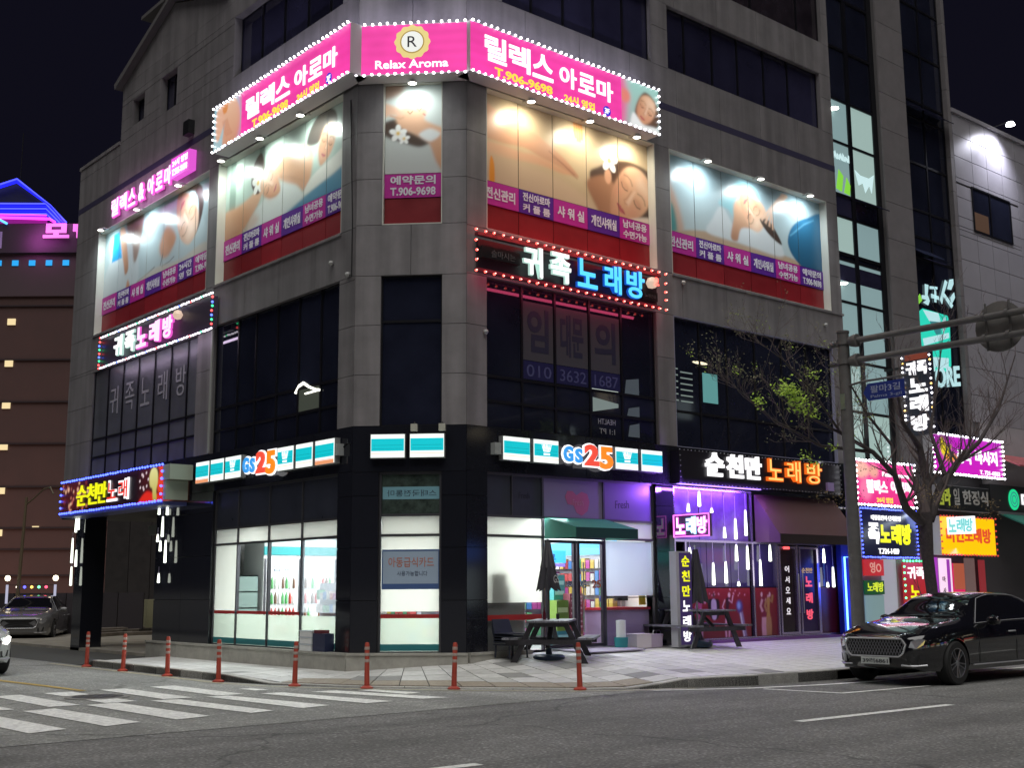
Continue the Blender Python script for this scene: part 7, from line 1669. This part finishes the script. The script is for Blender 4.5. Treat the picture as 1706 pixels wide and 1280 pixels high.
    hexo = [(-.56, .66), (-.50, .755), (.50, .755), (.56, .66), (.52, .53), (.44, .47), (-.44, .47), (-.52, .53)]
    def dense(poly, n=8):
        out = []
        for i in range(len(poly)):
            a, b = poly[i], poly[(i+1) % len(poly)]
            for k in range(n): out.append((a[0]+(b[0]-a[0])*k/n, a[1]+(b[1]-a[1])*k/n))
        return out
    dp = dense(hexo)
    g = MB(); n = len(dp); cy = sum(p[0] for p in dp)/n; g.add([fpt(0, .6, .0)]+[fpt(y, z) for y, z in dp], [(0, i+1, (i+1) % n+1) for i in range(n)]); g.build('grille_back', M_black, t)
    g = MB(); g.tube([fpt(y, z, .016) for y, z in dp]+[fpt(*dp[0], .016), fpt(*dp[1], .016)], .015, 6, False); g.build('grille_surround', mc, t)
    if full:
        g = MB()
        def inside(y, z): return abs(y) < .53-max(0, .56-z)*.6 and .49 < z < .74
        for k in range(-22, 23):
            for s_ in (-1, 1):
                pts = []
                for j in range(14):
                    z = .48+.27*j/13; y = k*.055+s_*(z-.615)*.55
                    if inside(y, z): pts.append(fpt(y, z, .006+.004*math.sin(j*2.2)))
                if len(pts) > 1: g.tube(pts, .0045, 4, False)
        g.build('grille_mesh', mat('dark_chrome', (.24, .24, .26), .3, metal=.3), t)
    for s_ in (-1, 1):
        g = MB(); pts = [(.60, .62), (.64, .72), (.74, .76), (.80, .74), (.78, .66), (.70, .60)]
        vs = [(XF(y)-.02, s_*y, z) for y, z in pts]; vb = [(v[0]+.08, v[1]*.96, v[2]) for v in vs]
        n = len(vs); g.add(vs+vb, [tuple(range(n)), tuple(range(n, 2*n))[::-1]]+[(i, (i+1) % n, n+(i+1) % n, n+i) for i in range(n)]); g.build('headlight', M_HL[0], t)
        g = MB(); g.tube([(XF(.5)-.0, s_*.46, .335), (.065, s_*.66, .325), (.22, s_*.80, .34)], .014, 6); g.build('chrome_strip', mc, t)
        g = MB(); pts = [(.56, .36), (.56, .48), (.74, .50), (.72, .38)]
        g.add([(XF(y)-.014, s_*y, z) for y, z in pts], [(0, 1, 2, 3)]); g.build('air_intake', M_black, t)
        # mirror, door seams, handles, sill trim
        g = MB(); g.lathe([(0, -.11), (.06, -.10), (.085, 0), (.06, .09), (0, .10)], (1.98, s_*1.03, 1.02), 14, 'y'); g.tube([(1.98, s_*.92, .98), (1.98, s_*.98, 1.0)], .03, 6); g.build('wing_mirror', paint, t)
        for x in (1.62, 2.88, 3.92):
            hw = ST(x, HW); g = MB(); g.tube([(x, s_*(hw*.992), .34), (x, s_*(hw*1.004), .55), (x-.01, s_*(hw*.99), .86), (x, s_*(hw*.935), ST(x, ZB)+.0)], .004, 4); g.build('door_seam', M_black, t)
        for x in (2.72, 3.72): g = MB(); g.tube([(x-.12, s_*.955, .82), (x-.09, s_*.975, .825), (x+.09, s_*.975, .825), (x+.12, s_*.955, .82)], .014, 6); g.build('door_handle', mc, t)
        g = MB(); g.tube([(1.38, s_*.955, .31), (3.6, s_*.96, .31)], .012, 6); g.build('sill_trim', mc, t)
        g = MB(); g.tube([(1.62, s_*(ST(1.62, HW)*.935), ST(1.62, ZB)+.01)]+[(x, s_*(ST(x, HW)*.93), ST(x, ZB)+.012) for x in np.linspace(1.9, 4.2, 8)]+[(x, s_*(ST(x, TW)+.012), ST(x, ZT)-.04) for x in np.linspace(3.9, 2.2, 9)]+[(1.62, s_*(ST(1.62, HW)*.935), ST(1.62, ZB)+.01)], .008, 5, False); g.build('window_trim', mc, t)
    g = MB(); g.tube([(1.5, -.62, 1.09), (1.5, .1, 1.1)], .008, 5); g.tube([(1.5, .0, 1.09), (1.56, .6, 1.10)], .008, 5); g.build('wiper', M_black, t)
    return ST
M_HL = [mat('headlight_lens', (.55, .56, .60), .08, metal=.6)]
M_carb = mat('black_car_paint', (.006, .006, .008), .12, coat=1., spec=.6)
car = empty('parked_car', (5.5, -5.78, 0), 0, 'shiny black parked sedan with mesh grille at the kerb on the right', 'car'); sedan(car, M_carb)
MB().box(-.045, -.03, -.27, .25, .345, .455).build('number_plate', mat('plate_white', (.50, .52, .50), .4), car)
PF = Frame((-.046, -.01, 0), (0, -1, 0), (-1, 0, 0)); text(PF, '39러6861', -.23, .24, .362, .438, .0, mat('plate_ink', (.01, .01, .02), .5), car, .003, .01)
M_HL[0] = glow('headlight_on', (1, .95, .85), 5)
wc = empty('white_car', (-4.92, 6.9, 0), R(90), 'white car with headlights on cut off by the left edge of the picture', 'car'); sedan(wc, mat('white_car_paint', (.42, .44, .43), .2, coat=1.), full=False)
M_HL[0] = mat('headlight_lens', (.55, .56, .60), .08, metal=.6)
for (u, D_, col, lab) in ((-15.5, 38.5, (.14, .14, .145), 'grey parked car by the gate pillar at the end of the side street'), (-17.5, 37.0, (.02, .015, .02), 'dark maroon parked car at the left edge under the coloured lights')):
    p = CP+Fh*D_+Rh*u; c_ = empty('far_parked_car', (p.x, p.y, 0), math.atan2(Fh.y, Fh.x)+R(12), lab, 'car'); sedan(c_, mat('paint_'+lab[:6], col, .2, coat=1.), full=False)

# ------------------------------------------------------------------ steel pole with two arms
t = empty('sign_pole', (7.86, -3.9, .17), label='grey steel pole with two long horizontal arms reaching over the street', cat='pole')
MB().tube([(7.86, -3.9, .17), (7.86, -3.9, 3.6), (7.86, -3.9, 6.52)], [.125, .118, .112], 24).build('post', M_greyp, t)
MB().lathe([(0, 0), (.24, 0), (.24, .03), (.15, .04)], (7.86, -3.9, .172), 20).build('base_plate', M_greyp, t); MB().lathe([(.125, 0), (.125, .04), (0, .07)], (7.86, -3.9, 6.52), 20).build('cap', M_greyp, t)
for z in (6.33, 5.94):
    MB().tube([(7.86, -3.6, z-.01), (7.86, -4.2, z), (7.86, -9.5, z-.02)], .062, 12).build('arm', M_greyp, t)
    MB().lathe([(0, -.05), (.13, -.05), (.13, .0), (.10, .12), (.07, .14)], (7.86, -4.18, z), 16, 'y').build('arm_flange', M_greyp, t)
    MB().lathe([(.115, -.05), (.135, -.05), (.135, .05), (.115, .05)], (7.86, -3.9, z), 24).build('collar', M_greyp, t)
    g = MB(); g.tube([(7.72, -3.72, z), (8.0, -3.72, z)], .02, 6); g.build('bolt', M_silver, t)
MB().tube([(7.86, -5.0, 5.94), (7.86, -5.0, 6.33)], .02, 6).build('tie_bar', M_greyp, t)
MB().box(7.735, 7.75, -3.95, -3.85, 5.0, 5.3).build('pole_label', M_silver, t)
t = empty('round_road_sign', (7.95, -7.05, 6.15), label='back of a round grey road sign fixed across the two arms at the right edge', cat='road sign')
KF = Frame((8.0, -7.05, 6.14), (0, -1, 0), (-1, 0, 0)); disc(KF, .46, 0, .012, mat('sign_back', (.20, .19, .18), .5, noise=.2, nscale=3), 'plate', t)
for dy in (-.22, .22): 
    g = MB(); g.tube([(7.94, -7.05+dy, 5.72), (7.94, -7.05+dy, 6.58)], .022, 6); g.build('clamp_bar', M_greyp, t)
    for z in (6.33, 5.94): MB().lathe([(.066, -.03), (.08, -.03), (.08, .03), (.066, .03)], (7.86, -7.05+dy, z), 12, 'y').build('clamp', M_greyp, t)
t = empty('street_name_sign', (7.86, -4.8, 5.2), label='dark blue street name arrow sign hanging on the pole under the arms', cat='road sign')
SN = Frame((7.80, 0, 0), (0, -1, 0), (-1, 0, 0))
g = MB(); SN.poly(g, [(4.34, 5.26), (4.44, 5.43), (5.22, 5.43), (5.22, 5.10), (4.44, 5.10)], 0, .02); g.build('plate', mat('sign_blue', (.02, .04, .24), .35, spec=.6), t)
text(SN, '팔마3길', 4.50, 5.14, 5.24, 5.38, .022, mat('sign_letter', (.36, .40, .55), .4), t, .003, .01); text(SN, 'Palma 3-gil', 4.50, 5.16, 5.13, 5.20, .022, mat('sign_letter', (.36, .40, .55), .4), t, .003, .0)
g = MB(); g.tube([(7.83, -4.0, 5.46), (7.83, -4.3, 5.5), (7.83, -5.25, 5.5)], .022, 6); g.build('bracket', M_greyp, t)

# ------------------------------------------------------------------ street tree on the pavement
tr = empty('street_tree', (11.5, -3.3, .17), label='bare street tree with forked dark trunk and few bright leaves behind the black car', cat='tree')
rt_ = random.Random(11); wood = MB(); twigs = MB(); leaf_pts = []
def branch(p, d, L0, r, depth, mb):
    n = 5 if depth < 2 else 4; pts = [p]; rad = [r]; q = Vector(p); dd = Vector(d).normalized()
    for i in range(n):
        dd = (dd+Vector((rt_.uniform(-.2, .2), rt_.uniform(-.2, .2), rt_.uniform(-.08, .2)))).normalized(); q = q+dd*L0/n; pts.append(q.copy()); rad.append(r*(1-.55*(i+1)/n))
    mb.tube(pts, rad, 6 if r > .02 else 4, False)
    if depth >= 5: leaf_pts.append((pts[-1], dd)); return
    for i in range(1, n+1):
        if rt_.random() < (.85 if depth < 3 else .55 if depth < 4 else .3):
            sd_ = Vector((rt_.uniform(-1, 1), rt_.uniform(-1, 1), rt_.uniform(-.2, .9))).normalized()
            branch(pts[i], (dd+sd_*.9).normalized(), L0*rt_.uniform(.45, .72), max(.0035, rad[i]*.55), depth+1, twigs)
def limb(pts, radii, kids=5, Lk=.8):
    pts = [Vector(p) for p in pts]; wood.tube(pts, radii, 12, False)
    for i in range(1, len(pts)):
        for k in range(kids if i > 1 else 1):
            f = rt_.random(); p = pts[i-1].lerp(pts[i], f); r = radii[i-1]+(radii[i]-radii[i-1])*f
            dd = (pts[i]-pts[i-1]).normalized(); sd_ = Vector((rt_.uniform(-1, 1), rt_.uniform(-1, 1), rt_.uniform(-.2, 1))).normalized()
            branch(p, (dd*.8+sd_).normalized(), Lk*rt_.uniform(.6, 1.2), max(.006, r*.38), 2, twigs)
    branch(pts[-1], (pts[-1]-pts[-2]), Lk, radii[-1]*.8, 2, twigs)
Y_ = -3.3
limb([(11.62, Y_, .1), (11.55, Y_, 1.4), (11.45, Y_, 2.2), (11.45, Y_, 3.15)], [0.148, 0.121, 0.129, 0.156], 0)
limb([(11.3, Y_, 2.95), (10.55, Y_-.1, 3.22), (9.9, Y_-.3, 3.85), (9.3, Y_-.2, 4.3), (8.5, Y_, 4.65), (7.4, Y_+.2, 5.0)], [0.101, 0.086, 0.058, 0.047, 0.031, 0.016], 4, .75)
limb([(9.9, Y_-.3, 3.85), (10.0, Y_-.2, 4.5), (9.5, Y_, 5.1), (9.0, Y_+.1, 5.8)], [0.047, 0.035, 0.027, 0.016], 4, .7)
limb([(9.3, Y_-.2, 4.3), (8.2, Y_+.3, 4.4), (7.0, Y_+.6, 4.9), (6.0, Y_+.6, 5.4)], [0.039, 0.031, 0.020, 0.009], 5, .7)
limb([(8.5, Y_, 4.65), (7.3, Y_-.2, 5.4), (6.6, Y_-.1, 5.9), (6.0, Y_, 6.2)], [0.027, 0.020, 0.012, 0.008], 4, .6)
limb([(11.45, Y_, 3.1), (11.8, Y_+.1, 3.8), (11.75, Y_+.2, 4.6), (10.95, Y_+.1, 5.1), (10.6, Y_, 6.0)], [0.125, 0.094, 0.070, 0.039, 0.016], 4, .9)
limb([(11.6, Y_, 3.0), (12.0, Y_-.1, 3.75), (12.6, Y_-.2, 4.3), (13.4, Y_-.3, 4.8), (14.2, Y_-.4, 5.6), (15.2, Y_-.4, 7.0)], [0.117, 0.086, 0.066, 0.047, 0.031, 0.012], 5, 1.0)
limb([(12.6, Y_-.2, 4.3), (13.6, Y_+.1, 4.5), (14.8, Y_+.2, 4.9), (16.0, Y_+.2, 5.6)], [0.047, 0.035, 0.023, 0.009], 5, .9)
limb([(12.2, Y_-.1, 4.0), (12.4, Y_+.3, 5.0), (13.0, Y_+.4, 6.2), (13.2, Y_+.3, 7.3)], [0.055, 0.039, 0.023, 0.009], 4, .9)
limb([(11.7, Y_, 3.4), (12.4, Y_+.4, 3.9), (13.0, Y_+.6, 4.6)], [0.055, 0.031, 0.016], 4, .8)
wood.build('trunk', mat('dark_bark', (.055, .044, .044), .85, noise=.4, nscale=18, bump=.8, bscale=45), tr); twigs.build('branches', mat('dark_twig', (.13, .10, .095), .85), tr)
def leaves(name, cs, n, size, m, spread_):
    g = MB()
    for c_ in cs:
        for k in range(n):
            p = Vector(c_)+Vector((rt_.gauss(0, 1)*spread_[0], rt_.gauss(0, 1)*spread_[1], rt_.gauss(0, 1)*spread_[2]))
            a = Vector((rt_.uniform(-1, 1), rt_.uniform(-1, 1), rt_.uniform(-1, 1))).normalized()*size*rt_.uniform(.6, 1.2); b = a.orthogonal().normalized()*size*.45
            g.add([p-a*.5, p+b*.5, p+a*.5, p-b*.5+a.cross(b).normalized()*.01], [(0, 1, 2, 3)])
    o = g.build(name, m, tr); tag(o, kind='stuff'); return o
M_leaf = mat('spring_leaf', (.42, .62, .06), .55, rand=.1, noise=.35, nscale=30); M_leafd = mat('dull_leaf', (.20, .20, .11), .7, noise=.4, nscale=30); M_seed = mat('brown_seed_cluster', (.26, .19, .09), .8, noise=.4, nscale=25)
leaves('bright_leaves', [(6.75, Y_, 5.42), (6.95, Y_, 5.32), (7.15, Y_, 5.2), (7.3, Y_, 5.05), (7.05, Y_, 5.1), (6.85, Y_, 5.28)], 60, .10, M_leaf, (.12, .12, .09))
leaves('bright_leaves', [(5.85, Y_, 5.12), (5.98, Y_, 5.02), (7.62, Y_, 4.95), (7.3, Y_, 4.1), (7.55, Y_, 3.95), (8.1, Y_-.1, 4.35), (8.1, Y_+.1, 5.5), (7.75, Y_, 5.75)], 24, .08, M_leaf, (.08, .08, .06))
dull = [tuple(p) for p, d in leaf_pts if p.x < 9.3 and rt_.random() < .8]
leaves('dull_leaves', dull, 5, .05, M_leafd, (.07, .07, .06))
leaves('bright_leaves', [p for i, p in enumerate(dull) if i % 14 == 0], 5, .06, M_leaf, (.06, .06, .05))
leaves('seed_clusters', [(10.15, Y_, 4.1), (10.35, Y_, 3.95), (10.0, Y_, 3.9), (10.5, Y_, 4.2), (11.2, Y_-.2, 3.55), (11.5, Y_-.3, 3.5), (10.9, Y_-.2, 3.6), (7.9, Y_, 3.35), (8.3, Y_, 3.3), (12.2, Y_-.3, 3.25), (13.6, Y_-.3, 3.4), (13.9, Y_-.2, 3.2), (8.9, Y_, 3.4), (9.1, Y_, 4.0)], 42, .045, M_seed, (.14, .12, .09))
